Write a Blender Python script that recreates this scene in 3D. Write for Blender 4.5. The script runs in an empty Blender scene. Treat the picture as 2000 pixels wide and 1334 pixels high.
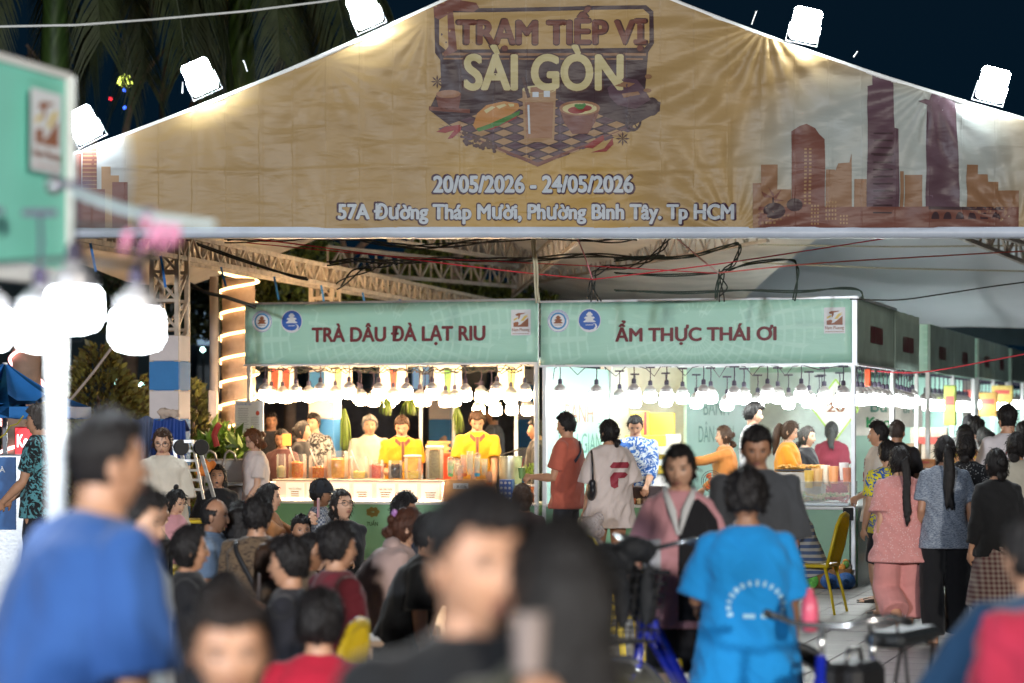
import bpy, bmesh, math, random
import numpy as np
from mathutils import Vector, Matrix, noise
from mathutils.bvhtree import BVHTree
SC = bpy.context.scene
COL = SC.collection
R = math.radians
# ---------------------------------------------------------------- camera, world, exposure
FPX, HZ, CH = 4722.0, 820.0, 1.7          # focal length in photo pixels, horizon row, camera height
cam_data = bpy.data.cameras.new('camera')
cam_data.lens = 85.0
cam_data.sensor_width = 36.0
cam_data.shift_y = (HZ - 667.0) / 2000.0
cam_data.clip_start = 0.1
cam_data.clip_end = 600.0
cam_data.dof.use_dof = True
cam_data.dof.focus_distance = 20.5
cam_data.dof.aperture_fstop = 1.95
cam = bpy.data.objects.new('camera', cam_data)
cam.location = (0, 0, CH)
cam.rotation_euler = (R(90), 0, 0)
COL.objects.link(cam)
SC.camera = cam
world = bpy.data.worlds.new('World')
SC.world = world
world.use_nodes = True
wn = world.node_tree
bgn = wn.nodes['Background']
skyt = wn.nodes.new('ShaderNodeTexSky')
skyt.sky_type = 'NISHITA'
skyt.sun_disc = False
skyt.sun_elevation = R(-3.5)
skyt.sun_rotation = R(200)
glow = wn.nodes.new('ShaderNodeVectorMath')      # city glow of a clear night over the last of the twilight
glow.operation = 'MULTIPLY_ADD'
glow.inputs[1].default_value = (0.4, 0.4, 0.4)
glow.inputs[2].default_value = (0.012, 0.075, 0.16)
wn.links.new(skyt.outputs[0], glow.inputs[0])
wn.links.new(glow.outputs[0], bgn.inputs['Color'])
bgn.inputs['Strength'].default_value = 0.10
SC.view_settings.view_transform = 'Standard'
SC.view_settings.look = 'None'
SC.view_settings.exposure = 0.0
SC.view_settings.gamma = 1.0
SC.view_settings.use_curve_mapping = False
cy = SC.cycles
cy.use_denoising = True
try:
 cy.denoiser = 'OPENIMAGEDENOISE'
except Exception:
 pass
cy.max_bounces = 6
cy.diffuse_bounces = 3
cy.glossy_bounces = 3
cy.transmission_bounces = 6
cy.transparent_max_bounces = 12
cy.sample_clamp_indirect = 4.0
cy.caustics_reflective = False
cy.caustics_refractive = False
cy.use_light_tree = True
rnd = random.Random(7)
# ---------------------------------------------------------------- materials
MATS = {}
def new_mat(name):
 m = bpy.data.materials.new(name)
 m.use_nodes = True
 return m, m.node_tree, m.node_tree.nodes['Principled BSDF']
def mix_rgb(nt, fac, a, b, mode='MIX'):
 n = nt.nodes.new('ShaderNodeMix')
 n.data_type = 'RGBA'
 n.blend_type = mode
 for sock, v in ((n.inputs[0], fac), (n.inputs[6], a), (n.inputs[7], b)):
  if hasattr(v, 'links') or isinstance(v, bpy.types.NodeSocket):
   nt.links.new(v, sock)
  elif isinstance(v, (int, float)):
   sock.default_value = v
  else:
   sock.default_value = (*v, 1) if len(v) == 3 else v
 return n.outputs[2]
def coords(nt, scale=(1, 1, 1), kind='Object', rot=(0, 0, 0)):
 tc = nt.nodes.new('ShaderNodeTexCoord')
 mp = nt.nodes.new('ShaderNodeMapping')
 mp.inputs['Scale'].default_value = scale
 mp.inputs['Rotation'].default_value = rot
 nt.links.new(tc.outputs[kind], mp.inputs[0])
 return mp.outputs[0]
def tex_noise(nt, vec, scale, detail=3, rough=0.5, dist=0.0):
 n = nt.nodes.new('ShaderNodeTexNoise')
 n.inputs['Scale'].default_value = scale
 n.inputs['Detail'].default_value = detail
 n.inputs['Roughness'].default_value = rough
 n.inputs['Distortion'].default_value = dist
 nt.links.new(vec, n.inputs['Vector'])
 return n.outputs[0]
def ramp(nt, fac, stops):
 n = nt.nodes.new('ShaderNodeValToRGB')
 el = n.color_ramp.elements
 while len(el) < len(stops):
  el.new(0.5)
 for e, (p, c) in zip(el, stops):
  e.position = p
  e.color = (*c, 1) if len(c) == 3 else c
 nt.links.new(fac, n.inputs[0])
 return n.outputs[0]
def math_node(nt, op, a, b=None):
 n = nt.nodes.new('ShaderNodeMath')
 n.operation = op
 for i, v in enumerate((a, b)):
  if v is None:
   continue
  if isinstance(v, (int, float)):
   n.inputs[i].default_value = v
  else:
   nt.links.new(v, n.inputs[i])
 return n.outputs[0]
def bump(nt, bsdf, height, strength=0.3, dist=0.02):
 b = nt.nodes.new('ShaderNodeBump')
 b.inputs['Strength'].default_value = strength
 b.inputs['Distance'].default_value = dist
 nt.links.new(height, b.inputs['Height'])
 nt.links.new(b.outputs[0], bsdf.inputs['Normal'])
 return b
def vcol(c, s):
 return tuple(max(0.0, min(1.0, x * s)) for x in c)
def mat(name, col, rough=0.6, metal=0.0, var=0.12, scale=6.0, bmp=0.1, bscale=40.0, spec=0.5, coat=0.0):
 """Plain material with tone variation and fine relief."""
 key = ('m', name)
 if key in MATS:
  return MATS[key]
 m, nt, b = new_mat(name)
 v = coords(nt)
 n = tex_noise(nt, v, scale, 4, 0.6)
 c = ramp(nt, n, [(0.3, vcol(col, 1 - var)), (0.7, vcol(col, 1 + var))])
 nt.links.new(c, b.inputs['Base Color'])
 b.inputs['Roughness'].default_value = rough
 b.inputs['Metallic'].default_value = metal
 b.inputs['Specular IOR Level'].default_value = spec
 b.inputs['Coat Weight'].default_value = coat
 if bmp > 0:
  bump(nt, b, tex_noise(nt, v, bscale, 3, 0.6), bmp, 0.01)
 MATS[key] = m
 return m
def fabric(col, name=None, pattern=None, col2=None, rough=0.85):
 key = ('f', tuple(round(x, 3) for x in col), pattern, col2 and tuple(col2))
 if key in MATS:
  return MATS[key]
 m, nt, b = new_mat(name or 'fabric')
 v = coords(nt)
 n = tex_noise(nt, v, 5.0, 4, 0.6)
 base = ramp(nt, n, [(0.25, vcol(col, 0.86)), (0.75, vcol(col, 1.1))])
 if pattern == 'stripes':
  w = nt.nodes.new('ShaderNodeTexWave')
  w.wave_type = 'BANDS'; w.bands_direction = 'Z'
  w.inputs['Scale'].default_value = 5.6
  w.inputs['Distortion'].default_value = 0.35
  nt.links.new(v, w.inputs['Vector'])
  f = ramp(nt, w.outputs['Fac'], [(0.42, (0, 0, 0)), (0.5, (1, 1, 1))])
  base = mix_rgb(nt, f, base, col2)
 elif pattern == 'check':
  ch = nt.nodes.new('ShaderNodeTexChecker')
  ch.inputs['Scale'].default_value = 55
  nt.links.new(v, ch.inputs['Vector'])
  base = mix_rgb(nt, ch.outputs['Fac'], base, col2)
 elif pattern == 'plaid':
  w = nt.nodes.new('ShaderNodeTexWave'); w.bands_direction = 'X'
  w.inputs['Scale'].default_value = 9
  nt.links.new(v, w.inputs['Vector'])
  w2 = nt.nodes.new('ShaderNodeTexWave'); w2.bands_direction = 'Z'
  w2.inputs['Scale'].default_value = 9
  nt.links.new(v, w2.inputs['Vector'])
  f = math_node(nt, 'MULTIPLY', math_node(nt, 'ADD', w.outputs['Fac'], w2.outputs['Fac']), 0.5)
  base = mix_rgb(nt, f, base, col2)
 elif pattern in ('blotch', 'floral', 'melange', 'dots', 'knit'):
  if pattern == 'melange':
   v2 = coords(nt, (1, 1, 4))
   f = ramp(nt, tex_noise(nt, v2, 55, 3, 0.7), [(0.42, (0, 0, 0)), (0.58, (1, 1, 1))])
  elif pattern == 'knit':
   v2 = coords(nt, (1.2, 1.2, 5))
   f = ramp(nt, tex_noise(nt, v2, 14, 2, 0.5, 1.5), [(0.54, (0, 0, 0)), (0.6, (1, 1, 1))])
  else:
   if pattern == 'blotch':
    f = ramp(nt, tex_noise(nt, v, 11, 2, 0.6, 3.0), [(0.50, (0, 0, 0)), (0.54, (1, 1, 1))])
   else:
    vo = nt.nodes.new('ShaderNodeTexVoronoi')
    vo.inputs['Scale'].default_value = {'floral': 17, 'dots': 60}[pattern]
    nt.links.new(v, vo.inputs['Vector'])
    th = {'floral': 0.3, 'dots': 0.22}[pattern]
    f = ramp(nt, vo.outputs['Distance'], [(th, (1, 1, 1)), (th + 0.07, (0, 0, 0))])
  base = mix_rgb(nt, f, base, col2)
 nt.links.new(base, b.inputs['Base Color'])
 b.inputs['Roughness'].default_value = rough
 b.inputs['Specular IOR Level'].default_value = 0.25
 b.inputs['Sheen Weight'].default_value = 0.15
 v3 = coords(nt, (1, 1, 0.45))
 h = tex_noise(nt, v3, 7.0, 3, 0.5, 0.9)
 bump(nt, b, h, 0.45, 0.03)
 MATS[key] = m
 return m
def emit_mat(name, col, strength, front=None):
 key = ('e', name)
 if key in MATS:
  return MATS[key]
 m, nt, b = new_mat(name)
 b.inputs['Base Color'].default_value = (*[min(1, c) for c in col], 1)
 b.inputs['Emission Color'].default_value = (*col, 1)
 b.inputs['Emission Strength'].default_value = strength
 MATS[key] = m
 return m
def clear_mat(name, col=(0.95, 0.97, 0.97), rough=0.05, alpha=0.18):
 """Thin clear plastic or glass: mostly lets light through, with a sheen."""
 key = ('c', name)
 if key in MATS:
  return MATS[key]
 m = bpy.data.materials.new(name)
 m.use_nodes = True
 nt = m.node_tree
 nt.nodes.clear()
 out = nt.nodes.new('ShaderNodeOutputMaterial')
 tr = nt.nodes.new('ShaderNodeBsdfTransparent')
 tr.inputs[0].default_value = (*col, 1)
 gl = nt.nodes.new('ShaderNodeBsdfPrincipled')
 gl.inputs['Base Color'].default_value = (*col, 1)
 gl.inputs['Roughness'].default_value = rough
 mx = nt.nodes.new('ShaderNodeMixShader')
 lw = nt.nodes.new('ShaderNodeLayerWeight')
 lw.inputs[0].default_value = 0.35
 f = math_node(nt, 'MULTIPLY', lw.outputs['Fresnel'], 0.3)
 f = math_node(nt, 'ADD', f, alpha)
 nt.links.new(f, mx.inputs[0])
 nt.links.new(tr.outputs[0], mx.inputs[1])
 nt.links.new(gl.outputs[0], mx.inputs[2])
 nt.links.new(mx.outputs[0], out.inputs[0])
 MATS[key] = m
 return m
# ---------------------------------------------------------------- placing
def P(px, py, D):
 """The point seen at photo pixel (px, py) at D metres in front of the camera."""
 return Vector(((px - 1000.0) * D / FPX, D, CH + (HZ - py) * D / FPX))
# ---------------------------------------------------------------- mesh builder
class MB:
 def __init__(self):
  self.v, self.f, self.mi = [], [], []
 def add(self, verts, faces, mi=0, M=None):
  o = len(self.v)
  if M is not None:
   verts = [M @ Vector(p) for p in verts]
  self.v += [tuple(p) for p in verts]
  self.f += [tuple(i + o for i in f) for f in faces]
  self.mi += [mi] * len(faces)
  return self
 def box(self, c, s, mi=0, M=None, rz=0.0, bev=0.0):
  hx, hy, hz = s[0] / 2, s[1] / 2, s[2] / 2
  if bev > 0:
   b = min(bev, hx * .9, hy * .9, hz * .9)
   vs = []
   for sx in (-1, 1):
    for sy in (-1, 1):
     for sz in (-1, 1):
      vs += [(sx * (hx - b), sy * (hy - b), sz * hz), (sx * hx, sy * (hy - b), sz * (hz - b)), (sx * (hx - b), sy * hy, sz * (hz - b))]
   bm = bmesh.new()
   for p in vs:
    bm.verts.new(p)
   r = bmesh.ops.convex_hull(bm, input=bm.verts)
   bm.verts.index_update()
   vv = [tuple(x.co) for x in bm.verts]
   ff = [tuple(x.index for x in f.verts) for f in bm.faces]
   bm.free()
  else:
   vv = [(x, y, z) for x in (-hx, hx) for y in (-hy, hy) for z in (-hz, hz)]
   ff = [(0, 1, 3, 2), (4, 6, 7, 5), (0, 4, 5, 1), (2, 3, 7, 6), (0, 2, 6, 4), (1, 5, 7, 3)]
  T = Matrix.Translation(c) @ Matrix.Rotation(rz, 4, 'Z')
  if M is not None:
   T = M @ T
  return self.add(vv, ff, mi, T)
 def bar(self, a, b, w=0.04, h=None, mi=0, up=(0, 0, 1)):
  a, b = Vector(a), Vector(b)
  h = h or w
  d = b - a
  L = d.length
  if L < 1e-6:
   return self
  d /= L
  u = Vector(up)
  if abs(d.dot(u)) > 0.98:
   u = Vector((1, 0, 0))
  x = d.cross(u).normalized()
  z = x.cross(d).normalized()
  vv = []
  for p in (a, b):
   for sx, sz in ((-1, -1), (1, -1), (1, 1), (-1, 1)):
    vv.append(p + x * (sx * w / 2) + z * (sz * h / 2))
  return self.add(vv, [(3, 2, 1, 0), (4, 5, 6, 7), (0, 1, 5, 4), (1, 2, 6, 5), (2, 3, 7, 6), (3, 0, 4, 7)], mi)
 def tube(self, pts, r, n=8, mi=0, cap=True, flat=None, closed=False):
  """Swept tube; r a number or list; flat=(axis, factor) squashes the section along axis."""
  pts = [Vector(p) for p in pts]
  k = len(pts)
  rs = r if isinstance(r, (list, tuple)) else [r] * k
  vv = []
  prev = None
  for i, p in enumerate(pts):
   if closed:
    d = pts[(i + 1) % k] - pts[i - 1]
   else:
    d = pts[min(i + 1, k - 1)] - pts[max(i - 1, 0)]
   if d.length < 1e-9:
    d = Vector((0, 0, 1))
   d.normalize()
   if prev is None:
    u = Vector((0, 0, 1)) if abs(d.z) < 0.9 else Vector((1, 0, 0))
    x = d.cross(u).normalized()
   else:
    x = (prev - d * prev.dot(d)).normalized()
   prev = x
   y = d.cross(x)
   for j in range(n):
    t = 2 * math.pi * j / n
    o = x * math.cos(t) * rs[i] + y * math.sin(t) * rs[i]
    if flat:
     ax = Vector(flat[0])
     o -= ax * o.dot(ax) * (1 - flat[1])
    vv.append(p + o)
  ff = []
  m = k if closed else k - 1
  for i in range(m):
   a, b = i * n, ((i + 1) % k) * n
   for j in range(n):
    ff.append((a + j, a + (j + 1) % n, b + (j + 1) % n, b + j))
  if cap and not closed:
   ff.append(tuple(range(n - 1, -1, -1)))
   ff.append(tuple(range((k - 1) * n, k * n)))
  return self.add(vv, ff, mi)
 def lathe(self, prof, n=16, mi=0, M=None, c=(0, 0, 0)):
  vv = []
  for (r, z) in prof:
   for j in range(n):
    t = 2 * math.pi * j / n
    vv.append((c[0] + r * math.cos(t), c[1] + r * math.sin(t), c[2] + z))
  ff = []
  for i in range(len(prof) - 1):
   for j in range(n):
    ff.append((i * n + j, i * n + (j + 1) % n, (i + 1) * n + (j + 1) % n, (i + 1) * n + j))
  ff.append(tuple(range(n - 1, -1, -1)))
  ff.append(tuple(range((len(prof) - 1) * n, len(prof) * n)))
  return self.add(vv, ff, mi, M)
 def ell(self, c, r, nu=12, nv=8, mi=0, M=None):
  vv, ff = [], []
  for i in range(nv + 1):
   a = math.pi * i / nv
   for j in range(nu):
    t = 2 * math.pi * j / nu
    vv.append((c[0] + r[0] * math.sin(a) * math.cos(t), c[1] + r[1] * math.sin(a) * math.sin(t), c[2] + r[2] * math.cos(a)))
  for i in range(nv):
   for j in range(nu):
    ff.append((i * nu + j, (i + 1) * nu + j, (i + 1) * nu + (j + 1) % nu, i * nu + (j + 1) % nu))
  return self.add(vv, ff, mi, M)
 def loft(self, rings, n=20, mi=0, cap=True):
  """rings: (center, a, b, X, Y) ellipses."""
  vv = []
  for (c, a, b, X, Y) in rings:
   c = Vector(c)
   for j in range(n):
    t = 2 * math.pi * j / n
    ct, st = math.cos(t), math.sin(t)
    q = 0.85
    ct = math.copysign(abs(ct) ** q, ct)
    st = math.copysign(abs(st) ** q, st)
    vv.append(c + Vector(X) * (a * ct) + Vector(Y) * (b * st))
  ff = []
  for i in range(len(rings) - 1):
   for j in range(n):
    ff.append((i * n + j, i * n + (j + 1) % n, (i + 1) * n + (j + 1) % n, (i + 1) * n + j))
  if cap:
   ff.append(tuple(range(n - 1, -1, -1)))
   ff.append(tuple(range((len(rings) - 1) * n, len(rings) * n)))
  return self.add(vv, ff, mi)
 def prism(self, poly, y0, y1, mi=0, M=None):
  """poly in x,z extruded along y."""
  k = len(poly)
  vv = [(x, y0, z) for x, z in poly] + [(x, y1, z) for x, z in poly]
  ff = [tuple(range(k)), tuple(range(2 * k - 1, k - 1, -1))]
  for i in range(k):
   j = (i + 1) % k
   ff.append((i, i + k, j + k, j))
  return self.add(vv, ff, mi, M)
 def mesh(self, name, mats, smooth=False):
  me = bpy.data.meshes.new(name)
  me.from_pydata(self.v, [], self.f)
  if not isinstance(mats, (list, tuple)):
   mats = [mats]
  for m in mats:
   me.materials.append(m)
  if len(mats) > 1:
   me.polygons.foreach_set('material_index', self.mi)
  if smooth:
   me.shade_smooth()
   if smooth == 'auto':
    try:
     me.set_sharp_from_angle(angle=R(38))
    except Exception:
     pass
  me.update()
  return me
 def obj(self, name, mats, parent=None, smooth=False, fix=True):
  me = self.mesh(name, mats, smooth)
  if fix:
   bm = bmesh.new(); bm.from_mesh(me)
   bmesh.ops.recalc_face_normals(bm, faces=bm.faces)
   bm.to_mesh(me); bm.free()
   if smooth == 'auto':
    me.set_sharp_from_angle(angle=R(38))
  o = bpy.data.objects.new(name, me)
  COL.objects.link(o)
  if parent:
   o.parent = parent
  return o
def tag(o, label, cat, group=None, kind=None):
 if label: o['label'] = label
 if cat: o['category'] = cat
 if group: o['group'] = group
 if kind: o['kind'] = kind
 return o
def thing(name, label, cat, loc=(0, 0, 0), rz=0.0, group=None):
 o = bpy.data.objects.new(name, None)
 o.empty_display_size = 0.1
 COL.objects.link(o)
 o.location = loc
 o.rotation_euler = (0, 0, rz)
 return tag(o, label, cat, group)
def struct(o):
 o['kind'] = 'structure'
 return o
def copy_tree(o, parent=None):
 c = o.copy()
 COL.objects.link(c)
 if parent:
  c.parent = parent
 for ch in list(o.children):
  copy_tree(ch, c)
 return c
def dup(root, loc, rz=0.0, label=None, scale=None):
 c = copy_tree(root)
 c.location = loc
 c.rotation_euler = (0, 0, rz)
 if label: c['label'] = label
 if scale: c.scale = (scale,) * 3 if not isinstance(scale, tuple) else scale
 return c
def remesh(mb, voxel, smooth_it=3):
 """Union of the closed shapes in mb as one skin, as (verts array, faces list)."""
 me = bpy.data.meshes.new('tmp')
 me.from_pydata(mb.v, [], mb.f)
 bm = bmesh.new(); bm.from_mesh(me)
 bmesh.ops.recalc_face_normals(bm, faces=bm.faces)
 bm.to_mesh(me); bm.free()
 o = bpy.data.objects.new('tmp', me)
 COL.objects.link(o)
 m = o.modifiers.new('r', 'REMESH')
 m.mode = 'VOXEL'; m.voxel_size = voxel
 if smooth_it:
  s = o.modifiers.new('s', 'SMOOTH')
  s.factor = 0.5; s.iterations = smooth_it
 dg = bpy.context.evaluated_depsgraph_get()
 ev = o.evaluated_get(dg)
 m2 = ev.to_mesh()
 n = len(m2.vertices)
 co = np.empty(n * 3, np.float32); m2.vertices.foreach_get('co', co)
 faces = [tuple(p.vertices) for p in m2.polygons]
 ev.to_mesh_clear()
 bpy.data.objects.remove(o); bpy.data.meshes.remove(me)
 return co.reshape(-1, 3), faces
# ---------------------------------------------------------------- lettering
HORN = {'ơ': 'o', 'ờ': 'ò', 'ớ': 'ó', 'ở': 'ỏ', 'ợ': 'ọ', 'Ơ': 'O', 'Ờ': 'Ò', 'Ớ': 'Ó'}
def text_mesh(body, size=1.0, bold=0.0, extrude=0.0, xs=1.0, align='CENTER', spacing=1.0, res=6):
 horns = [i for i, c in enumerate(body) if c in HORN]
 if horns:                                   # horned o: plain o plus its own hook
  plain = ''.join(HORN.get(c, c) for c in body)
  vs, fs = text_mesh(plain, size, bold, extrude, xs, 'LEFT', spacing, res)
  for i in horns:
   pv, _ = text_mesh(plain[:i + 1], size, bold, extrude, xs, 'LEFT', spacing, res)
   x = max(v[0] for v in pv)
   z = (0.70 if body[i].isupper() else 0.50) * size
   o = len(vs)
   vs += [(x - .10, z - .09, 0), (x - .06, z - .17, 0), (x + .05, z - .03, 0), (x + .06, z + .07, 0), (x - .03, z + .07, 0), (x - .03, z + .01, 0)]
   fs.append(tuple(range(o, o + 6)))
  return vs, fs
 cu = bpy.data.curves.new('t', 'FONT')
 cu.body = body
 cu.size = size
 cu.offset = bold * size
 cu.extrude = extrude
 cu.align_x = align
 cu.space_character = spacing
 cu.resolution_u = res
 cu.fill_mode = 'BOTH'
 o = bpy.data.objects.new('t', cu)
 COL.objects.link(o)
 dg = bpy.context.evaluated_depsgraph_get()
 ev = o.evaluated_get(dg)
 me = ev.to_mesh()
 vs = [(v.co.x * xs, v.co.y, v.co.z) for v in me.vertices]
 fs = [tuple(p.vertices) for p in me.polygons]
 ev.to_mesh_clear()
 bpy.data.objects.remove(o); bpy.data.curves.remove(cu)
 return vs, fs
def fit_text(body, w, h, bold=0.0, spacing=1.0):
 """Text as flat (x, z) verts fitted to a w x h box, centred on the origin; bold by overprinting."""
 v0, f0 = text_mesh(body, 1.0, 0.0, spacing=spacing)
 vs, fs = [], []
 e = max(0.0, bold * 0.95)
 sh = [(0, 0)]
 if e > 0.001:
  nn = 8 if e > 0.03 else 6
  sh += [(e * math.cos(2 * math.pi * i / nn), e * .7 * math.sin(2 * math.pi * i / nn)) for i in range(nn)]
 for i, (dx, dy) in enumerate(sh):
  o = len(vs)
  vs += [(v[0] + dx, v[1] + dy, i * 0.00012) for v in v0]
  fs += [tuple(a + o for a in f) for f in f0]
 xs = [v[0] for v in vs]; ys = [v[1] for v in vs]
 sx = w / (max(xs) - min(xs)); sy = h / (max(ys) - min(ys))
 cx = (max(xs) + min(xs)) / 2; cz = (max(ys) + min(ys)) / 2
 return [((v[0] - cx) * sx, -v[2], (v[1] - cz) * sy) for v in vs], fs
# ---------------------------------------------------------------- people
def skin_mat(t=0):
 cols = [(0.53, 0.285, 0.175), (0.43, 0.22, 0.13), (0.32, 0.16, 0.09), (0.63, 0.37, 0.25)]
 key = ('skin', t)
 if key in MATS:
  return MATS[key]
 m, nt, b = new_mat('skin')
 v = coords(nt)
 n = tex_noise(nt, v, 14, 4, 0.6)
 c = ramp(nt, n, [(0.3, vcol(cols[t], 0.88)), (0.75, vcol(cols[t], 1.1))])
 nt.links.new(c, b.inputs['Base Color'])
 b.inputs['Roughness'].default_value = 0.48
 b.inputs['Subsurface Weight'].default_value = 0.06
 b.inputs['Subsurface Radius'].default_value = (0.02, 0.008, 0.004)
 bump(nt, b, tex_noise(nt, v, 90, 3, 0.6), 0.12, 0.004)
 MATS[key] = m
 return m
def hair_mat(col=(0.012, 0.010, 0.010)):
 key = ('hair', col)
 if key in MATS:
  return MATS[key]
 m, nt, b = new_mat('hair')
 v = coords(nt, (1, 1, 0.12))
 n = tex_noise(nt, v, 130, 4, 0.7, 0.4)
 c = ramp(nt, n, [(0.3, vcol(col, 0.5)), (0.75, vcol(col, 1.8))])
 nt.links.new(c, b.inputs['Base Color'])
 b.inputs['Roughness'].default_value = 0.5
 b.inputs['Specular IOR Level'].default_value = 0.28
 bump(nt, b, n, 0.8, 0.008)
 MATS[key] = m
 return m
EYE_W = mat('eye_white', (0.36, 0.33, 0.31), 0.3, var=0.02, bmp=0)
EYE_D = mat('eye_dark', (0.015, 0.010, 0.008), 0.3, var=0.02, bmp=0)
LIP = mat('lip', (0.30, 0.12, 0.095), 0.4, var=0.05, bmp=0)
NAILS = None
def ik(A, T, l1, l2, hint):
 A, T, hint = Vector(A), Vector(T), Vector(hint)
 d = T - A
 L = d.length
 mx = (l1 + l2) * 0.995
 if L > mx:
  d *= mx / L; L = mx; T = A + d
 L = max(L, abs(l1 - l2) * 1.05 + 1e-4)
 a = (l1 * l1 - l2 * l2 + L * L) / (2 * L)
 h = math.sqrt(max(0, l1 * l1 - a * a))
 dn = d.normalized()
 p = hint - dn * hint.dot(dn)
 if p.length < 1e-5:
  p = Vector((0, 1, 0))
 p.normalize()
 return A + dn * a + p * h, T
def head_points(sx, nu=44, nv=34, female=False):
 """Head surface about its centre, facing +y; returns list rows of Vectors."""
 rows = []
 for i in range(nv + 1):
  th = math.pi * i / nv
  row = []
  for j in range(nu):
   u = 2 * math.pi * j / nu
   lon = u - 0.42 * math.sin(u)                # dense at the face (lon 0 = front)
   z = math.cos(th); s = math.sin(th)
   x = s * math.sin(lon); y = s * math.cos(lon)
   X, Y, Z = x * 0.076, y * 0.094, z * 0.114
   if z > 0:
    X *= 1 + 0.05 * z; Y *= 1.0
   low = max(0.0, -z)
   X *= 1 - (0.34 if female else 0.26) * low ** 1.3
   if Y > 0:
    Y *= 1 - 0.13 * (1 - abs(x)) * (1 - low * 0.6)
    Y += 0.014 * math.exp(-((z + 0.93) / 0.2) ** 2) * math.exp(-(x / 0.35) ** 2)      # chin
   else:
    Y *= 1.02 - 0.42 * low ** 1.2                                                        # nape
   if Y > 0:
    # nose, sockets, brow, lips, cheek
    nz = (Z + 0.012) / 0.022
    if -0.040 < Z < 0.03:
     prof = max(0.0, min(1.0, (0.03 - Z) / 0.055)) ** 1.1
     if Z < -0.024:
      prof *= max(0.0, (Z + 0.040) / 0.016)
     wid = 0.0085 + 0.006 * max(0, min(1, (0.02 - Z) / 0.045))
     Y += 0.023 * prof * math.exp(-(X / wid) ** 2)
    for sgn in (-1, 1):
     Y -= 0.0085 * math.exp(-((X - sgn * 0.031) / 0.017) ** 2 - ((Z - 0.012) / 0.012) ** 2)
     Y += 0.004 * math.exp(-((X - sgn * 0.036) / 0.02) ** 2 - ((Z + 0.022) / 0.02) ** 2)
     Y += 0.0035 * math.exp(-((X - sgn * 0.028) / 0.022) ** 2 - ((Z - 0.031) / 0.008) ** 2)
    Y += 0.006 * math.exp(-(X / 0.022) ** 2 - ((Z + 0.056) / 0.011) ** 2)
    Y -= 0.004 * math.exp(-(X / 0.02) ** 2 - ((Z + 0.075) / 0.007) ** 2)
   row.append(Vector((X, Y, Z)) * sx)
  rows.append(row)
 return rows
def add_head(mb, M, hs, female, mouth=0, glasses=False):
 rows = head_points(hs, female=female)
 nv, nu = len(rows) - 1, len(rows[0])
 vv = [M @ p for r in rows for p in r]
 ff = []
 for i in range(nv):
  for j in range(nu):
   ff.append((i * nu + j, (i + 1) * nu + j, (i + 1) * nu + (j + 1) % nu, i * nu + (j + 1) % nu))
 mb.add(vv, ff, 0)
 for sg in (-1, 1):
  E = M @ Matrix.Translation((sg * 0.0745 * hs, -0.010 * hs, -0.008 * hs)) @ Matrix.Rotation(sg * R(-22), 4, 'Z') @ Matrix.Rotation(R(10), 4, 'X')
  mb.ell((0, 0, 0), (0.008 * hs, 0.019 * hs, 0.031 * hs), 10, 8, 0, E)
  mb.ell((sg * 0.004 * hs, 0.0, 0.003 * hs), (0.009 * hs, 0.011 * hs, 0.020 * hs), 8, 6, 0, E)
  ex, ey, ez = sg * 0.031 * hs, 0.0725 * hs, 0.011 * hs
  E = M @ Matrix.Translation((ex, ey, ez)) @ Matrix.Rotation(sg * R(-14), 4, 'Z')
  mb.ell((0, 0, 0), (0.0135 * hs, 0.006 * hs, 0.0046 * hs), 10, 6, 1, E)
  mb.ell((0, 0.0028 * hs, 0), (0.0064 * hs, 0.0045 * hs, 0.0050 * hs), 8, 6, 2, E)
  # lashes, brow
  mb.tube([E @ Vector((q * 0.0155 * hs, 0.0050 * hs - abs(q) * 0.003 * hs, (0.0066 - 0.004 * q * q) * hs)) for q in (-1, -.5, 0, .5, 1)], 0.0018 * hs, 5, 2)
  mb.tube([E @ Vector((q * 0.019 * hs, 0.0095 * hs - q * q * 0.005 * hs, (0.0225 - 0.005 * q * q) * hs)) for q in (-1, -.5, 0, .5, 1)], [0.0012 * hs, 0.003 * hs, 0.0034 * hs, 0.003 * hs, 0.001 * hs], 5, 2)
  mb.ell((sg * 0.008 * hs, 0.0935 * hs, -0.031 * hs), (0.0065 * hs, 0.007 * hs, 0.006 * hs), 8, 6, 0, M)
  mb.ell((sg * 0.006 * hs, 0.099 * hs, -0.0355 * hs), (0.0028 * hs, 0.003 * hs, 0.0022 * hs), 6, 4, 2, M)
 ly = 0.0855 * hs
 for dz, rr in ((-0.0515, 0.0042), (-0.0600, 0.0050)):
  dz2 = dz - (0.004 * mouth if dz > -0.055 else 0.010 * mouth)
  mb.tube([M @ Vector((q * 0.0215 * hs, ly - q * q * 0.009 * hs, (dz2 + (0.0025 * (1 - abs(q)) if dz < -0.055 else 0) * -1) * hs)) for q in (-1, -.6, -.2, .2, .6, 1)],
    [0.001 * hs, rr * .8 * hs, rr * hs, rr * hs, rr * .8 * hs, 0.001 * hs], 6, 3)
 if mouth:
  mb.ell((0, 0.085 * hs, -0.062 * hs), (0.014 * hs, 0.007 * hs, 0.012 * hs), 10, 6, 2, M)
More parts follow.
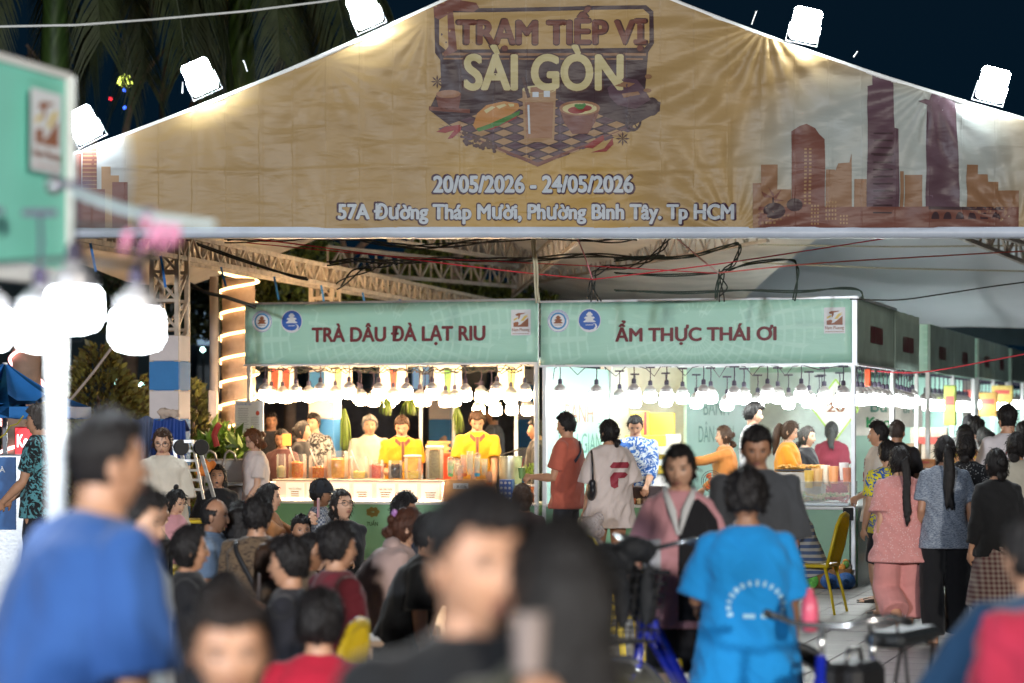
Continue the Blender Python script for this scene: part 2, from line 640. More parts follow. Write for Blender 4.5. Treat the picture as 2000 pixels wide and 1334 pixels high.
def add_hand(mb, W, f, n, side, curl=0.35, s=1.0, detail=True):
 """W wrist, f towards the fingers, n palm normal (palm faces n), side sign for the thumb."""
 f = Vector(f).normalized(); n = Vector(n)
 n = (n - f * n.dot(f)).normalized()
 w = f.cross(n) * side
 W = Vector(W)
 pl = 0.085 * s
 mb.loft([(W, 0.024 * s, 0.019 * s, w, n), (W + f * 0.02 * s, 0.030 * s, 0.017 * s, w, n), (W + f * 0.055 * s, 0.040 * s, 0.0155 * s, w, n), (W + f * pl, 0.040 * s, 0.013 * s, w, n)], 12)
 lens = [0.070, 0.078, 0.072, 0.056]
 for i in range(4):
  off = (1.5 - i) * 0.0195 * s
  p = W + f * (pl - 0.012 * s) + w * off
  pts = [p]
  d = (f + w * (1.5 - i) * 0.05).normalized()
  a = 0.0
  ax = d.cross(n).normalized()
  for sg, fr in enumerate((0.42, 0.32, 0.26)):
   a = curl * (0.8 + 0.12 * i)
   d = (d * math.cos(a) + n * 0) + (n if sg == 0 else ax.cross(d) * -1) * math.sin(a) if sg == 0 else (Matrix.Rotation(-a, 3, ax) @ d)
   if sg == 0:
    d = d.normalized()
    # make the rotation sense agree with the palm side
    if (Matrix.Rotation(-0.3, 3, ax) @ d).dot(n) < d.dot(n):
     ax = -ax
   pts.append(pts[-1] + d * lens[i] * s * fr)
  r0 = 0.0088 * s
  mb.tube([W + f * 0.045 * s + w * off * 0.8] + pts, [r0, r0, r0 * .96, r0 * .88, r0 * .68], 8)
 q = W + f * 0.022 * s + w * 0.022 * s
 t1 = q + (f * 0.62 + w * 0.75 + n * 0.30).normalized() * 0.036 * s
 t2 = t1 + (f * 0.85 + w * 0.30 + n * (0.25 + curl * .6)).normalized() * 0.030 * s
 t3 = t2 + (f * 0.9 - w * 0.05 + n * (0.3 + curl)).normalized() * 0.024 * s
 mb.tube([q, t1, t2, t3], [0.014 * s, 0.0115 * s, 0.010 * s, 0.0075 * s], 8)
def wrinkle(co, amp, seed=0.0, f=7.0):
 sl = math.sin(seed) * 0.8
 for i in range(len(co)):
  p = Vector(((co[i][0] + co[i][2] * sl) * f + seed, co[i][1] * f, co[i][2] * f * 0.5 + seed))
  q = noise.noise(p) + 0.5 * noise.noise(p * 2.3)
  c = 1.0 - abs(q) * 2.2
  r = Vector((co[i][0], co[i][1], 0))
  if r.length > 1e-5:
   r.normalize()
  co[i][0] += r.x * amp * c
  co[i][1] += r.y * amp * c
 return co
def part_from(co, faces, name, material, parent, smooth=True):
 me = bpy.data.meshes.new(name)
 me.from_pydata([tuple(map(float, c)) for c in co], [], faces)
 for m in (material if isinstance(material, list) else [material]):
  me.materials.append(m)
 if smooth:
  me.shade_smooth()
 o = bpy.data.objects.new(name, me)
 COL.objects.link(o)
 o.parent = parent
 return o
def hair_cap(hs, M, style, line=0.052, thick=0.012, top=0.0, seed=0):
 """Hair shell over the skull; returns MB."""
 mb = MB()
 nu, nv = 84, 44
 idx = {}
 vv = []
 def inside(lon, z):
  front = math.cos(lon)
  # lowest z (head units) the hair reaches at this direction
  if style in ('short', 'fade', 'bald'):
   lo = -0.055 if front < -0.2 else (0.0 if front < 0.32 else line)
   if -0.2 <= front < 0.32:
    lo = -0.055 + (front + 0.2) / 0.52 * (0.085)
   if front >= 0.32:
    lo = 0.030 + min(1, (front - 0.32) / 0.25) * (line - 0.030)
  else:
   lo = -0.09 if front < 0.0 else -0.09
   if front >= 0.15:
    lo = -0.09 + min(1, (front - 0.15) / 0.55) ** 1.0 * (line + 0.09)
  if style == 'bald' and z > 0.045 and front > -0.6:
   return False
  return z >= lo
 ths = [math.pi * i / nv * 0.86 for i in range(nv + 1)]
 good = {}
 for i, th in enumerate(ths):
  for j in range(nu):
   lon = 2 * math.pi * j / nu
   z = math.cos(th); s = math.sin(th)
   X, Y, Z = s * math.sin(lon) * 0.076, s * math.cos(lon) * 0.094, z * 0.114
   low = max(0, -z)
   X *= (1 - 0.2 * low ** 1.3)
   if Y > 0: Y *= 0.93
   else: Y *= 1.02 - 0.35 * low ** 1.2
   nn = noise.noise(Vector((math.sin(lon) * 4 + seed, math.cos(lon) * 4, z * 2.2 + seed)))
   n2 = noise.noise(Vector((math.sin(lon) * 16 + seed, math.cos(lon) * 16, z * 4)))
   t = thick * (1 + 0.55 * nn + 0.35 * n2)
   if style == 'fade':
    t *= max(0.12, min(1, (Z + 0.01) / 0.06))
   t += top * min(1, max(0, z) * 1.6) * (1 + 0.6 * nn) * (1 - 0.45 * max(0, z) ** 3)
   k = 1 + t / 0.095
   idx[(i, j)] = len(vv)
   vv.append(M @ (Vector((X * k, Y * k, Z * k)) * hs))
   ragged = 0.008 * n2 + 0.006 * nn
   good[(i, j)] = inside(lon, Z + ragged)
 base = len(vv)
 vv2 = []
 for i, th in enumerate(ths):
  for j in range(nu):
   lon = 2 * math.pi * j / nu
   z = math.cos(th); s = math.sin(th)
   X, Y, Z = s * math.sin(lon) * 0.070, s * math.cos(lon) * 0.086, z * 0.108
   vv2.append(M @ (Vector((X, Y * .9, Z)) * hs))
 ff = []
 qs = set()
 for i in range(nv):
  for j in range(nu):
   j2 = (j + 1) % nu
   if good[(i, j)] and good[(i, j2)] and good[(i + 1, j)] and good[(i + 1, j2)]:
    qs.add((i, j))
    ff.append((idx[(i, j)], idx[(i + 1, j)], idx[(i + 1, j2)], idx[(i, j2)]))
 for (i, j) in list(qs):
  j2 = (j + 1) % nu
  if (i + 1, j) not in qs:
   a, b = idx[(i + 1, j)], idx[(i + 1, j2)]
   ff.append((a, base + a, base + b, b))
  if (i, (j + 1) % nu) not in qs:
   a, b = idx[(i, j2)], idx[(i + 1, j2)]
   ff.append((a, b, base + b, base + a))
  if (i, (j - 1) % nu) not in qs:
   a, b = idx[(i, j)], idx[(i + 1, j)]
   ff.append((a, base + a, base + b, b))
  if i > 0 and (i - 1, j) not in qs:
   a, b = idx[(i, j)], idx[(i, j2)]
   ff.append((a, b, base + b, base + a))
 mb.add(vv + vv2, ff)
 return mb
DEF_ARM = (0.07, 0.06, -0.50)
ALL_PEOPLE = []
def person(px, py, D, face, label, S=None, sex='m', pose='stand', skin=0, hair='short', hcol=(0.012, 0.010, 0.010),
           top=(0.1, 0.1, 0.1), tpat=None, tcol2=None, sleeve=0.72, fit=1.0, bottom='pants', bcol=(0.02, 0.02, 0.025), bpat=None, bcol2=None,
           la=None, ra=None, hy=0.0, hp=0.0, lean=0.0, hem=0.0, glasses=False, mask=False, shoes=(0.03, 0.03, 0.03), collar=None,
           curl=0.35, mouth=0, neckline=0.0, group=None, legs=None, hscale=1.0, voxel=None, build=1.0, seat_h=None, twist=0.0, longhair=0.35, hp_roll=0.0, lcurl=None, rcurl=None, topm=None, hthick=None):
 """Person whose head top is seen at pixel (px, py) at depth D; face = heading in degrees (0 away, 90 picture right, 180 to the camera)."""
 topz = CH + (HZ - py) * D / FPX
 seated = pose == 'sit'
 if S is None:
  S = topz if not seated else 1.6
 k = S / 1.65
 hs = (0.93 if S > 1.45 else 0.87) * hscale
 fem = sex == 'f'
 shw = (0.136 if fem else 0.160) * k * build
 heading = R(face)
 # heading: facing dir (sin, cos) -> local +y ; rotation about z = -heading
 rz = -heading
 pitch = R(lean)
 # heights
 if seated:
  tors = (1.65 - 0.88) * k
 else:
  tors = None
 hipz0 = 0.88 * k
 up = Vector((0, math.sin(pitch), math.cos(pitch)))
 fw = Vector((0, math.cos(pitch), -math.sin(pitch)))
 X = Vector((1, 0, 0))
 hh = 0.105 * hs
 # head centre above neck base
 def chain(hz):
  H = Vector((0, 0, hz))
  SH = H + up * 0.485 * k
  N = SH + up * 0.035 * k + Vector((0, 0.0, 0))
  HC = N + (up * 0.5 + Vector((0, 0, 1)) * 0.5).normalized() * 0.024 * k + Vector((0, 0.018, 0)) + Vector((0, 0, 0.092 * hs))
  return H, SH, N, HC
 H, SH, N, HC = chain(0.0)
 top_off = HC.z + 0.114 * hs + 0.010
 hipz = (topz - top_off)
 if not seated and legs is None:
  pass
 H, SH, N, HC = chain(hipz)
 # place so that the head centre falls on px
 headX = (px - 1000.0) * D / FPX
 off = Matrix.Rotation(rz, 3, 'Z') @ Vector((HC.x, HC.y, 0))
 root = thing('person', label, 'person', (headX - off.x, D - off.y, 0), rz, group)
 vox = voxel or (0.0105 if D < 27 else 0.014)
 # ---- skeleton
 TW = Matrix.Rotation(R(twist), 3, 'Z')
 Xs = TW @ X
 shoulders = {s: SH + Xs * (s * shw) - up * 0.045 * k + Vector((0, -0.005, 0)) for s in (-1, 1)}
 arms = {}
 for s, a in ((-1, la), (1, ra)):
  a = a if a is not None else DEF_ARM
  hint = a[3:] if len(a) > 3 else (0.25, -1.0, -0.3)
  T = shoulders[s] + Vector((s * a[0], a[1], a[2])) * k
  E, Wp = ik(shoulders[s], T, 0.275 * k, 0.235 * k, (s * hint[0], hint[1], hint[2]))
  arms[s] = (shoulders[s], E, Wp)
 hips = {s: H + Vector((s * 0.088 * k * build, 0, -0.02 * k)) for s in (-1, 1)}
 legd = {}
 for s in (-1, 1):
  lg = (legs or {}).get(s) if legs else None
  if seated:
   sh = seat_h if seat_h else max(0.2, hipz - 0.09)
   fx, fy, fz = lg if lg else (0.13, 0.40, 0.0)
   T = Vector((s * fx * k, fy * k, 0.07 * k + fz))
   Kn, An = ik(hips[s], T, 0.42 * k, 0.40 * k, (s * 0.25, 0.6, 1.0))
  else:
   fx, fy, fz = lg if lg else (0.095, 0.0, 0.0)
   T = Vector((s * fx * k, fy * k, 0.075 * k + fz))
   Kn, An = ik(hips[s], T, 0.405 * k, 0.405 * k, (s * 0.1, 1.0, 0.1))
  legd[s] = (hips[s], Kn, An)
 # ---- body surface
 mb = MB()
 b = build
 fy_ = 0.9
 wz = 0.115 if fem else 0.135
 rings = [(H - up * 0.10 * k, 0.10 * k * b, 0.085 * k * b, X, fw), (H, 0.155 * k * b, 0.105 * k * b, X, fw),
             (H + up * 0.16 * k, wz * k * b, 0.092 * k * b, X, fw), (H + up * 0.32 * k, 0.145 * k * b, 0.102 * k * b, Xs, fw),
             (H + up * 0.40 * k, 0.150 * k * b, 0.095 * k * b, Xs, fw), (SH - up * 0.03 * k, 0.116 * k, 0.066 * k, Xs, fw), (SH + up * 0.02 * k, 0.078 * k, 0.055 * k, Xs, fw), (SH + up * 0.06 * k, 0.050 * k, 0.046 * k, Xs, fw)]
 mb.loft(rings, 20)
 nr = 0.045 if fem else 0.053
 mb.tube([SH - up * 0.03 * k, N, HC + Vector((0, -0.016, -0.03))], [nr * 1.25 * k, nr * k, nr * 1.02 * k], 12)
 for s in (-1, 1):
  A, E, Wp = arms[s]
  mid = A.lerp(E, 0.35)
  ar = 0.85 if fem else 1.0
  ar *= k * (0.5 + 0.5 * b)
  cov = 0.84 if sleeve > 0.05 else 1.0
  mb.ell(tuple(A), (0.052 * ar * cov,) * 3, 12, 8)
  mb.tube([SH + Xs * s * shw * 0.45 - up * 0.02 * k, A, mid, A.lerp(E, .8), E, E.lerp(Wp, .3), E.lerp(Wp, .75), Wp], [0.044 * ar * cov, 0.052 * ar * cov, 0.047 * ar * cov, 0.041 * ar, 0.037 * ar, 0.040 * ar, 0.029 * ar, 0.024 * ar], 12)
  fdir = (Wp - E).normalized()
  cv = (lcurl if s < 0 else rcurl)
  cv = curl if cv is None else cv
  pn = Vector((-s, 0.15, 0.1)) if abs(fdir.z) > 0.6 else Vector((-s * 0.6, 0.0, -0.6 if fdir.z < 0.3 else 0.4))
  add_hand(mb, Wp - fdir * 0.005, fdir, pn, s * -1 if True else s, cv, 0.95 * k)
 bare = bottom in ('shorts', 'short_shorts', 'skirt', 'capri', 'plaid_skirt')
 for s in (-1, 1):
  A, Kn, An = legd[s]
  lr = k * b
  mb.tube([A + Vector((0, 0, 0.03)), A.lerp(Kn, .3), A.lerp(Kn, .75), Kn, Kn.lerp(An, .28), Kn.lerp(An, .65), An, An - Vector((0, 0, 0.03 * k))],
    [0.088 * lr, 0.080 * lr, 0.060 * lr, 0.052 * lr, 0.057 * lr, 0.042 * lr, 0.032 * lr, 0.034 * lr], 12)
  # foot
  foot_t = (legs or {}).get(str(s)) if legs else None
  fd = Vector((s * 0.12, 1, 0)).normalized()
  if foot_t is not None:           # toes down, heel lifted by this pitch
   fd = Vector((s * 0.05, math.cos(R(foot_t)), -math.sin(R(foot_t)))).normalized()
  fu = fd.cross(X).normalized() * -1
  if fu.z < 0: fu = -fu
  fx_ = fd.cross(fu)
  hl = An - fu * 0.045 * k - fd * 0.045 * k
  mb.loft([(hl, 0.024 * k, 0.026 * k, fx_, fu), (hl + fd * 0.05 * k, 0.033 * k, 0.036 * k, fx_, fu), (hl + fd * 0.12 * k - fu * 0.006 * k, 0.038 * k, 0.028 * k, fx_, fu),
                 (hl + fd * 0.19 * k - fu * 0.014 * k, 0.042 * k, 0.017 * k, fx_, fu), (hl + fd * 0.235 * k - fu * 0.018 * k, 0.030 * k, 0.011 * k, fx_, fu)], 12)
 co, faces = remesh(mb, vox, 2)
 fb = MB()
 fb.v = [tuple(map(float, c)) for c in co]
 fb.f = faces
 fb.mi = [0] * len(faces)
 HM = Matrix.Translation(HC) @ Matrix.Rotation(R(-hy), 4, 'Z') @ Matrix.Rotation(R(hp), 4, 'X') @ Matrix.Rotation(R(hp_roll), 4, 'Y')
 add_head(fb, HM, hs, fem, mouth)
 body = part_from(fb.v, fb.f, 'body', [skin_mat(skin), EYE_W, EYE_D, LIP], root)
 body.data.polygons.foreach_set('material_index', fb.mi)
 # ---- shirt
 tm = MB()
 e = 0.016 * fit
 fz = fit
 hemz = -0.10 - hem
 dn = up if seated else (up * 0.5 + Vector((0, 0, 0.5))).normalized()
 flare = 0.012 + 0.03 * (fz - 1)
 rr = [(H + dn * hemz * k, (0.168 * b * (0.9 + 0.1 * fz)) * k + e + flare, 0.118 * k * b + e + flare, X, fw),
          (H + dn * 0.0, 0.160 * k * b * (0.9 + 0.1 * fz) + e, 0.112 * k * b + e, X, fw),
          (H + up * 0.16 * k, (wz + 0.012 * fz) * k * b + e * 1.6, 0.100 * k * b + e * 1.3, X, fw),
          (H + up * 0.31 * k, 0.150 * k * b + e, (0.108 + (0.012 if fem else 0)) * k * b + e, Xs, fw),
          (H + up * 0.42 * k, 0.158 * k * b + e, 0.098 * k * b + e * .8, Xs, fw),
          (SH + up * 0.010 * k, 0.125 * k, 0.066 * k + e * .6, Xs, fw), (SH + up * (0.040 - neckline) * k, 0.072 * k, 0.052 * k + e * .3, Xs, fw)]
 tm.loft(rr, 24)
 for s in (-1, 1):
  A, E, Wp = arms[s]
  ar = (0.9 if fem else 1.0) * k
  tot = sleeve
  if tot > 0.05:
   p1 = min(1.0, tot)
   pts = [SH + Xs * s * shw * 0.45 - up * 0.028 * k, A + up * 0.002, A.lerp(E, p1 * .5), A.lerp(E, p1)]
   rs = [0.050 * ar, 0.056 * ar + e * .4, 0.056 * ar + e * fz * .7, 0.057 * ar + e * fz]
   if tot > 1.0:
    q = tot - 1.0
    pts += [E.lerp(Wp, q * .5), E.lerp(Wp, q)]
    rs = [0.055 * ar, 0.058 * ar + e * .5, 0.053 * ar + e * .7, 0.050 * ar + e * .7, 0.047 * ar + e * .7, 0.036 * ar + e * .7]
   tm.tube(pts, rs, 14)
   tm.ell(tuple(A), (0.056 * ar + e * .3,) * 3, 12, 8)
 co, faces = remesh(tm, vox * 1.15, 3)
 co = wrinkle(co, 0.010 * (0.5 + 0.5 * fit), seed=px * 0.13)
 shirt = part_from(co, faces, 'jacket' if sleeve > 1.5 and fit > 1.2 else 'shirt', topm or fabric(top, 'shirt_fabric', tpat, tcol2), root)
 if collar:
  cm = MB()
  for s in (-1, 1):
   pts = []
   for t in range(7):
    a = math.pi * t / 6
    pts.append(N + Vector((s * math.sin(a) * 0.066 * k, -math.cos(a) * 0.055 * k + 0.004, 0)) + up * (0.005 - 0.028 * (t / 6) ** 2) * k)
   cm.tube(pts, [0.012, 0.015, 0.017, 0.019, 0.02, 0.02, 0.008], 8)
   tip = pts[-1]
   cm.add([tip + Vector((0, .012, .012)), tip + Vector((s * 0.055, 0.02, -0.01)), tip + Vector((s * 0.05, 0.035, -0.075)), tip + Vector((s * 0.004, 0.03, -0.03))], [(0, 1, 2, 3)])
  cm.obj('collar', fabric(collar, 'collar'), root, True)
 # ---- bottoms
 if bottom:
  pm = MB()
  pr = [(H - up * 0.11 * k, 0.115 * k * b, 0.10 * k * b, X, fw), (H, 0.160 * k * b, 0.112 * k * b, X, fw), (H + up * 0.13 * k, 0.135 * k * b, 0.102 * k * b, X, fw)]
  pm.loft(pr, 20)
  if bottom in ('skirt', 'plaid_skirt') and not seated:
   pm.loft([(H + Vector((0, 0, 0.05)), 0.16 * k, 0.12 * k, X, fw), (H - Vector((0, 0, 0.25 * k)), 0.21 * k, 0.18 * k, X, fw), (H - Vector((0, 0, 0.50 * k)), 0.25 * k, 0.22 * k, X, fw)], 24)
  else:
   for s in (-1, 1):
    A, Kn, An = legd[s]
    lr = k * b
    if bottom == 'pants':
     pts = [A + Vector((0, 0, .03)), A.lerp(Kn, .4), Kn, Kn.lerp(An, .5), Kn.lerp(An, .97)]
     rs = [0.084, 0.082, 0.066, 0.060, 0.054]
    elif bottom == 'wide':
     pts = [A + Vector((0, 0, .03)), A.lerp(Kn, .4), Kn, Kn.lerp(An, .5), Kn.lerp(An, .98)]
     rs = [0.086, 0.094, 0.090, 0.088, 0.085]
    elif bottom == 'capri':
     pts = [A + Vector((0, 0, .03)), A.lerp(Kn, .4), Kn, Kn.lerp(An, .35), Kn.lerp(An, .68)]
     rs = [0.088, 0.098, 0.100, 0.104, 0.110]
    elif bottom == 'shorts':
     pts = [A + Vector((0, 0, .03)), A.lerp(Kn, .5), A.lerp(Kn, .92)]
     rs = [0.086, 0.092, 0.086]
    else:
     pts = [A + Vector((0, 0, .03)), A.lerp(Kn, .15), A.lerp(Kn, .28)]
     rs = [0.086, 0.094, 0.093]
    pm.tube(pts, [r * lr for r in rs], 14)
  co, faces = remesh(pm, vox * 1.25, 3)
  co = wrinkle(co, 0.006, seed=px * 0.31)
  part_from(co, faces, {'pants': 'trousers', 'wide': 'trousers', 'capri': 'trousers', 'shorts': 'shorts', 'short_shorts': 'shorts'}.get(bottom, 'skirt'), fabric(bcol, 'trouser_fabric', bpat, bcol2), root)
 if shoes is not None and (D < 26 and not seated):
  for s in (-1, 1):
   A, Kn, An = legd[s]
   foot_t = (legs or {}).get(str(s)) if legs else None
   fd = Vector((s * 0.12, 1, 0)).normalized()
   if foot_t is not None:
    fd = Vector((s * 0.05, math.cos(R(foot_t)), -math.sin(R(foot_t)))).normalized()
   fu = fd.cross(X).normalized() * -1
   if fu.z < 0: fu = -fu
   fx_ = fd.cross(fu)
   hl = An - fu * 0.045 * k - fd * 0.055 * k
   sm = MB()
   sm.loft([(hl - fu * 0.022 * k, 0.026 * k, 0.010 * k, fx_, fu), (hl + fd * .05 * k - fu * 0.022 * k, 0.040 * k, 0.012 * k, fx_, fu), (hl + fd * .15 * k - fu * 0.024 * k, 0.048 * k, 0.012 * k, fx_, fu), (hl + fd * .23 * k - fu * 0.024 * k, 0.044 * k, 0.012 * k, fx_, fu), (hl + fd * .262 * k - fu * 0.022 * k, 0.022 * k, 0.009 * k, fx_, fu)], 14)
   sm.loft([(hl + fd * .11 * k - fu * 0.012 * k, 0.046 * k, 0.030 * k, fx_, fu), (hl + fd * .15 * k - fu * 0.014 * k, 0.048 * k, 0.028 * k, fx_, fu), (hl + fd * .20 * k - fu * 0.018 * k, 0.047 * k, 0.020 * k, fx_, fu)], 14)
   sm.obj('shoe', mat('shoe_%.2f_%.2f' % (shoes[0], shoes[1]), shoes, 0.6), root, True)
 # ---- hair
 hm = hair_mat(hcol)
 sty = {'short': 'short', 'fade': 'fade', 'bald': 'bald'}.get(hair, 'long')
 th = hthick or {'short': 0.013, 'fade': 0.012, 'bald': 0.006}.get(hair, 0.012)
 cap = hair_cap(hs, HM, sty, line=0.062 if hair in ('short', 'fade') else 0.066, thick=th, top=0.012 if hair in ('short', 'fade') else 0.004, seed=px * 0.07)
 rs_ = random.Random(px)
 tips = [i for i, p in enumerate(cap.v[:len(cap.v) // 2])]
 usedv = set(a for f in cap.f for a in f if a < len(cap.v) // 2)
 pool = sorted(usedv)
 ctr = HM.translation
 for _ in range(240 if D < 27 else 60):
  p = Vector(cap.v[rs_.choice(pool)])
  o = (p - ctr).normalized()
  if sty != 'long':
   d = (o * .35 + Vector((rs_.uniform(-.6, .6), rs_.uniform(-.6, .6), rs_.uniform(-.8, .3)))).normalized() * rs_.uniform(.010, .024) * min(1.4, th / .013)
  else:
   d = (o * .28 + Vector((rs_.uniform(-.3, .3), rs_.uniform(-.3, .3), rs_.uniform(-1.2, -.2)))).normalized() * rs_.uniform(.02, .05)
  if hair == 'bald': d *= .3
  cap.tube([p - o * .006, p + d * .5 + o * .002, p + d], [.0030, .0020, .0004], 4)
 hobj = cap.obj('hair', hm, root, True)
 em = MB()
 if hair == 'bun' or hair == 'topbun':
  c = (0, -0.115, 0.02) if hair == 'bun' else (0, -0.05, 0.135)
  r_ = 0.042 if hair == 'bun' else 0.032
  for q in range(9):
   a = q * 0.7
   em.tube([HM @ (Vector(c) + Vector((math.cos(a + t) * r_ * .62, math.sin(t * 1.3 + q) * r_ * .45, math.sin(a + t) * r_ * .62))) * hs for t in (0, .5, 1, 1.5, 2)], [r_ * .3, r_ * .45, r_ * .5, r_ * .45, r_ * .3], 8)
  em.ell(tuple(Vector(c) * hs), (r_ * .8, r_ * .6, r_ * .8), 12, 8, 0, HM)
 elif hair in ('pony', 'braid', 'longpony'):
  z0 = 0.035
  L = longhair
  bk = [HM @ (Vector((0, -0.100, z0)) * hs), HM @ (Vector((0, -0.135, z0 + 0.005)) * hs)]
  p = bk[-1].copy()
  pts = list(bk)
  nseg = 10
  for q in range(nseg):
   p = p + Vector((0.004 * math.sin(q * .9), -0.004 if q > 1 else -0.012, -L / nseg))
   pts.append(p.copy())
  if hair == 'braid':
   for q in range(2, len(pts)):
    for sg in (-1, 1):
     c = pts[q] + Vector((sg * 0.013, 0, 0.012 * sg))
     em.ell(tuple(c), (0.021, 0.020, L / nseg * .95), 10, 6)
   em.tube([pts[-1], pts[-1] - Vector((0.0, 0, 0.05)), pts[-1] - Vector((0.008, 0, 0.11))], [0.012, 0.024, 0.006], 10)
  else:
   rs = [0.016, 0.022] + [0.036 + 0.012 * math.sin(q / nseg * 3) - 0.030 * (q / nseg) ** 3 for q in range(nseg)]
   em.tube(pts, rs, 14)
   for w_ in range(7):
    ofs = Vector((rnd.uniform(-.03, .03), rnd.uniform(-.02, .01), 0))
    em.tube([pp + ofs * min(1, t / 3.0) for t, pp in enumerate(pts)] + [pts[-1] + ofs - Vector((0, 0, rnd.uniform(.01, .06)))], [0.006] + [0.012] * (len(pts) - 1) + [0.003], 6)
 elif hair in ('long', 'bob'):
  L = longhair if hair == 'long' else 0.10
  c0 = HM @ (Vector((0, -0.03, 0.0)) * hs)
  rings = []
  for q in range(9):
   t = q / 8
   z = 0.085 - t * (L + 0.13)
   ts = min(1.0, .55 + t * 4)
   back = -0.02 * min(1, t * 2)
   if -z > 0.15:
    back -= 0.03
   rings.append((c0 + Vector((0, -0.028 + back, z)), (0.078 + 0.020 * min(1, t * 1.5)) * ts * hs * (1 - .25 * max(0, t - .75) * 4 * .6), (0.066 - 0.012 * t) * ts * hs, Matrix.Rotation(R(-hy), 3, 'Z') @ X, Matrix.Rotation(R(-hy), 3, 'Z') @ Vector((0, 1, 0))))
  em.loft(rings, 26)
  for w_ in range(16):
   a = rnd.uniform(math.pi * .95, math.pi * 2.05)
   rad = Vector((math.cos(a) * 0.088, math.sin(a) * 0.062 - 0.05, 0)) * hs
   rad = Matrix.Rotation(R(-hy), 3, 'Z') @ rad
   em.tube([c0 + rad * (0.75 + .3 * t) + Vector((0, 0, 0.03 - t * (L + .1) * rnd.uniform(.97, 1.06))) for t in (0, .25, .5, .75, 1)], [0.008, 0.014, 0.015, 0.012, 0.003], 6)
 if em.v:
  eo, ef = remesh(em, vox * 0.9, 1)
  eo = wrinkle(eo, 0.004, 3.3, 30)
  part_from(eo, ef, 'hair_tail' if hair in ('pony', 'braid', 'longpony') else 'hair_bun' if 'bun' in hair else 'hair_length', hm, root)
 if glasses:
  gm = MB()
  for sg in (-1, 1):
   c = Vector((sg * 0.034, 0.094, 0.008)) * hs
   gm.tube([HM @ (c + Vector((math.cos(t) * 0.026, -abs(math.cos(t) * sg + 1) * 0.004, math.sin(t) * 0.021)) * hs) for t in [2 * math.pi * q / 14 for q in range(14)]], 0.0016, 5, 0, closed=True)
   gm.tube([HM @ (Vector((sg * 0.060, 0.086, 0.012)) * hs), HM @ (Vector((sg * 0.079, -0.005, 0.010)) * hs)], 0.0015, 5)
  gm.tube([HM @ (Vector((q * 0.009, 0.100, 0.012)) * hs) for q in (-1, 0, 1)], 0.0015, 5)
  gm.obj('glasses', mat('spectacle_frame', (0.05, 0.04, 0.04), 0.3, 0.4), root)
 if mask:
  mm = MB()
  vv = []; ff = []
  for i in range(8):
   for j in range(11):
    a = (j / 10 - .5) * R(135)
    z = -0.022 - i * 0.0095
    rr_ = 0.100 - 0.004 * abs(i - 2)
    xx = math.sin(a) * 0.076 * (1 - .22 * i / 7); yy = math.cos(a) * rr_ + 0.006 * math.exp(-(a / .3) ** 2)
    vv.append(HM @ (Vector((xx, yy, z)) * hs))
  for i in range(7):
   for j in range(10):
    ff.append((i * 11 + j, i * 11 + j + 1, (i + 1) * 11 + j + 1, (i + 1) * 11 + j))
  mm.add(vv, ff)
  for sg in (-1, 1):
   mm.tube([HM @ (Vector((sg * 0.068, 0.045, -0.03)) * hs), HM @ (Vector((sg * 0.080, -0.012, 0.01)) * hs)], 0.0015, 5)
  mm.obj('face_mask', mat('mask_black', (0.015, 0.015, 0.018), 0.8), root, True)
 root['_dummy'] = 0
 del root['_dummy']
 info = dict(root=root, HC=HC, SH=SH, H=H, k=k, arms=arms, legs=legd, shirt=shirt, HM=HM, hs=hs, up=up, fw=fw, hipz=hipz, shw=shw)
 ALL_PEOPLE.append(info)
 return info
def decal(info, target, verts, faces, cx, cz, name, material, back=True, y0=None, label=None):
 """Flat print (x, z) draped on the garment: back or front of the person, local coordinates."""
 me = target.data
 bvh = BVHTree.FromPolygons([v.co.copy() for v in me.vertices], [tuple(p.vertices) for p in me.polygons])
 out = []
 sg = -1 if back else 1
 last = None
 for (x, _, z) in verts:
  # lettering reads correctly from behind when x runs to the wearer's right
  X = cx + (x if back else -x)
  o = Vector((X, sg * 1.0, cz + z))
  hit = bvh.ray_cast(o, Vector((0, -sg, 0)))
  if hit[0] is None:
   out.append((X, (last if last is not None else sg * 0.12), cz + z))
  else:
   last = hit[0].y + sg * 0.007
   out.append((X, last, cz + z))
 m = MB(); m.add(out, faces)
 o = m.obj(name, material, info['root'], False, fix=False)
 if label: o['label'] = label
 return o
def local_hand(info, s):
 A, E, W = info['arms'][s]
 return W + (W - E).normalized() * 0.08, (W - E).normalized()
def world_pt(info, p):
 r = info['root']
 M = Matrix.Translation(r.location) @ Matrix.Rotation(r.rotation_euler.z, 4, 'Z')
 return M @ Vector(p)
# ---------------------------------------------------------------- shared materials
STEEL = mat('steel_grey', (0.42, 0.43, 0.44), 0.35, 0.8, 0.1)
WHITE_PAINT = mat('white_paint', (0.78, 0.79, 0.78), 0.45, 0, 0.04, bmp=0.04)
ALU = mat('aluminium_post', (0.72, 0.74, 0.76), 0.35, 0.25, 0.05, bmp=0.03)
BLACKP = mat('black_plastic', (0.02, 0.02, 0.022), 0.5, 0, 0.1)
CABLE = mat('black_cable', (0.018, 0.022, 0.02), 0.55, 0, 0.1)
YELLOWP = mat('yellow_plastic', (0.78, 0.56, 0.02), 0.38, 0, 0.06, bmp=0.05)
RUST = mat('truss_metal', (0.50, 0.42, 0.34), 0.6, 0.25, 0.3, 9, 0.25, 60)
WOOD = mat('brown_wood', (0.22, 0.12, 0.06), 0.6, 0, 0.2)
RED = mat('red_rope', (0.55, 0.03, 0.05), 0.7, 0, 0.1)
BLUEST = mat('blue_strap', (0.02, 0.16, 0.5), 0.7, 0, 0.1)
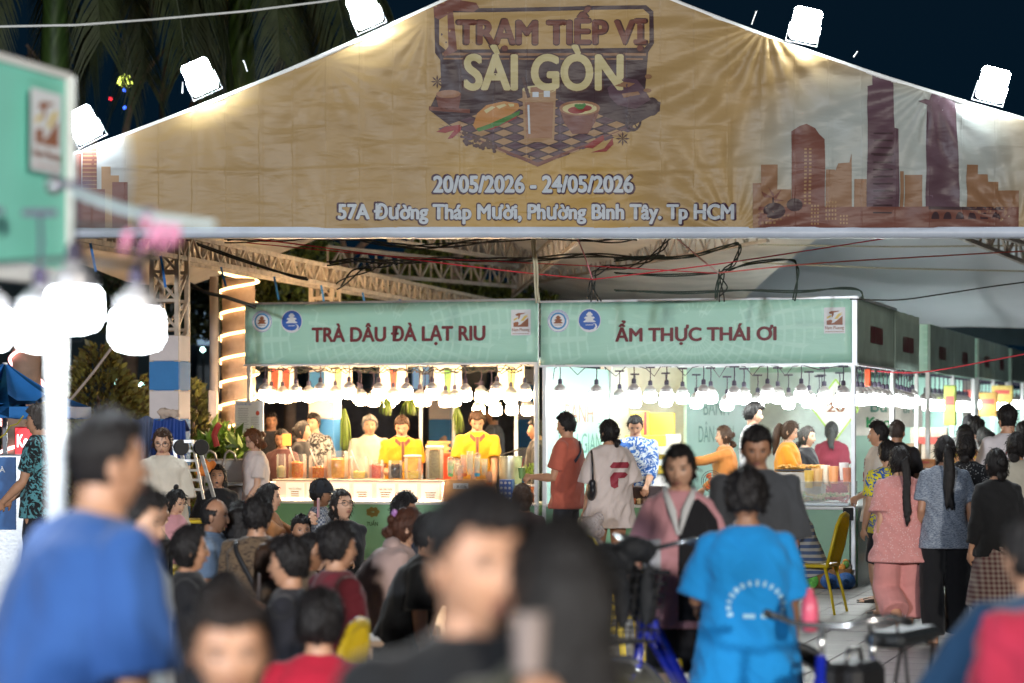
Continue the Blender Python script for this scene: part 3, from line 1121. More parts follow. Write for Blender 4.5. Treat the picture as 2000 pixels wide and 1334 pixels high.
def mint_mat():
 m, nt, b = new_mat('mint_print')
 v = coords(nt)
 sep = nt.nodes.new('ShaderNodeSeparateXYZ'); nt.links.new(v, sep.inputs[0])
 # faint mandala: rings and rays round the middle of each fascia
 r2 = math_node(nt, 'ADD', math_node(nt, 'POWER', sep.outputs[0], 2), math_node(nt, 'POWER', math_node(nt, 'MULTIPLY', sep.outputs[2], 1.0), 2))
 r_ = math_node(nt, 'SQRT', r2)
 ang = math_node(nt, 'ARCTAN2', sep.outputs[2], sep.outputs[0])
 rays = math_node(nt, 'SINE', math_node(nt, 'MULTIPLY', ang, 36))
 rings = math_node(nt, 'SINE', math_node(nt, 'MULTIPLY', r_, 62))
 pat = math_node(nt, 'MAXIMUM', rays, rings)
 dn = tex_noise(nt, v, 1.6, 2)
 pat = math_node(nt, 'MULTIPLY', pat, math_node(nt, 'GREATER_THAN', dn, 0.47))
 f = ramp(nt, pat, [(0.55, (0, 0, 0)), (0.85, (1, 1, 1))])
 f2 = math_node(nt, 'MULTIPLY', f, 0.5)
 base = ramp(nt, tex_noise(nt, v, 1.3, 4), [(0.3, (0.37, 0.68, 0.56)), (0.7, (0.42, 0.74, 0.62))])
 c = mix_rgb(nt, f2, base, (0.56, 0.86, 0.75))
 nt.links.new(c, b.inputs['Base Color'])
 b.inputs['Roughness'].default_value = 0.42
 v2 = coords(nt, (0.5, 1, 1.6))
 bump(nt, b, tex_noise(nt, v2, 2.6, 5, 0.6, 1.0), 0.35, 0.03)
 return m
MINT = mint_mat()
MINT_SHADED = mat('mint_print_shaded', (0.34, 0.46, 0.41), 0.7, 0, 0.2, 2.0, 0.2, 12)  # darker mint for side boards, their weak lighting put into the colour
MINT_WALL = mat('mint_wall_print', (0.45, 0.74, 0.66), 0.5, 0, 0.06, 2.0, 0.1, 8)
SKIRT = mat('green_skirt_print', (0.20, 0.42, 0.25), 0.35, 0, 0.12, 1.2, 0.15, 6)
MAROON = mat('maroon_print', (0.16, 0.022, 0.028), 0.5, 0, 0.05, bmp=0)
PRINT_WHITE = mat('white_print', (0.74, 0.78, 0.82), 0.45, 0, 0.03, bmp=0)
PRINT_BLUE = mat('blue_print', (0.03, 0.12, 0.48), 0.45, 0, 0.05, bmp=0)
PRINT_SKY = mat('sky_blue_print', (0.08, 0.35, 0.62), 0.45, 0, 0.05, bmp=0)
PRINT_BROWN = mat('brown_print', (0.30, 0.11, 0.05), 0.45, 0, 0.05, bmp=0)
PRINT_GOLD = mat('gold_print', (0.70, 0.55, 0.16), 0.45, 0, 0.05, bmp=0)
# ---------------------------------------------------------------- ground
YAW = R(-17.07)
UX = Vector((math.cos(YAW), math.sin(YAW), 0))       # along the stall fronts, to the right
UY = Vector((-math.sin(YAW), math.cos(YAW), 0))      # back along the stall sides
C0 = Vector((3.438, 24.3, 0))                        # front right corner of the Thai food stall
def ST(x, y, z=0.0):
 return C0 + UX * x + UY * y + Vector((0, 0, z))
m, nt, b = new_mat('paving')
v = coords(nt)
n1 = tex_noise(nt, v, 0.7, 5, 0.65)
c = ramp(nt, n1, [(0.3, (0.15, 0.145, 0.155)), (0.7, (0.22, 0.21, 0.22))])
c = mix_rgb(nt, ramp(nt, tex_noise(nt, v, 7, 5, 0.7), [(0.45, (0, 0, 0)), (0.75, (0.5, 0.5, 0.5))]), c, (0.11, 0.10, 0.095))
nt.links.new(c, b.inputs['Base Color'])
b.inputs['Roughness'].default_value = 0.42
bump(nt, b, tex_noise(nt, v, 22, 4), 0.2, 0.01)
PAVE = m
GROUT = mat('grout', (0.10, 0.095, 0.09), 0.8)
g = MB()
g.add([(-90, -30, 0), (90, -30, 0), (90, 160, 0), (-90, 160, 0)], [(0, 1, 2, 3)])
ground = struct(g.obj('ground', GROUT))
tm_ = MB()
tm_.box((0, 0, 0.006), (0.394, 0.394, 0.012), bev=0.004)
TILE_ME = tm_.mesh('paving_tile', PAVE)
cand = []
TS = 0.4
for i in range(-60, 60):
 for j in range(-60, 60):
  p = ST(i * TS, j * TS)
  if 9.5 < p.y < 44 and abs(p.x) < p.y * 0.235:
   px = 1000 + p.x * FPX / p.y
   py = HZ + CH * FPX / p.y
   pri = 0 if (px > 1480 and py < 1400) else (1 if px > 1180 else 2)
   cand.append((pri, p.y, p))
cand.sort(key=lambda t: (t[0], t[1]))
rest = MB()
for q, (pri, _, p) in enumerate(cand):
 dz = rnd.uniform(0, 0.002)
 if q < 300:
  o = bpy.data.objects.new('paving_tile', TILE_ME)
  COL.objects.link(o)
  o.location = (p.x, p.y, dz); o.rotation_euler = (rnd.uniform(-.003, .003), rnd.uniform(-.003, .003), YAW)
  o.parent = ground
 else:
  rest.box((p.x, p.y, 0.005), (0.394, 0.394, 0.010), rz=YAW)
ro = rest.obj('paving_tile_field', PAVE, ground, fix=False)
ro['kind'] = 'stuff'
# ---------------------------------------------------------------- festival tent: banner, hem, trusses, roof
BD = 20.6                                              # banner distance
bx = lambda px: (px - 1000) * BD / FPX
bz = lambda py: CH + (HZ - py) * BD / FPX
PEAK = (bx(1075), bz(-95))
BL = (bx(-60), bz(375))
BR = (bx(2140), bz(275))
BOT = bz(446)
def top_z(x):
 if x < PEAK[0]:
  t = (x - BL[0]) / (PEAK[0] - BL[0]); z = BL[1] + t * (PEAK[1] - BL[1])
 else:
  t = (BR[0] - x) / (BR[0] - PEAK[0]); z = BR[1] + t * (PEAK[1] - BR[1])
 return z - 0.10 * math.sin(math.pi * max(0, min(1, t)))
_an = [(bx(1495), bz(48), 1.3), (bx(1435), bz(455), 0.9), (bx(1820), bz(165), 1.0), (bx(835), bz(40), .45), (bx(640), bz(120), .3), (bx(400), bz(200), .2), (bx(1990), bz(450), 1.2), (bx(640), bz(440), .15)]
def sag(x, z):
 """Depth relief of the slack printed sheet."""
 y = 0.0
 for (ax, az, w) in _an:
  dx, dz = x - ax, z - az
  r = math.hypot(dx, dz) + 0.15
  a = math.atan2(dz, dx)
  y += w * 0.020 * math.exp(-r * 0.75) * math.sin(a * 17 + 1.5 * noise.noise(Vector((x * .8, z * .8, ax)))) * (r * r / (r * r + 0.12))
 right = max(0.0, min(1.0, (x + 0.2) / 2.0))
 d = (x * 0.36 - z * 0.93)                            # shallow folds running down to the left
 y += (0.006 + 0.028 * right) * noise.noise(Vector((d * 5.5, (x * .93 + z * .36) * 0.6, 3.1)))
 d2 = (x * 0.62 + z * 0.35)
 y += 0.030 * noise.noise(Vector((d2 * 2.0, z * 0.7, 7.7)))
 cx = math.exp(-((x - 0.1) / 1.2) ** 2) * math.exp(-((z - bz(210)) / 0.9) ** 2)
 y += 0.010 * cx * noise.noise(Vector(((x * .8 - z * .55) * 9, z * 1.2, 1.0)))
 fr = (x / 0.285) % 1.0
 y -= 0.004 * math.exp(-((fr - 0.5) / 0.03) ** 2)
 y -= 0.004 * math.exp(-((z - bz(330) + .02 * math.sin(x * 2)) / 0.02) ** 2)
 return y
def ban(x, z, lift=0.0):
 return (x, BD + sag(x, z) - (lift + 0.003 if lift else 0.0), z)
def vinyl(name, col, var=0.05):
 col = vcol(col, 0.70)
 m, nt, b = new_mat(name)
 v = coords(nt)
 c = ramp(nt, tex_noise(nt, v, 1.1, 4), [(0.3, vcol(col, 1 - var)), (0.7, vcol(col, 1 + var))])
 nt.links.new(c, b.inputs['Base Color'])
 b.inputs['Roughness'].default_value = 0.42
 b.inputs['Specular IOR Level'].default_value = 0.32
 vv = coords(nt, (1.0, 1, 3.2), rot=(0, R(20), 0))
 h1 = tex_noise(nt, vv, 2.0, 3, 0.45, 0.3)
 sp = nt.nodes.new('ShaderNodeSeparateXYZ'); nt.links.new(v, sp.inputs[0])
 def crease(sock, period, off):
  f = math_node(nt, 'FRACT', math_node(nt, 'DIVIDE', math_node(nt, 'ADD', sock, off), period))
  return ramp(nt, math_node(nt, 'ABSOLUTE', math_node(nt, 'SUBTRACT', f, 0.5)), [(0.0, (1, 1, 1)), (0.035, (0, 0, 0))])
 wob = math_node(nt, 'ADD', sp.outputs[0], math_node(nt, 'MULTIPLY', h1, 0.03))
 wz = math_node(nt, 'ADD', sp.outputs[2], math_node(nt, 'MULTIPLY', h1, 0.08))
 cr = math_node(nt, 'ADD', math_node(nt, 'MULTIPLY', crease(wob, 0.285, 0.0), 0.06), math_node(nt, 'MULTIPLY', crease(wz, 1.1, 0.35), 0.06))
 bump(nt, b, math_node(nt, 'ADD', h1, cr), 0.29, 0.08)
 return m
def ban_base():
 m = vinyl('banner_vinyl', (0.47, 0.315, 0.135))
 nt = m.node_tree
 b = nt.nodes['Principled BSDF']
 v = coords(nt)
 sep = nt.nodes.new('ShaderNodeSeparateXYZ'); nt.links.new(v, sep.inputs[0])
 # pale sky areas of the print to the right and far left, deeper gold along the foot
 def blob(cx, cz, rx, rz_):
  a = math_node(nt, 'POWER', math_node(nt, 'DIVIDE', math_node(nt, 'SUBTRACT', sep.outputs[0], cx), rx), 2)
  c = math_node(nt, 'POWER', math_node(nt, 'DIVIDE', math_node(nt, 'SUBTRACT', sep.outputs[2], cz), rz_), 2)
  s = math_node(nt, 'SQRT', math_node(nt, 'ADD', a, c))
  return ramp(nt, s, [(0.55, (1, 1, 1)), (1.0, (0, 0, 0))])
 old = b.inputs['Base Color'].links[0].from_socket
 c = mix_rgb(nt, blob(bx(1745), bz(310), 1.45, 0.95), old, (0.32, 0.345, 0.325))
 c = mix_rgb(nt, blob(bx(190), bz(330), 0.36, 0.75), c, (0.33, 0.35, 0.35))
 foot = ramp(nt, math_node(nt, 'SUBTRACT', sep.outputs[2], bz(445)), [(0.35, (1, 1, 1)), (0.85, (0, 0, 0))])
 midx = ramp(nt, math_node(nt, 'ABSOLUTE', math_node(nt, 'SUBTRACT', sep.outputs[0], 0.2)), [(0.6, (0.8, 0.8, 0.8)), (1.0, (0, 0, 0))])
 f = math_node(nt, 'MULTIPLY', foot, midx)
 c = mix_rgb(nt, f, c, (0.40, 0.25, 0.062))
 nt.links.new(c, b.inputs['Base Color'])
 return m
tent = thing('market_tent', 'big tan gabled festival tent front with printed banner over the stalls', 'tent', (0, 0, 0))
NX, NZ = 560, 150
vs, fs = [], []
x0, x1 = BL[0], BR[0]
for i in range(NX + 1):
 x = x0 + (x1 - x0) * i / NX
 zt = top_z(x)
 for j in range(NZ + 1):
  z = BOT + (zt - BOT) * j / NZ
  vs.append(ban(x, z))
for i in range(NX):
 for j in range(NZ):
  a = i * (NZ + 1) + j
  fs.append((a, a + NZ + 1, a + NZ + 2, a + 1))
bm_ = MB(); bm_.add(vs, fs)
bm_.obj('banner_sheet', ban_base(), tent, True, fix=False)
# print on the banner
V_DK = vinyl('banner_dark_brown', (0.085, 0.035, 0.030))
V_BR = vinyl('banner_brown', (0.20, 0.075, 0.055))
V_BR2 = vinyl('banner_mid_brown', (0.30, 0.16, 0.085))
V_BR3 = vinyl('banner_tan_brown', (0.40, 0.24, 0.12))
V_PUR = vinyl('banner_plum', (0.12, 0.065, 0.085))
V_PUR2 = vinyl('banner_plum_dark', (0.06, 0.032, 0.038))
V_CR = vinyl('banner_cream', (0.62, 0.54, 0.28))
V_WH = vinyl('banner_white', (0.60, 0.66, 0.72))
V_OUT = vinyl('banner_outline', (0.06, 0.02, 0.045))
V_GR = vinyl('banner_green', (0.07, 0.22, 0.05))
V_RD = vinyl('banner_red', (0.30, 0.04, 0.035))
V_BUN = vinyl('banner_bread', (0.52, 0.24, 0.07))
V_COF = vinyl('banner_coffee', (0.34, 0.17, 0.09))
V_GOLD = vinyl('banner_gold', (0.50, 0.33, 0.13))
def grid_cut(vs, fs, step=0.032):
 me = bpy.data.meshes.new('t'); me.from_pydata([(v[0], v[1], v[2]) for v in vs], [], fs)
 bm = bmesh.new(); bm.from_mesh(me); bpy.data.meshes.remove(me)
 xs = [v.co.x for v in bm.verts]; zs = [v.co.z for v in bm.verts]
 x = math.floor(min(xs) / step) * step
 while x < max(xs):
  bmesh.ops.bisect_plane(bm, geom=bm.verts[:] + bm.edges[:] + bm.faces[:], plane_co=(x, 0, 0), plane_no=(1, 0, 0)); x += step
 z = math.floor(min(zs) / step) * step
 while z < max(zs):
  bmesh.ops.bisect_plane(bm, geom=bm.verts[:] + bm.edges[:] + bm.faces[:], plane_co=(0, 0, z), plane_no=(0, 0, 1)); z += step
 bm.verts.index_update()
 V = [tuple(v.co) for v in bm.verts]; Fc = [tuple(v.index for v in f.verts) for f in bm.faces]
 bm.free()
 return V, Fc
_lift = [0.0025]
def put_print(vs, fs, name, material, lift, cx=0, cz=0, step=0.032):
 vs = [(v[0] + cx, v[1], v[2] + cz) for v in vs]
 V, Fc = grid_cut(vs, fs, step)
 V2 = [ban(x, min(z, top_z(x) - .004), lift - y_) for (x, y_, z) in V]
 Fc = [f for f in Fc if sum(V[a][2] - top_z(V[a][0]) for a in f) < 0]
 m = MB(); m.add(V2, Fc)
 # face the camera
 return m.obj(name, material, tent, True, fix=False)
def poly_px(polys, name, material, lift, step=0.032):
 """Flat printed shapes given as polygons of photo pixels, laid on the sheet."""
 small = name in ('skyline_window', 'peppercorn', 'table_tiles', 'skyline_ledge', 'cart_wheel', 'star_anise')
 if len(polys) > 1 and not small:
  for pl in polys:
   poly_px([pl], name, material, lift, step)
  return None
 vs, fs = [], []
 for pl in polys:
  o = len(vs)
  vs += [(bx(x), 0, bz(y)) for x, y in pl]
  fs.append(tuple(range(o, o + len(pl))))
 me = bpy.data.meshes.new('t'); me.from_pydata(vs, [], fs)
 bm = bmesh.new(); bm.from_mesh(me)
 bmesh.ops.triangulate(bm, faces=bm.faces)
 bm.verts.index_update()
 vs = [tuple(v.co) for v in bm.verts]; fs = [tuple(v.index for v in f.verts) for f in bm.faces]
 bm.free(); bpy.data.meshes.remove(me)
 o = put_print(vs, fs, name, material, lift, 0, 0, step)
 if small:
  o['kind'] = 'stuff'
 return o
def rect(x0, y0, x1, y1):
 return [(x0, y0), (x1, y0), (x1, y1), (x0, y1)]
def circ(cx, cy, r, ry=None, n=20, a0=0, a1=360):
 ry = ry or r
 return [(cx + r * math.cos(R(a0 + (a1 - a0) * i / n)), cy + ry * math.sin(R(a0 + (a1 - a0) * i / n))) for i in range(n if a1 - a0 == 360 else n + 1)]
def text_px(body, x0, y0, x1, y1, name, material, bold, lift, outline=None, step=0.032):
 w, h = (x1 - x0) * BD / FPX, (y1 - y0) * BD / FPX
 cx, cz = bx((x0 + x1) / 2), bz((y0 + y1) / 2)
 if outline:
  V, Fc = fit_text(body, w + 0.035, h + 0.03, bold + outline[1])
  put_print(V, Fc, 'lettering_outline', outline[0], lift - 0.0018, cx, cz, step)
 V, Fc = fit_text(body, w, h, bold)
 put_print(V, Fc, name, material, lift, cx, cz, step)
text_px('20/05/2026 - 24/05/2026', 846, 343, 1237, 377, 'lettering', V_WH, 0.046, 0.006, (V_OUT, 0.034))
text_px('57A Đường Tháp Mười, Phường Bình Tây. Tp HCM', 660, 397, 1434, 438, 'lettering', V_WH, 0.046, 0.006, (V_OUT, 0.034))
# logo: plaque, lettering, table of food
plaque = [(848, 18), (1262, 10), (1276, 22), (1277, 85), (1266, 102), (1262, 150), (1258, 190), (1290, 200), (1288, 218), (1205, 262), (1050, 326), (900, 262), (838, 215), (850, 190), (862, 170), (860, 118), (850, 104)]
poly_px([plaque], 'logo_ground', V_PUR2, 0.0025)
poly_px([[(858, 26), (1256, 18), (1268, 28), (1268, 84), (1258, 94), (870, 98), (858, 88)]], 'logo_panel', V_GOLD, 0.0038)
poly_px([rect(864, 104, 1262, 109), rect(866, 114, 1256, 117)], 'logo_cornice', V_BR2, 0.0038)
text_px('TRẠM TIẾP VỊ', 893, 14, 1262, 100, 'lettering', V_BR, 0.045, 0.0062, (V_DK, 0.026))
poly_px([[(846, 2), (862, -6), (930, 6), (936, 16), (925, 24), (885, 22), (893, 100), (868, 112), (866, 104), (876, 92), (874, 30), (858, 40), (848, 34)]], 'logo_flourish', V_BR, 0.0052)
text_px('SÀI GÒN', 906, 88, 1218, 178, 'lettering', V_CR, 0.045, 0.0066, (V_DK, 0.026))
# tiled table top, drawn as a lozenge of tiles
tiles_l, tiles_d = [], []
for i in range(9):
 for j in range(9):
  def q(u, w):
   return (1050 + (u - w) * 22, 326 - (u + w) * 8.2)
  if (i + j) % 1 == 0:
   pl = [q(i + .08, j + .08), q(i + .92, j + .08), q(i + .92, j + .92), q(i + .08, j + .92)]
   (tiles_l if (i + j) % 2 else tiles_d).append(pl)
poly_px(tiles_l, 'table_tiles', V_BR3, 0.0042)
poly_px(tiles_d, 'table_tiles', V_PUR, 0.0042)
poly_px([[(1050, 326), (1050, 318), (862, 244), (852, 240)], [(1050, 326), (1050, 318), (1238, 244), (1248, 240)]], 'table_edge', V_BR, 0.0048)
# banh mi
poly_px([[(924, 246), (932, 222), (950, 206), (985, 198), (1012, 202), (1015, 212), (990, 230), (950, 248), (930, 254)]], 'bread', V_BUN, 0.0056)
poly_px([[(930, 252), (955, 243), (1016, 216), (1014, 224), (975, 246), (935, 258)]], 'salad', V_GR, 0.0062)
poly_px([[(945, 216), (960, 208), (968, 210), (950, 222)], [(968, 208), (985, 203), (990, 206), (975, 213)], [(992, 203), (1004, 203), (1004, 208), (996, 209)]], 'bread_slash', V_CR, 0.0064)
poly_px([[(936, 254), (975, 243), (1012, 222), (1008, 232), (960, 254)]], 'filling', V_RD, 0.0058)
# iced coffee glass
poly_px([[(1020, 174), (1086, 174), (1082, 278), (1024, 278)]], 'glass', V_BR3, 0.0058)
poly_px([[(1025, 200), (1081, 200), (1078, 270), (1028, 270)]], 'coffee', V_COF, 0.0064)
poly_px([circ(1053, 175, 33, 8), ], 'glass_rim', V_CR, 0.0062)
poly_px([circ(1053, 176, 29, 6), ], 'coffee_top', V_COF, 0.0068)
poly_px([[(1018, 152), (1024, 150), (1036, 190), (1030, 192)]], 'straw', V_DK, 0.0074)
poly_px([rect(1062, 178, 1074, 190), rect(1040, 180, 1052, 190), [(1030, 205), (1034, 205), (1036, 262), (1032, 262)]], 'ice', V_WH, 0.0076)
# noodle bowl
poly_px([[(1092, 212), (1172, 212), (1162, 240), (1148, 262), (1118, 262), (1102, 240)]], 'bowl', V_BR, 0.0056)
poly_px([circ(1132, 212, 40, 15)], 'bowl_rim', V_COF, 0.0062)
poly_px([circ(1132, 213, 34, 11)], 'broth', V_CR, 0.0068)
poly_px([circ(1126, 216, 17, 7), circ(1142, 212, 14, 6)], 'meat', V_RD, 0.0074)
poly_px([circ(1133, 209, 9, 6, 7), circ(1126, 207, 5, 4, 5), circ(1140, 206, 5, 4, 5)], 'herb', V_GR, 0.008)
# cup, spices, cart wheel, chillies
poly_px([[(851, 188), (901, 184), (896, 214), (858, 216)], [(838, 208), (918, 214), (918, 222), (838, 216)]], 'cup', V_BR, 0.0058)
poly_px([circ(876, 184, 24, 8)], 'cup_rim', V_COF, 0.0064)
stars = []
for (cx, cy, r) in ((854, 160, 13), (1216, 271, 14)):
 for a in range(8):
  t = R(a * 45)
  stars.append([(cx, cy), (cx + r * math.cos(t - .22) * .6, cy + r * math.sin(t - .22) * .6), (cx + r * math.cos(t), cy + r * math.sin(t)), (cx + r * math.cos(t + .22) * .6, cy + r * math.sin(t + .22) * .6)])
poly_px(stars, 'star_anise', V_DK, 0.0058)
pc = []
rr2 = random.Random(3)
for i in range(46):
 t = rr2.random()
 pc.append(circ(898 + t * 70 + rr2.uniform(-8, 8), 262 + t * 26 + rr2.uniform(-10, 14), rr2.uniform(2.5, 4.5), n=8))
poly_px(pc, 'peppercorn', V_DK, 0.0058)
poly_px([[(852, 258), (870, 248), (900, 244), (896, 252), (870, 260)], [(874, 272), (888, 254), (902, 247), (900, 256), (884, 270)], [(1140, 288), (1160, 274), (1178, 264), (1180, 274), (1158, 290)], [(1154, 298), (1180, 290), (1196, 270), (1198, 282), (1184, 296)]], 'chilli', V_RD, 0.0058)
ws = []
for (cx, cy, ro_, ri) in ((1236, 236, 21, 16), (1273, 209, 18, 13)):
 for a in range(20):
  t0, t1 = R(a * 18), R(a * 18 + 18)
  ws.append([(cx + ro_ * .8 * math.cos(t0), cy + ro_ * math.sin(t0)), (cx + ro_ * .8 * math.cos(t1), cy + ro_ * math.sin(t1)), (cx + ri * .8 * math.cos(t1), cy + ri * math.sin(t1)), (cx + ri * .8 * math.cos(t0), cy + ri * math.sin(t0))])
 for a in range(8):
  t = R(a * 45 + 10)
  ws.append([(cx - 1, cy), (cx + ri * .8 * math.cos(t) - 1, cy + ri * math.sin(t)), (cx + ri * .8 * math.cos(t) + 1, cy + ri * math.sin(t)), (cx + 1, cy)])
poly_px(ws, 'cart_wheel', V_PUR2, 0.0058)
poly_px([[(1186, 172), (1212, 152), (1244, 156), (1256, 172), (1270, 196), (1240, 214), (1206, 206), (1190, 190)]], 'cart_body', V_PUR, 0.0070)
poly_px([[(1200, 168), (1218, 160), (1240, 164), (1226, 172)], [(1214, 184), (1246, 180), (1250, 186), (1218, 192)], circ(1266, 150, 7, 5, 8), circ(1264, 178, 8, 4, 8)], 'cart_trim', V_BR2, 0.0078)
# skyline print on the right and the left end
poly_px([[(1546, 445), (1546, 256), (1562, 246), (1575, 242), (1592, 250), (1600, 262), (1610, 272), (1611, 445)]], 'skyline_tower', V_BR, 0.0030)
poly_px([[(1692, 445), (1694, 168), (1704, 166), (1704, 128), (1722, 130), (1736, 142), (1744, 150), (1746, 250), (1754, 252), (1756, 445)]], 'skyline_tower', V_PUR, 0.0030)
poly_px([[(1806, 445), (1810, 208), (1820, 180), (1845, 180), (1866, 200), (1874, 370), (1874, 445)], [(1792, 198), (1806, 194), (1826, 198), (1812, 206)]], 'skyline_tower', V_PUR, 0.0030)
poly_px([rect(1470, 358, 1500, 445), rect(1486, 322, 1518, 445), rect(1508, 370, 1545, 445), rect(1612, 332, 1630, 445), [(1626, 445), (1628, 340), (1636, 320), (1658, 318), (1662, 300), (1664, 445)], rect(1668, 350, 1692, 445), rect(1757, 335, 1764, 445), rect(1766, 342, 1800, 445), rect(1888, 322, 1910, 445), rect(1908, 340, 1930, 445), rect(1925, 355, 1950, 445), rect(1950, 372, 1990, 445)], 'skyline_block', V_BR2, 0.0042)
poly_px([rect(1480, 404, 1990, 445)], 'skyline_foot', V_BR, 0.0052)
wins = []
for (x0_, y0_, nx_, ny_, sx_, sy_) in ((1584, 400, 3, 6, 6, 7), (1612, 393, 4, 5, 6, 8), (1494, 425, 3, 2, 8, 8), (1640, 420, 3, 3, 6, 7), (1570, 290, 2, 16, 9, 7)):
 for i in range(nx_):
  for j in range(ny_):
   wins.append(rect(x0_ + i * sx_, y0_ + j * sy_, x0_ + i * sx_ + sx_ * .55, y0_ + j * sy_ + sy_ * .55))
poly_px(wins, 'skyline_window', V_BR3, 0.0062)
for i in range(5):
 pass
poly_px([circ(1826 + i * 24, 428, 8, 14, 10, 180, 360) for i in range(6)], 'skyline_arch', V_PUR2, 0.0062)
poly_px([rect(1812, 404, 1960, 410), rect(1700, 300, 1745, 303)] + [rect(1705, 260 + 14 * i, 1742, 263 + 14 * i) for i in range(12)], 'skyline_ledge', V_PUR2, 0.0062)
poly_px([circ(1512, 412, 22, 16, 12), circ(1552, 400, 16, 13, 12), rect(1508, 386, 1511, 412)], 'skyline_tree', V_PUR2, 0.0072)
poly_px([[(1510, 386), (1486, 374), (1492, 386)], [(1510, 386), (1500, 366), (1512, 380)], [(1510, 386), (1526, 370), (1516, 388)], [(1510, 388), (1532, 392), (1514, 394)]], 'skyline_palm', V_BR, 0.0074)
poly_px([rect(148, 262, 160, 445), rect(162, 275, 190, 445)], 'skyline_tower', V_BR, 0.0030)
poly_px([rect(162, 280 + 8 * i, 190, 282 + 8 * i) for i in range(12)], 'skyline_ledge', V_BR3, 0.0042)
poly_px([rect(199, 326, 217, 445), rect(217, 343, 233, 445)], 'skyline_block', V_BR3, 0.0034)
poly_px([rect(220, 356, 250, 445), rect(150, 370, 206, 445)], 'skyline_block', V_BR, 0.0046)
# pale hem along the foot and piping on the gable
HEM = mat('hem_white_vinyl', (0.50, 0.56, 0.66), 0.4, 0, 0.1, 2.5, 0.5, 9)
hm_ = MB()
vs, fs = [], []
for i in range(161):
 x = x0 + (x1 - x0) * i / 160
 w_ = 0.010 * noise.noise(Vector((x * 2.2, 0, 5)))
 vs += [(x, BD - 0.006 + w_ * .3, BOT + 0.012), (x, BD - 0.035 + w_, BOT - 0.028), (x, BD - 0.02 + w_, BOT - 0.078 + w_ * .6), (x, BD + 0.06, BOT - 0.085 + w_ * .6), (x, BD + 0.06, BOT + 0.01)]
for i in range(160):
 for j in range(4):
  a = i * 5 + j
  fs.append((a, a + 1, a + 6, a + 5))
hm_.add(vs, fs)
hm_.obj('banner_hem', HEM, tent, True)
gp = MB()
for i in range(40):
 pass
gp.tube([(x0 + (x1 - x0) * i / 60, BD + 0.02, top_z(x0 + (x1 - x0) * i / 60) + 0.012) for i in range(61)], 0.022, 8)
gp.obj('gable_pipe', WHITE_PAINT, tent, True)
# roof sheets behind the gable
ROOF = mat('roof_tarp', (0.50, 0.46, 0.43), 0.6, 0, 0.15, 0.8, 0.5, 4)
rf = MB()
YB = 30.0
for (xa, za, xb, zb) in ((BL[0] - 0.6, BL[1] - .3, PEAK[0], PEAK[1]), (PEAK[0], PEAK[1], BR[0] + .6, BR[1] - .35)):
 n1_, n2_ = 20, 14
 o = []
 for i in range(n1_ + 1):
  for j in range(n2_ + 1):
   t, u = i / n1_, j / n2_
   x = xa + (xb - xa) * t; z = za + (zb - za) * t - 0.12 * math.sin(math.pi * t) - 0.10 * math.sin(math.pi * u * 2) ** 2
   o.append((x + u * 1.2, BD + 0.08 + (YB - BD) * u, z + 0.02))
 f_ = [(i * (n2_ + 1) + j, (i + 1) * (n2_ + 1) + j, (i + 1) * (n2_ + 1) + j + 1, i * (n2_ + 1) + j + 1) for i in range(n1_) for j in range(n2_)]
 rf.add(o, f_)
rf.obj('roof_sheet', ROOF, tent, True, fix=False)
def truss(mb, a, b, depth=0.26, width=0.0, step=0.28, ch=0.045, up=(0, 0, 1)):
 a, b = Vector(a), Vector(b)
 d = (b - a); L = d.length; d.normalize(); upv = Vector(up)
 mb.bar(a, b, ch, ch); mb.bar(a + upv * depth, b + upv * depth, ch, ch)
 n = max(2, int(L / step))
 for i in range(n):
  p, q = a + d * (L * i / n), a + d * (L * (i + 1) / n)
  if i % 2 == 0:
   mb.bar(p, q + upv * depth, ch * .55, ch * .55)
  else:
   mb.bar(p + upv * depth, q, ch * .55, ch * .55)
  mb.bar(p, p + upv * depth, ch * .5, ch * .5)
COLS = [(-3.34, 23.6), (-2.22, 28.7), (-0.98, 34.0), (0.24, 39.3)]
# truss columns, each wrapped in blue and white cloth up to head height
CLB = mat('column_blue_cloth', (0.04, 0.20, 0.48), 0.7, 0, 0.08, 3, 0.3, 14)
CLW = mat('column_white_cloth', (0.66, 0.60, 0.60), 0.7, 0, 0.08, 3, 0.3, 14)
for i, (cx, cy_) in enumerate(COLS):
 t = thing('truss_column', ['nearest tent column, wrapped in blue and pink-white cloth bands', 'cloth-banded tent column standing behind the striped drinks stall sign, left of the elderly man', 'third cloth-banded tent column, seen through the drinks stall middle', 'farthest cloth-banded tent column, at the right of the drinks stall opening'][i], 'column', (cx, cy_, 0), YAW * 0.8, 'cloth-wrapped tent columns')
 w = 0.31
 z = 0.0
 for q, (z0_, z1_, mm_) in enumerate(((0, .45, CLW), (.45, .86, CLB), (.86, 1.25, CLW), (1.25, 1.71, CLB), (1.71, 1.985, CLW), (1.985, 2.27, CLB), (2.27, 2.52, CLW))):
  m_ = MB(); m_.box((0, 0, (z0_ + z1_) / 2), (w + (q % 2) * .004, w + (q % 2) * .004, z1_ - z0_), bev=0.01)
  m_.obj('cloth_band', mm_, t)
 m_ = MB()
 for sx in (-1, 1):
  for sy in (-1, 1):
   m_.bar((sx * .13, sy * .13, 0), (sx * .13, sy * .13, 3.45), .045)
 for k_ in range(4):
  z0_ = 2.3 + k_ * .28
  for sx in (-1, 1):
   m_.bar((sx * .13, -.13, z0_), (sx * .13, .13, z0_ + .28), .024)
   m_.bar((-sx * .13, sx * .13, z0_), (sx * .13, sx * .13, z0_ + .28), .024)
  m_.bar((-.13, -.13, z0_), (.13, -.13, z0_), .03)
  m_.bar((-.13, .13, z0_), (.13, .13, z0_), .03)
 m_.obj('steel_frame', RUST, t)
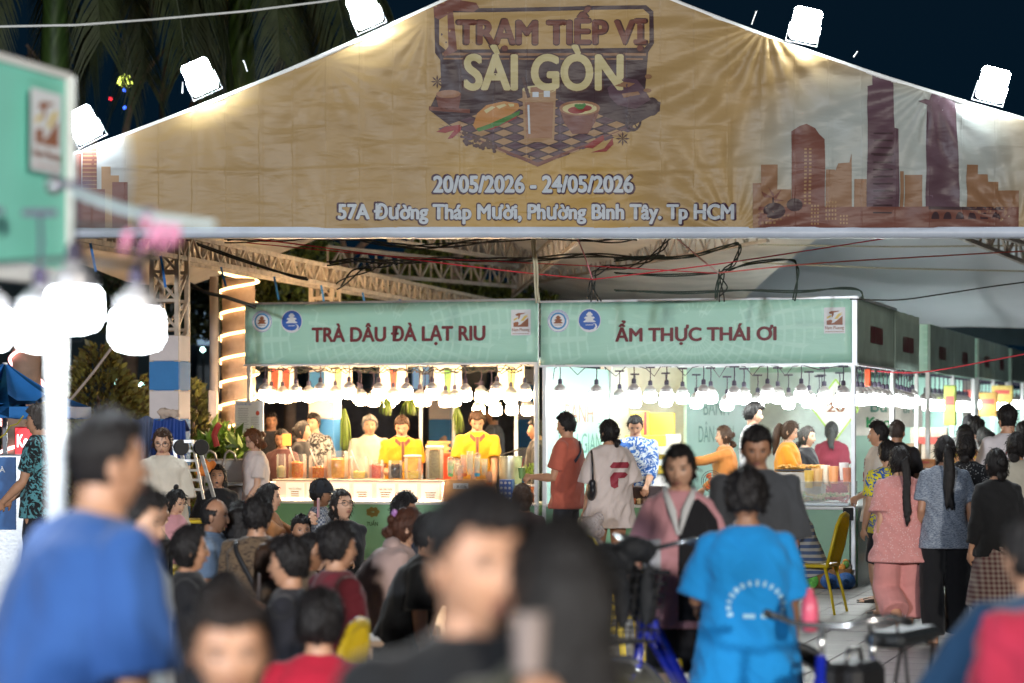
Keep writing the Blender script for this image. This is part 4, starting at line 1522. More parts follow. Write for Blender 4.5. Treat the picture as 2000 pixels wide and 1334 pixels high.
ev = thing('eave_truss', 'long rusty cream lattice beam running back along the left eave', 'truss', (0, 0, 0))
m_ = MB()
dirc = (Vector((COLS[3][0], COLS[3][1], 0)) - Vector((COLS[0][0], COLS[0][1], 0))).normalized()
pa = Vector((COLS[0][0], COLS[0][1], 3.28)) - dirc * 5.2
pb = Vector((COLS[3][0], COLS[3][1], 3.28)) + dirc * 1
per = Vector((dirc.y, -dirc.x, 0))
for sg in (-.12, .12):
 truss(m_, pa + per * sg, pb + per * sg, 0.22, step=0.26)
m_.obj('lattice', RUST, ev)
for k_ in range(8):
 m2_ = MB()
 p = pa + dirc * (1.2 + k_ * 1.7) + Vector((0, 0, 0)) + per * .13
 m2_.tube([p, p + Vector((.02, 0, -.10)), p + Vector((.05, .02, -.22 - .05 * (k_ % 3)))], 0.012, 5, flat=((0, 1, 0), .3))
 m2_.obj('strap_end', BLUEST, ev)
m_ = MB()
for k_, (cx, cy_) in enumerate(COLS[:4]):
 o = MB(); o.box((cx - .02, cy_, 3.40), (.22, .24, .20), rz=YAW); o.obj('joint_plate', RUST, ev)
# second row of roofs over the stalls: dim grey sheet, bright white sheet beyond, their trusses
GREYR = mat('grey_roof_sheet', (0.66, 0.62, 0.58), 0.7, 0, 0.3, 0.9, 0.6, 3)
WHITER = mat('white_roof_sheet', (0.50, 0.54, 0.60), 0.6, 0, 0.06, 0.5, 0.35, 1.6)
def sheet(corners, nu, nv, sagz=0.15, seed=0):
 A, B, C, D_ = [Vector(c) for c in corners]
 vv = []
 for i in range(nu + 1):
  for j in range(nv + 1):
   u, w = i / nu, j / nv
   p = A.lerp(B, u).lerp(D_.lerp(C, u), w)
   p.z -= sagz * math.sin(math.pi * u) * math.sin(math.pi * w)
   p.z += 0.05 * noise.noise(Vector((u * 9 + seed, w * 4, seed)))
   vv.append(p)
 return vv, [(i * (nv + 1) + j, (i + 1) * (nv + 1) + j, (i + 1) * (nv + 1) + j + 1, i * (nv + 1) + j + 1) for i in range(nu) for j in range(nv)]
t2 = thing('stall_canopy', 'dim grey tarpaulin roof with sagging folds stretched over both front stalls', 'canopy', (0, 0, 0))
m_ = MB(); m_.add(*sheet([P(640, 300, 28), P(1760, 330, 25), P(1425, 604, 39), P(1060, 592, 44)], 30, 16, 0.3, 1)); m_.obj('roof_sheet', GREYR, t2, True, fix=False)
m_ = MB()
truss(m_, P(640, 530, 30), P(1010, 560, 36), 0.3, step=.35, ch=.05)
truss(m_, P(760, 470, 29), P(1200, 540, 38), 0.3, step=.35, ch=.05)
truss(m_, P(1000, 560, 38), P(1500, 470, 27), 0.3, step=.35, ch=.04)
truss(m_, P(1130, 470, 27), P(1000, 580, 37), 0.3, step=.35, ch=.04)
m_.obj('roof_truss', mat('dim_truss', (0.30, 0.27, 0.25), 0.7, 0.2, 0.2), t2)
t3 = thing('white_canopy', 'bright white tarpaulin roof above the walkway on the right', 'canopy', (0, 0, 0))
m_ = MB(); m_.add(*sheet([P(1250, 640, 47), P(2350, 640, 43), P(2350, 380, 33), P(1640, 330, 34)], 30, 12, 0.35, 4)); m_.obj('roof_sheet', WHITER, t3, True, fix=False)
m_ = MB()
truss(m_, P(1820, 440, 26), P(2080, 545, 30), 0.3, step=.3, ch=.05)
truss(m_, P(1860, 425, 26), P(2120, 520, 30), 0.3, step=.3, ch=.05)
m_.obj('roof_truss', mat('dim_truss', (0.3, 0.27, 0.25), 0.7), t3)
for px0, py0, px1, py1 in ((1480, 478, 2000, 480), (1450, 512, 2010, 530)):
 m_ = MB(); m_.tube([P(px0, py0, 30), P((px0 + px1) / 2, (py0 + py1) / 2 + 3, 30), P(px1, py1, 30)], 0.010, 5); m_.obj('stay_wire', mat('stay', (0.3, 0.28, 0.2), .6), t3)
# dark end of the roof beyond
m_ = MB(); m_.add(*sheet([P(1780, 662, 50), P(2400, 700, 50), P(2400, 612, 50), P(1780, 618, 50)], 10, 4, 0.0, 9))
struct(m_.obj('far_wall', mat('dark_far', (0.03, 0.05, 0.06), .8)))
# flood lamps along the gable
FLM = emit_mat('flood_led', (0.86, 0.95, 1.0), 480.0)
LAMPGREY = mat('lamp_grey', (0.5, 0.52, 0.55), 0.4, 0.3)
floods = [(163, 243, -27, 'leftmost of the square white floodlights on the gable, beside the blurred mint sign'), (390, 150, -24, 'square white floodlight on the left gable slope, second from the lower left end'), (712, 20, -24, 'square white floodlight cut by the top of the picture, on the left slope'), (1574, 48, 12, 'square white floodlight on the right gable slope, nearer the peak'), (1940, 165, 14, 'square white floodlight at the lower right end of the gable')]
for (px, py, tl, lb) in floods:
 p = P(px, py, BD - 0.12)
 t = thing('floodlight', lb, 'floodlight', p, 0, 'floodlights along the tent gable')
 M_ = Matrix.Rotation(R(-tl), 4, 'Y') @ Matrix.Rotation(R(12), 4, 'X')
 if True:
  M_ = Matrix.Rotation(R(tl), 4, 'Y') @ Matrix.Rotation(R(8), 4, 'X')
 a = MB(); a.box((0, 0.02, 0), (0.25, 0.06, 0.29), 0, M_, bev=0.03); a.obj('housing', LAMPGREY, t)
 a = MB(); a.add([M_ @ Vector((sx * (.118 - (.02 if q_ else 0)), -.0115, sz * (.138 - (0 if q_ else .02)))) for sx, sz, q_ in ((-1, -1, 0), (-1, -1, 1), (1, -1, 1), (1, -1, 0), (1, 1, 0), (1, 1, 1), (-1, 1, 1), (-1, 1, 0))], [tuple(range(8))]); a.obj('lens', FLM, t, fix=False)
 a = MB()
 a.tube([M_ @ Vector((-.13, .02, 0)), M_ @ Vector((-.135, .06, -.16)), M_ @ Vector((.135, .06, -.16)), M_ @ Vector((.13, .02, 0))], 0.008, 6); a.obj('bracket', LAMPGREY, t)
for (px, py, dx, dy) in ((356, 182, 1, -22), (483, 140, -7, -22), (1468, 48, 9, -26), (1667, 112, 8, -12), (1000, -10, 0, 0)):
 a = MB(); a.tube([P(px, py, BD), P(px + dx, py + dy, BD)], 0.007, 5); o = a.obj('tent_rod', ALU)
 tag(o, {356: 'thin metal rod standing on the gable just left of the second floodlight', 483: 'thin metal rod leaning on the left gable, right of the second floodlight', 1468: 'thin leaning metal rod on the right gable above the banner folds', 1667: 'short metal rod on the right gable between two floodlights', 1000: 'short hidden rod at the gable peak above the logo'}[px], 'rod', 'rods sticking up from the gable')
a = MB()
a.tube([P(-60, 54, 16), P(0, 52, 16), P(150, 49, 16), P(300, 38, 16.2), P(480, 22, 16.4), P(640, 2, 16.6), P(800, -30, 17)], 0.0075, 6)
tag(a.obj('overhead_cable', mat('pale_cable', (0.6, 0.62, 0.6), .5)), 'single pale cable strung across the night sky at upper left', 'cable')
# unseen area lights, added in place of the market's lamps behind the camera
def area(name, loc, target, energy, size, col):
 l = bpy.data.lights.new(name, 'AREA'); l.energy = energy; l.size = size; l.color = col
 o = bpy.data.objects.new(name, l); COL.objects.link(o)
 o.location = loc
 o.rotation_euler = (Vector(target) - Vector(loc)).to_track_quat('-Z', 'Y').to_euler()
 return o
area('market_fill_light', (-9, -9, 5.2), (-2, 21, 3.5), 3900, 1.0, (0.86, 0.92, 1.0))
area('market_fill_light', (8, -11, 5.4), (2, 21, 3.5), 3900, 1.0, (1.0, 0.93, 0.83))
# ---------------------------------------------------------------- stalls
def SX(px, y=0.0):
 X0, Y0, q = C0.x + UY.x * y, C0.y + UY.y * y, px - 1000.0
 return -(FPX * X0 - q * Y0) / (FPX * UX.x - q * UX.y)
def SP(px, py, y=0.0):
 """World point in the plane y metres behind the stall fronts seen at a photo pixel."""
 p = ST(SX(px, y), y)
 p.z = CH + (HZ - py) * p.y / FPX
 return p
def SL(px, py, y=0.0):
 """The same point in the stalls' own coordinates."""
 x = SX(px, y)
 p = ST(x, y)
 return Vector((x, y, CH + (HZ - py) * p.y / FPX))
def logo_round(parent, cx, cz, r, y, dark):
 g = MB()
 def disc(rr, dy, mi, x0=0, z0=0, ry=None):
  pts = circ(0, 0, rr, ry, 28)
  g.add([(cx + x0 + x, y - dy, cz + z0 + z) for x, z in pts], [tuple(range(len(pts)))], mi)
 def pl(pts, dy, mi):
  g.add([(cx + x * r, y - dy, cz + z * r) for x, z in pts], [tuple(range(len(pts)))], mi)
 disc(r, 0.002, 0)
 if dark:
  disc(r * .93, 0.003, 1)
  mi = 0
  pl([(-.95 + .0, -.1), (-.8, -.45), (-.45, -.72), (0, -.80), (.35, -.72), (.52, -.5), (.45, -.3), (.2, -.2), (.55, -.28), (.68, -.5), (.55, -.78), (.2, -.95), (-.3, -.93), (-.75, -.62)], 0.004, 0)
 else:
  disc(r * .97, 0.0025, 1); disc(r * .94, 0.003, 0); disc(r * .76, 0.0035, 2); disc(r * .66, 0.004, 1); disc(r * .60, 0.0045, 0)
  mi = 3
 s = 1.0 if dark else .8
 o = 0.1 if dark else -.02
 for (hw, z0, z1) in ((.16, .52, .60), (.30, .36, .50), (.20, .22, .36), (.48, .10, .22), (.36, -.08, .10), (.56, -.2, -.1)):
  pl([(-hw * s * .8, (z0) * s + o - .05), (hw * s * .8, z0 * s + o - .05), (hw * s, z0 * s + o), (hw * .7 * s, z1 * s + o), (-hw * .7 * s, z1 * s + o), (-hw * s, z0 * s + o)], 0.006, mi)
 # ring of tiny lettering ticks
 for q in range(40):
  a = math.pi * (0.05 + .9 * q / 39)
  if not dark:
   a2 = a + 0.03
   pl([(math.cos(a) * .80, math.sin(a) * .80), (math.cos(a2) * .80, math.sin(a2) * .80), (math.cos(a2) * .90, math.sin(a2) * .90), (math.cos(a) * .90, math.sin(a) * .90)], 0.0055, 1)
 for q in range(9):
  pl([(-.32 + q * .075, -.42 if dark else -.40), (-.275 + q * .075, -.42 if dark else -.40), (-.275 + q * .075, -.33 if dark else -.32), (-.32 + q * .075, -.33 if dark else -.32)], 0.006, mi)
 return g.obj('round_emblem', [PRINT_WHITE, PRINT_BLUE, PRINT_SKY, PRINT_BROWN], parent, fix=False)
def logo_rect(parent, cx, cz, w, h, y, nrm=(0, -1)):
 g = MB()
 def pl(pts, dy, mi):
  g.add([(cx + x * w / 2, y - dy, cz + z * h / 2) for x, z in pts], [tuple(range(len(pts)))], mi)
 pl([(-1, -1), (1, -1), (1, 1), (-1, 1)], 0.002, 0)
 pl([(-.55, .62), (-.30, .72), (.5, .74), (.3, .66), (-.05, .6), (-.1, .4), (-.25, .2), (-.25, .5), (-.45, .52)], 0.004, 1)
 pl([(-.72, .28), (-.3, .42), (-.3, .30), (-.72, .12)], 0.004, 2)
 pl([(-.74, -.34), (.76, -.34), (.76, .36), (.30, .05), (-.05, -.18), (-.30, -.22), (-.2, -.05), (-.32, .06), (-.5, .04), (-.74, -.02)], 0.004, 1)
 pl([(-.05, .10), (.35, .50), (.78, .62), (.5, .45), (.78, .5), (.45, .3), (.3, .12)], 0.0045, 2)
 g.obj('brand_plate', [PRINT_WHITE, PRINT_BROWN, PRINT_GOLD], parent, fix=False)
 V, Fc = fit_text('Nam Phuong', w * .88, h * .16, 0.012)
 g = MB(); g.add([(cx + v[0], y - .006 + v[1], cz - h * .30 + v[2]) for v in V], Fc)
 for q in range(22):
  x = cx - w * .42 + q * w * .039
  g.add([(x, y - .006, cz - h * .445), (x + w * .026, y - .006, cz - h * .445), (x + w * .026, y - .006, cz - h * .42), (x, y - .006, cz - h * .42)], [(0, 1, 2, 3)])
 g.obj('lettering', PRINT_BROWN, parent, fix=False)
def fascia(parent, xa, xb, z0, z1, y, text=None, tx=None, logos=True, mt=None, side=None):
 """Printed sign board on the plane y, or on the side plane x=side running in y."""
 g = MB()
 n = 26
 def pos(u, dz, out):
  q = xa + (xb - xa) * u
  wv = 0.005 * noise.noise(Vector((q * 2.2, dz * 3, z0)))
  return (q, y - out + wv, dz) if side is None else (side + out + wv, q, dz)
 V = []
 for i in range(n + 1):
  for j in range(7):
   V.append(pos(i / n, z0 + (z1 - z0) * j / 6 + (0.004 * math.sin(i * .8) if j in (0, 6) else 0), 0.0))
 Fc = [(i * 7 + j, (i + 1) * 7 + j, (i + 1) * 7 + j + 1, i * 7 + j + 1) for i in range(n) for j in range(6)]
 # give it thickness
 k_ = len(V)
 V2 = [(v[0], v[1] + .03, v[2]) if side is None else (v[0] - .03, v[1], v[2]) for v in V]
 rim = []
 for i in range(n):
  rim.append((i * 7, i * 7 + k_, (i + 1) * 7 + k_, (i + 1) * 7))
  rim.append((i * 7 + 6, (i + 1) * 7 + 6, (i + 1) * 7 + 6 + k_, i * 7 + 6 + k_))
 for j in range(6):
  rim.append((j, j + 1, j + 1 + k_, j + k_))
  rim.append((n * 7 + j, n * 7 + j + k_, n * 7 + j + 1 + k_, n * 7 + j + 1))
 # mandala texture is centred on the board: mesh about its own centre
 cxm, czm = (xa + xb) / 2, (z0 + z1) / 2
 off = Vector((cxm, y, czm)) if side is None else Vector((side, cxm, czm))
 g.add([Vector(v) - off for v in V + V2], Fc + [tuple(a + k_ for a in f[::-1]) for f in Fc] + rim)
 o = g.obj('sign_board', mt or MINT, parent, True, fix=True)
 o.data.shade_flat() if False else None
 o.location = off
 return o
def blur_words(n_, seed):
 """Print too small or oblique to read: a row of upright strokes."""
 rr_ = random.Random(seed); V, Fc = [], []
 x = 0.0
 for _ in range(n_):
  w_ = rr_.uniform(.03, .07); o = len(V)
  V += [(x, 0, -.09), (x + w_, 0, -.09), (x + w_, 0, .09), (x, 0, .09)]; Fc.append((o, o + 1, o + 2, o + 3)); x += w_ + rr_.uniform(.02, .05)
 return [(v[0] - x / 2, 0, v[2]) for v in V], Fc
def lettering(parent, text, x0, x1, z0, z1, y, mtl, bold=0.03, name='lettering', side=None):
 V, Fc = fit_text(text, abs(x1 - x0), z1 - z0, bold) if text else blur_words(11, x0)
 g = MB()
 if side is None:
  g.add([((x0 + x1) / 2 + v[0], y + v[1], (z0 + z1) / 2 + v[2]) for v in V], Fc)
 else:
  g.add([(side - v[1], (x0 + x1) / 2 + v[0], (z0 + z1) / 2 + v[2]) for v in V], Fc)
 return g.obj(name, mtl, parent, fix=False)
def stall_root(label):
 return thing('food_stall', label, 'stall', C0, YAW)
def post(parent, x, y, z1, w=0.045, mtl=None):
 g = MB(); g.box((x, y, z1 / 2), (w, w, z1), bev=0.006)
 return g.obj('post', mtl or ALU, parent)
# ---- drinks stall
XA, XB, XC = SX(480), SX(1050), SX(1057)
ds = stall_root('drinks stall with mint sign TRÀ DÂU ĐÀ LẠT RIU and rows of glowing bulbs')
ZA0, ZA1 = SL(765, 709.5).z, SL(765, 591.5).z
fb_ = fascia(ds, XA, XB, ZA0, ZA1, -0.02)
a0, a1 = SL(611, 666, -.03), SL(950, 636, -.03)
V, Fc = fit_text('TRÀ DÂU ĐÀ LẠT RIU', SX(950) - SX(611), 0.245, 0.040)
g = MB(); g.add([((SX(611) + SX(950)) / 2 + v[0], -.034 + v[1], SL(780, 652).z + v[2] - 0.004) for v in V], Fc); g.obj('lettering', MAROON, ds, fix=False)
logo_round(ds, SX(514), SL(514, 628).z, 0.118, -0.030, False)
logo_round(ds, SX(572), SL(572, 628).z, 0.124, -0.030, True)
logo_rect(ds, SX(1019), SL(1019, 630).z, 0.215, 0.27, -0.030)
g = MB()
for zz in (ZA0 - .012, ZA1 + .012):
 g.box(((XA + XB) / 2, -.012, zz), (XB - XA + .02, .05, .022))
g.obj('sign_rail', ALU, ds)
for x_, y_ in ((XA + .03, .03), (XB - .02, .03), (XA + .03, 2.72), (XB - .02, 2.72)):
 post(ds, x_, y_, ZA1 if y_ < 1 else 2.9)
g = MB()
for (xa_, ya_, xb_, yb_) in ((XA, .05, XA, 2.75), (XB - .03, .05, XB - .03, 2.75), (XA, 2.75, XB, 2.75), (XA, 1.35, XB, 1.35)):
 g.bar((xa_ + .03, ya_, 2.34), (xb_ + .0, yb_, 2.34), .03)
g.obj('lamp_rail', ALU, ds)
# counter skirt, raised glass-fronted shelf with price cards
ZCA = SL(760, 984).z
g = MB(); g.box(((XA + XB) / 2 + .08, .30, ZCA / 2), (XB - XA - .22, .58, ZCA - .01)); g.obj('counter', SKIRT, ds)
g = MB(); g.box(((XA + XB) / 2 + .08, .30, ZCA + .008), (XB - XA - .18, .64, .03), bev=.006); g.obj('counter_top', WHITE_PAINT, ds)
lettering(ds, 'TUẤN', SX(716), SX(738), SL(727, 1027).z, SL(727, 1015).z, 0.004, mat('dark_green_print', (.03, .07, .02), .5, bmp=0), 0.03)
g = MB()
for q in range(7):
 a = R(q * 51)
 g.add([(SX(728) + .05 * math.cos(a) + .03 * math.cos(a + t), 0.003, SL(728, 1000).z + .03 * math.sin(a) + .03 * math.sin(a + t)) for t in (0, .8, 1.6, 2.5, 3.6, 4.8)], [tuple(range(6))])
g.obj('leaf_print', mat('leaf_print', (.20, .15, .03), .5, bmp=0), ds, fix=False)
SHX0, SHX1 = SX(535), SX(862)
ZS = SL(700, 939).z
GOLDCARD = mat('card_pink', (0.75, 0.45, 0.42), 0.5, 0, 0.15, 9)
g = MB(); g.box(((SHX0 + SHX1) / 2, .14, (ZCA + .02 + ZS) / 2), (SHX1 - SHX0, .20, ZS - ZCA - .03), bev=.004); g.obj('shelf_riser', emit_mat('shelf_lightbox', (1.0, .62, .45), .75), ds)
g = MB(); g.box(((SHX0 + SHX1) / 2, .20, ZS), (SHX1 - SHX0 + .04, .40, .022), bev=.004); g.obj('jar_shelf', mat('shelf_acrylic', (.85, .75, .6), .2), ds)
CARD = mat('card_cream', (0.80, 0.72, 0.55), 0.5, 0, 0.05, 6)
INK = mat('ink_brown', (0.30, 0.10, 0.05), 0.6, bmp=0)
g = MB(); g.tube([(SHX0 - .01, .02, ZCA + .035), (SHX1, .02, ZCA + .035), (SHX1 + .015, .02, ZS - .01)], .010, 6); g.obj('led_strip', emit_mat('led_strip', (1.0, .85, .6), 5.0), ds)
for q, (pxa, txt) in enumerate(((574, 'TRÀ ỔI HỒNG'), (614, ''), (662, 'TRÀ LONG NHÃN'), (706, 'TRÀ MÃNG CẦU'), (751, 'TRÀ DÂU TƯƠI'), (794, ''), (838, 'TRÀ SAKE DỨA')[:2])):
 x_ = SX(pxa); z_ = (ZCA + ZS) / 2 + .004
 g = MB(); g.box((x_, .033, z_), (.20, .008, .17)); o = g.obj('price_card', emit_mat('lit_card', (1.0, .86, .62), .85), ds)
 if txt in ('TRÀ ỔI HỒNG', 'TRÀ DÂU TƯƠI'):
  lettering(o, txt, x_ - .075, x_ + .075, z_ + .015, z_ + .043, .026, INK, 0.02)
 g = MB()
 for r_ in range(3 if txt else 4):
  g.box((x_ + rnd.uniform(-.01, .01), .0275, z_ - .005 - r_ * .024 + (0 if txt else .02)), (rnd.uniform(.09, .15), .002, .009))
 g.obj('card_print', INK, o)
# ---- Thai food stall
fs_ = stall_root('corner food stall with mint sign ẨM THỰC THÁI ƠI and clear food case')
X0, X1 = XC, 0.0
ZB0, ZB1 = SL(1370, 711).z, SL(1370, 587.5).z
fascia(fs_, X0, X1, ZB0, ZB1, -0.02)
V, Fc = fit_text('ẨM THỰC THÁI ƠI', SX(1518) - SX(1203), 0.262, 0.040)
g = MB(); g.add([((SX(1203) + SX(1518)) / 2 + v[0], -.034 + v[1], SL(1360, 649).z + v[2]) for v in V], Fc); g.obj('lettering', MAROON, fs_, fix=False)
logo_round(fs_, SX(1092), SL(1092, 627).z, 0.118, -0.030, False)
logo_round(fs_, SX(1153), SL(1153, 626).z, 0.124, -0.030, True)
logo_rect(fs_, SX(1631), SL(1631, 626).z, 0.215, 0.262, -0.030)
fascia(fs_, 0.0, 2.72, ZB0, ZB1, 0, side=0.02, mt=MINT_SHADED)
lettering(fs_, '', .75, 2.0, ZB0 + .22, ZB0 + .42, 0, MAROON, .03, side=.028)
g = MB()
for zz in (ZB0 - .012, ZB1 + .012):
 g.box(((X0 + X1) / 2, -.012, zz), (X1 - X0 + .02, .05, .022))
 g.box((.02, 1.36, zz), (.05, 2.74, .022))
g.box((0.012, -.02, (ZB0 + ZB1) / 2), (.05, .05, ZB1 - ZB0 + .05))
g.obj('sign_rail', ALU, fs_)
for x_, y_ in ((X0 + .03, .03), (-.01, .03), (X0 + .03, 2.72), (-.01, 2.72)):
 post(fs_, x_, y_, ZB0 if y_ < 1 else 2.9)
g = MB()
for (xa_, ya_, xb_, yb_) in ((X0, 2.75, 0, 2.75), (X0, 1.3, 0, 1.3), (0, .05, 0, 4.8)):
 g.bar((xa_, ya_, 2.31), (xb_, yb_, 2.31), .03)
g.obj('lamp_rail', ALU, fs_)
ZCB = .80
g = MB(); g.box(((X0 + X1) / 2, .30, ZCB / 2), (X1 - X0 - .1, .58, ZCB - .01)); g.box((-.30, 1.35, ZCB / 2), (.55, 1.6, ZCB - .01)); g.obj('counter', SKIRT, fs_)
g = MB(); g.box(((X0 + X1) / 2, .30, ZCB + .008), (X1 - X0 - .04, .64, .03), bev=.006); g.box((-.30, 1.40, ZCB + .008), (.62, 1.6, .028), bev=.006); g.obj('counter_top', WHITE_PAINT, fs_)
g = MB(); g.box((0.05, .42, .50), (.008, .95, .95)); g.obj('clear_sheet', clear_mat('clear_sheet'), fs_)
g = MB(); g.box((X0 + .015, 1.38, 1.15), (.02, 2.6, 2.25)); wl = g.obj('side_wall', MINT_WALL, fs_)
TEAL = mat('teal_letter', (0.12, 0.34, 0.28), 0.5, bmp=0)
V, Fc = fit_text('BÁNH', 1.15, .26, 0.0)
g = MB(); g.add([(X0 + .03, 1.40 + v[0], 1.80 + v[2]) for v in V], Fc); g.obj('lettering', mat('rust_letter', (0.5, .25, .16), .5, bmp=0), wl, fix=False)
V, Fc = fit_text('DÂN GIAN', 1.75, .28, 0.0)
g = MB(); g.add([(X0 + .03, 1.45 + v[0], 1.47 + v[2]) for v in V], Fc)
for q in range(3):
 g.add([(X0 + .031, .55 + x, .95 + z) for x, z in [(.30 * math.cos(t) * (1 - q * .25) + .0, .2 * math.sin(t) * (1 - q * .25)) for t in [2 * math.pi * i / 20 for i in range(20)]]][:20], [tuple(range(20))] if q == 0 else [])
g.obj('lettering', TEAL, wl, fix=False)
# stall behind it, then the further blocks of stalls down the walkway
bs = stall_root('second stall along the walkway, its dull sign joined to the corner stall')
fascia(bs, 2.76, 4.78, ZB0, ZB1, 0, side=0.02, mt=MINT_SHADED)
lettering(bs, '', 3.3, 4.3, ZB0 + .2, ZB0 + .38, 0, MAROON, .03, side=.03)
for y_ in (2.80, 4.76): post(bs, -.01, y_, 2.3)
g = MB(); g.box((-.30, 3.7, .4), (.55, 1.8, .8)); g.obj('counter', SKIRT, bs)
g = MB(); g.box((-.30, 3.7, .815), (.62, 1.9, .03)); g.obj('counter_top', WHITE_PAINT, bs)
def far_stall(px, py0, py1, D, depth, n, label, front=0.14, letters=True):
 t = thing('food_stall', label, 'stall', (P(px, 0, D).x, D, 0), YAW)
 z1, z0 = CH + (HZ - py0) * D / FPX, CH + (HZ - py1) * D / FPX
 g = MB(); g.box((-3.0 / 2, 0, (z0 + z1) / 2), (3.0, .03, z1 - z0)); g.obj('sign_board', MINT, t)
 logo_rect(t, -.32, (z0 + z1) / 2 + .08, .215, .27, -.018)
 for q in range(n):
  g = MB(); g.box((.015, depth * (q + .5) / n, (z0 + z1) / 2), (.03, depth / n - .03, z1 - z0)); o = g.obj('side_board', MINT_SHADED, t)
  if letters:
   V, Fc = blur_words(9, q)
   g = MB(); g.add([(.034 - v[1], depth * (q + .5) / n + v[0], (z0 + z1) / 2 - .04 + v[2]) for v in V], Fc); g.obj('lettering', MAROON, o, fix=False)
 for y_ in [depth * q / n for q in range(n + 1)]:
  post(t, .0, y_ + .0, z0, .06)
 post(t, -2.9, .03, z0)
 g = MB(); g.box((-.30, depth / 2, .4), (.55, depth - .1, .8)); g.obj('counter', SKIRT, t)
 g = MB(); g.box((-.30, depth / 2, .815), (.62, depth, .03)); g.obj('counter_top', WHITE_PAINT, t)
 g = MB(); g.box((-1.6, depth - .1, 1.2), (2.9, .03, 2.3)); g.obj('back_wall', MINT_WALL, t)
 return t
far_stall(1812, 633, 726, 32.0, 5.4, 2, 'third stall down the walkway, green sign end showing past the corner stalls')
far_stall(1908, 661, 737, 39.5, 5.0, 2, 'narrow green-edged stall sign farther down the walkway')
far_stall(1973, 680, 744, 47.0, 5.0, 2, 'last stall sign at the far right edge of the walkway', letters=False)
# partition with lettering behind the Thai stall
pt = thing('partition_panel', 'mint printed partition panel with DÂN GIAN lettering behind the corner stall', 'partition', P(1338, 0, 29.5) * 1, 0)
pt.location.z = 0
e_ = P(1462, 0, 31.6) - P(1338, 0, 29.5)
pt.rotation_euler = (0, 0, math.atan2(e_.y, e_.x))
Lp = Vector((e_.x, e_.y, 0)).length
g = MB(); g.box((Lp / 2, 0, 1.25), (Lp, .04, 2.4)); g.obj('panel', MINT_WALL, pt)
V, Fc = fit_text('DÂN GIAN', Lp * .55, .26, 0.0)
g = MB(); g.add([(Lp * .45 + v[0], -.024, 1.55 + v[2]) for v in V], Fc)
V, Fc = fit_text('BÁNH', Lp * .4, .24, 0.0)
g.add([(Lp * .45 + v[0], -.024, 1.88 + v[2]) for v in V], Fc)
g.obj('lettering', TEAL, pt, fix=False)
for q, (px0, px1, D) in enumerate(((1462, 1560, 33), (1560, 1668, 34.5), (1184, 1226, 28.3), (1226, 1336, 30))):
 g = MB(); a_, b_ = P(px0, 0, D), P(px1, 0, D)
 g.box(((a_.x + b_.x) / 2, D, 1.2), (b_.x - a_.x, .04, 2.4))
 tag(g.obj('partition_panel', mat('pale_wall', (.62, .72, .68), .5)), ['plain pale partition behind the ponytailed woman in orange', 'plain pale partition behind the long-haired person in maroon', 'narrow pale partition behind the woman in the F tee', 'pale partition behind the yellow cartons'][q], 'partition')
# diamond menu boards hanging in the stall behind
for q, (px, py, s, D, txt, ctx, lb) in enumerate(((1632, 800, 44, 29.5, '20', PRINT_BROWN, 'white diamond price board reading 20 hanging right of the orange-topped woman'), (1716, 812, 52, 31, 'Bu', TEAL, 'white board reading Bu above a green Keo sign'), (1776, 812, 30, 31.5, 'ui t', TEAL, 'narrow white menu board at the walkway post'))):
 c = P(px, py, D); r_ = s * D / FPX
 t = thing('menu_board', lb, 'sign', c, 0)
 if q == 0:
  g = MB(); g.prism([(-r_, 0), (0, -r_ * 1.35), (r_, 0), (0, r_ * 1.35)], 0, .015)
  g.obj('board', mat('board_white', (.85, .87, .84), .5), t)
  g = MB()
  for i in range(4):
   pp = [(-r_, 0), (0, -r_ * 1.35), (r_, 0), (0, r_ * 1.35)]
   p0, p1 = pp[i], pp[(i + 1) % 4]
   g.bar((p0[0], -.004, p0[1]), (p1[0], -.004, p1[1]), .012, .02)
  g.obj('board_edge', mat('lime', (.45, .7, .12), .5), t)
 else:
  g = MB(); g.box((0, 0, 0), (r_ * 1.7, .015, r_ * 1.5)); g.obj('board', mat('board_white', (.85, .87, .84), .5), t)
 V, Fc = fit_text(txt, r_ * (.8, .62, .8)[q], r_ * (.42, .50, .42)[q], .02)
 g = MB(); g.add([(v[0], -.012 + v[1], v[2] + r_ * (.1 if q == 0 else .38)) for v in V], Fc); g.obj('lettering', ctx, t, fix=False)
 if q == 1:
  V, Fc = fit_text('Keo', r_ * .95, r_ * .40, .04)
  g = MB(); g.add([(v[0], -.012 + v[1], v[2] - r_ * .25) for v in V], Fc); g.obj('lettering', mat('green_letter', (.02, .35, .12), .5, bmp=0), t, fix=False)
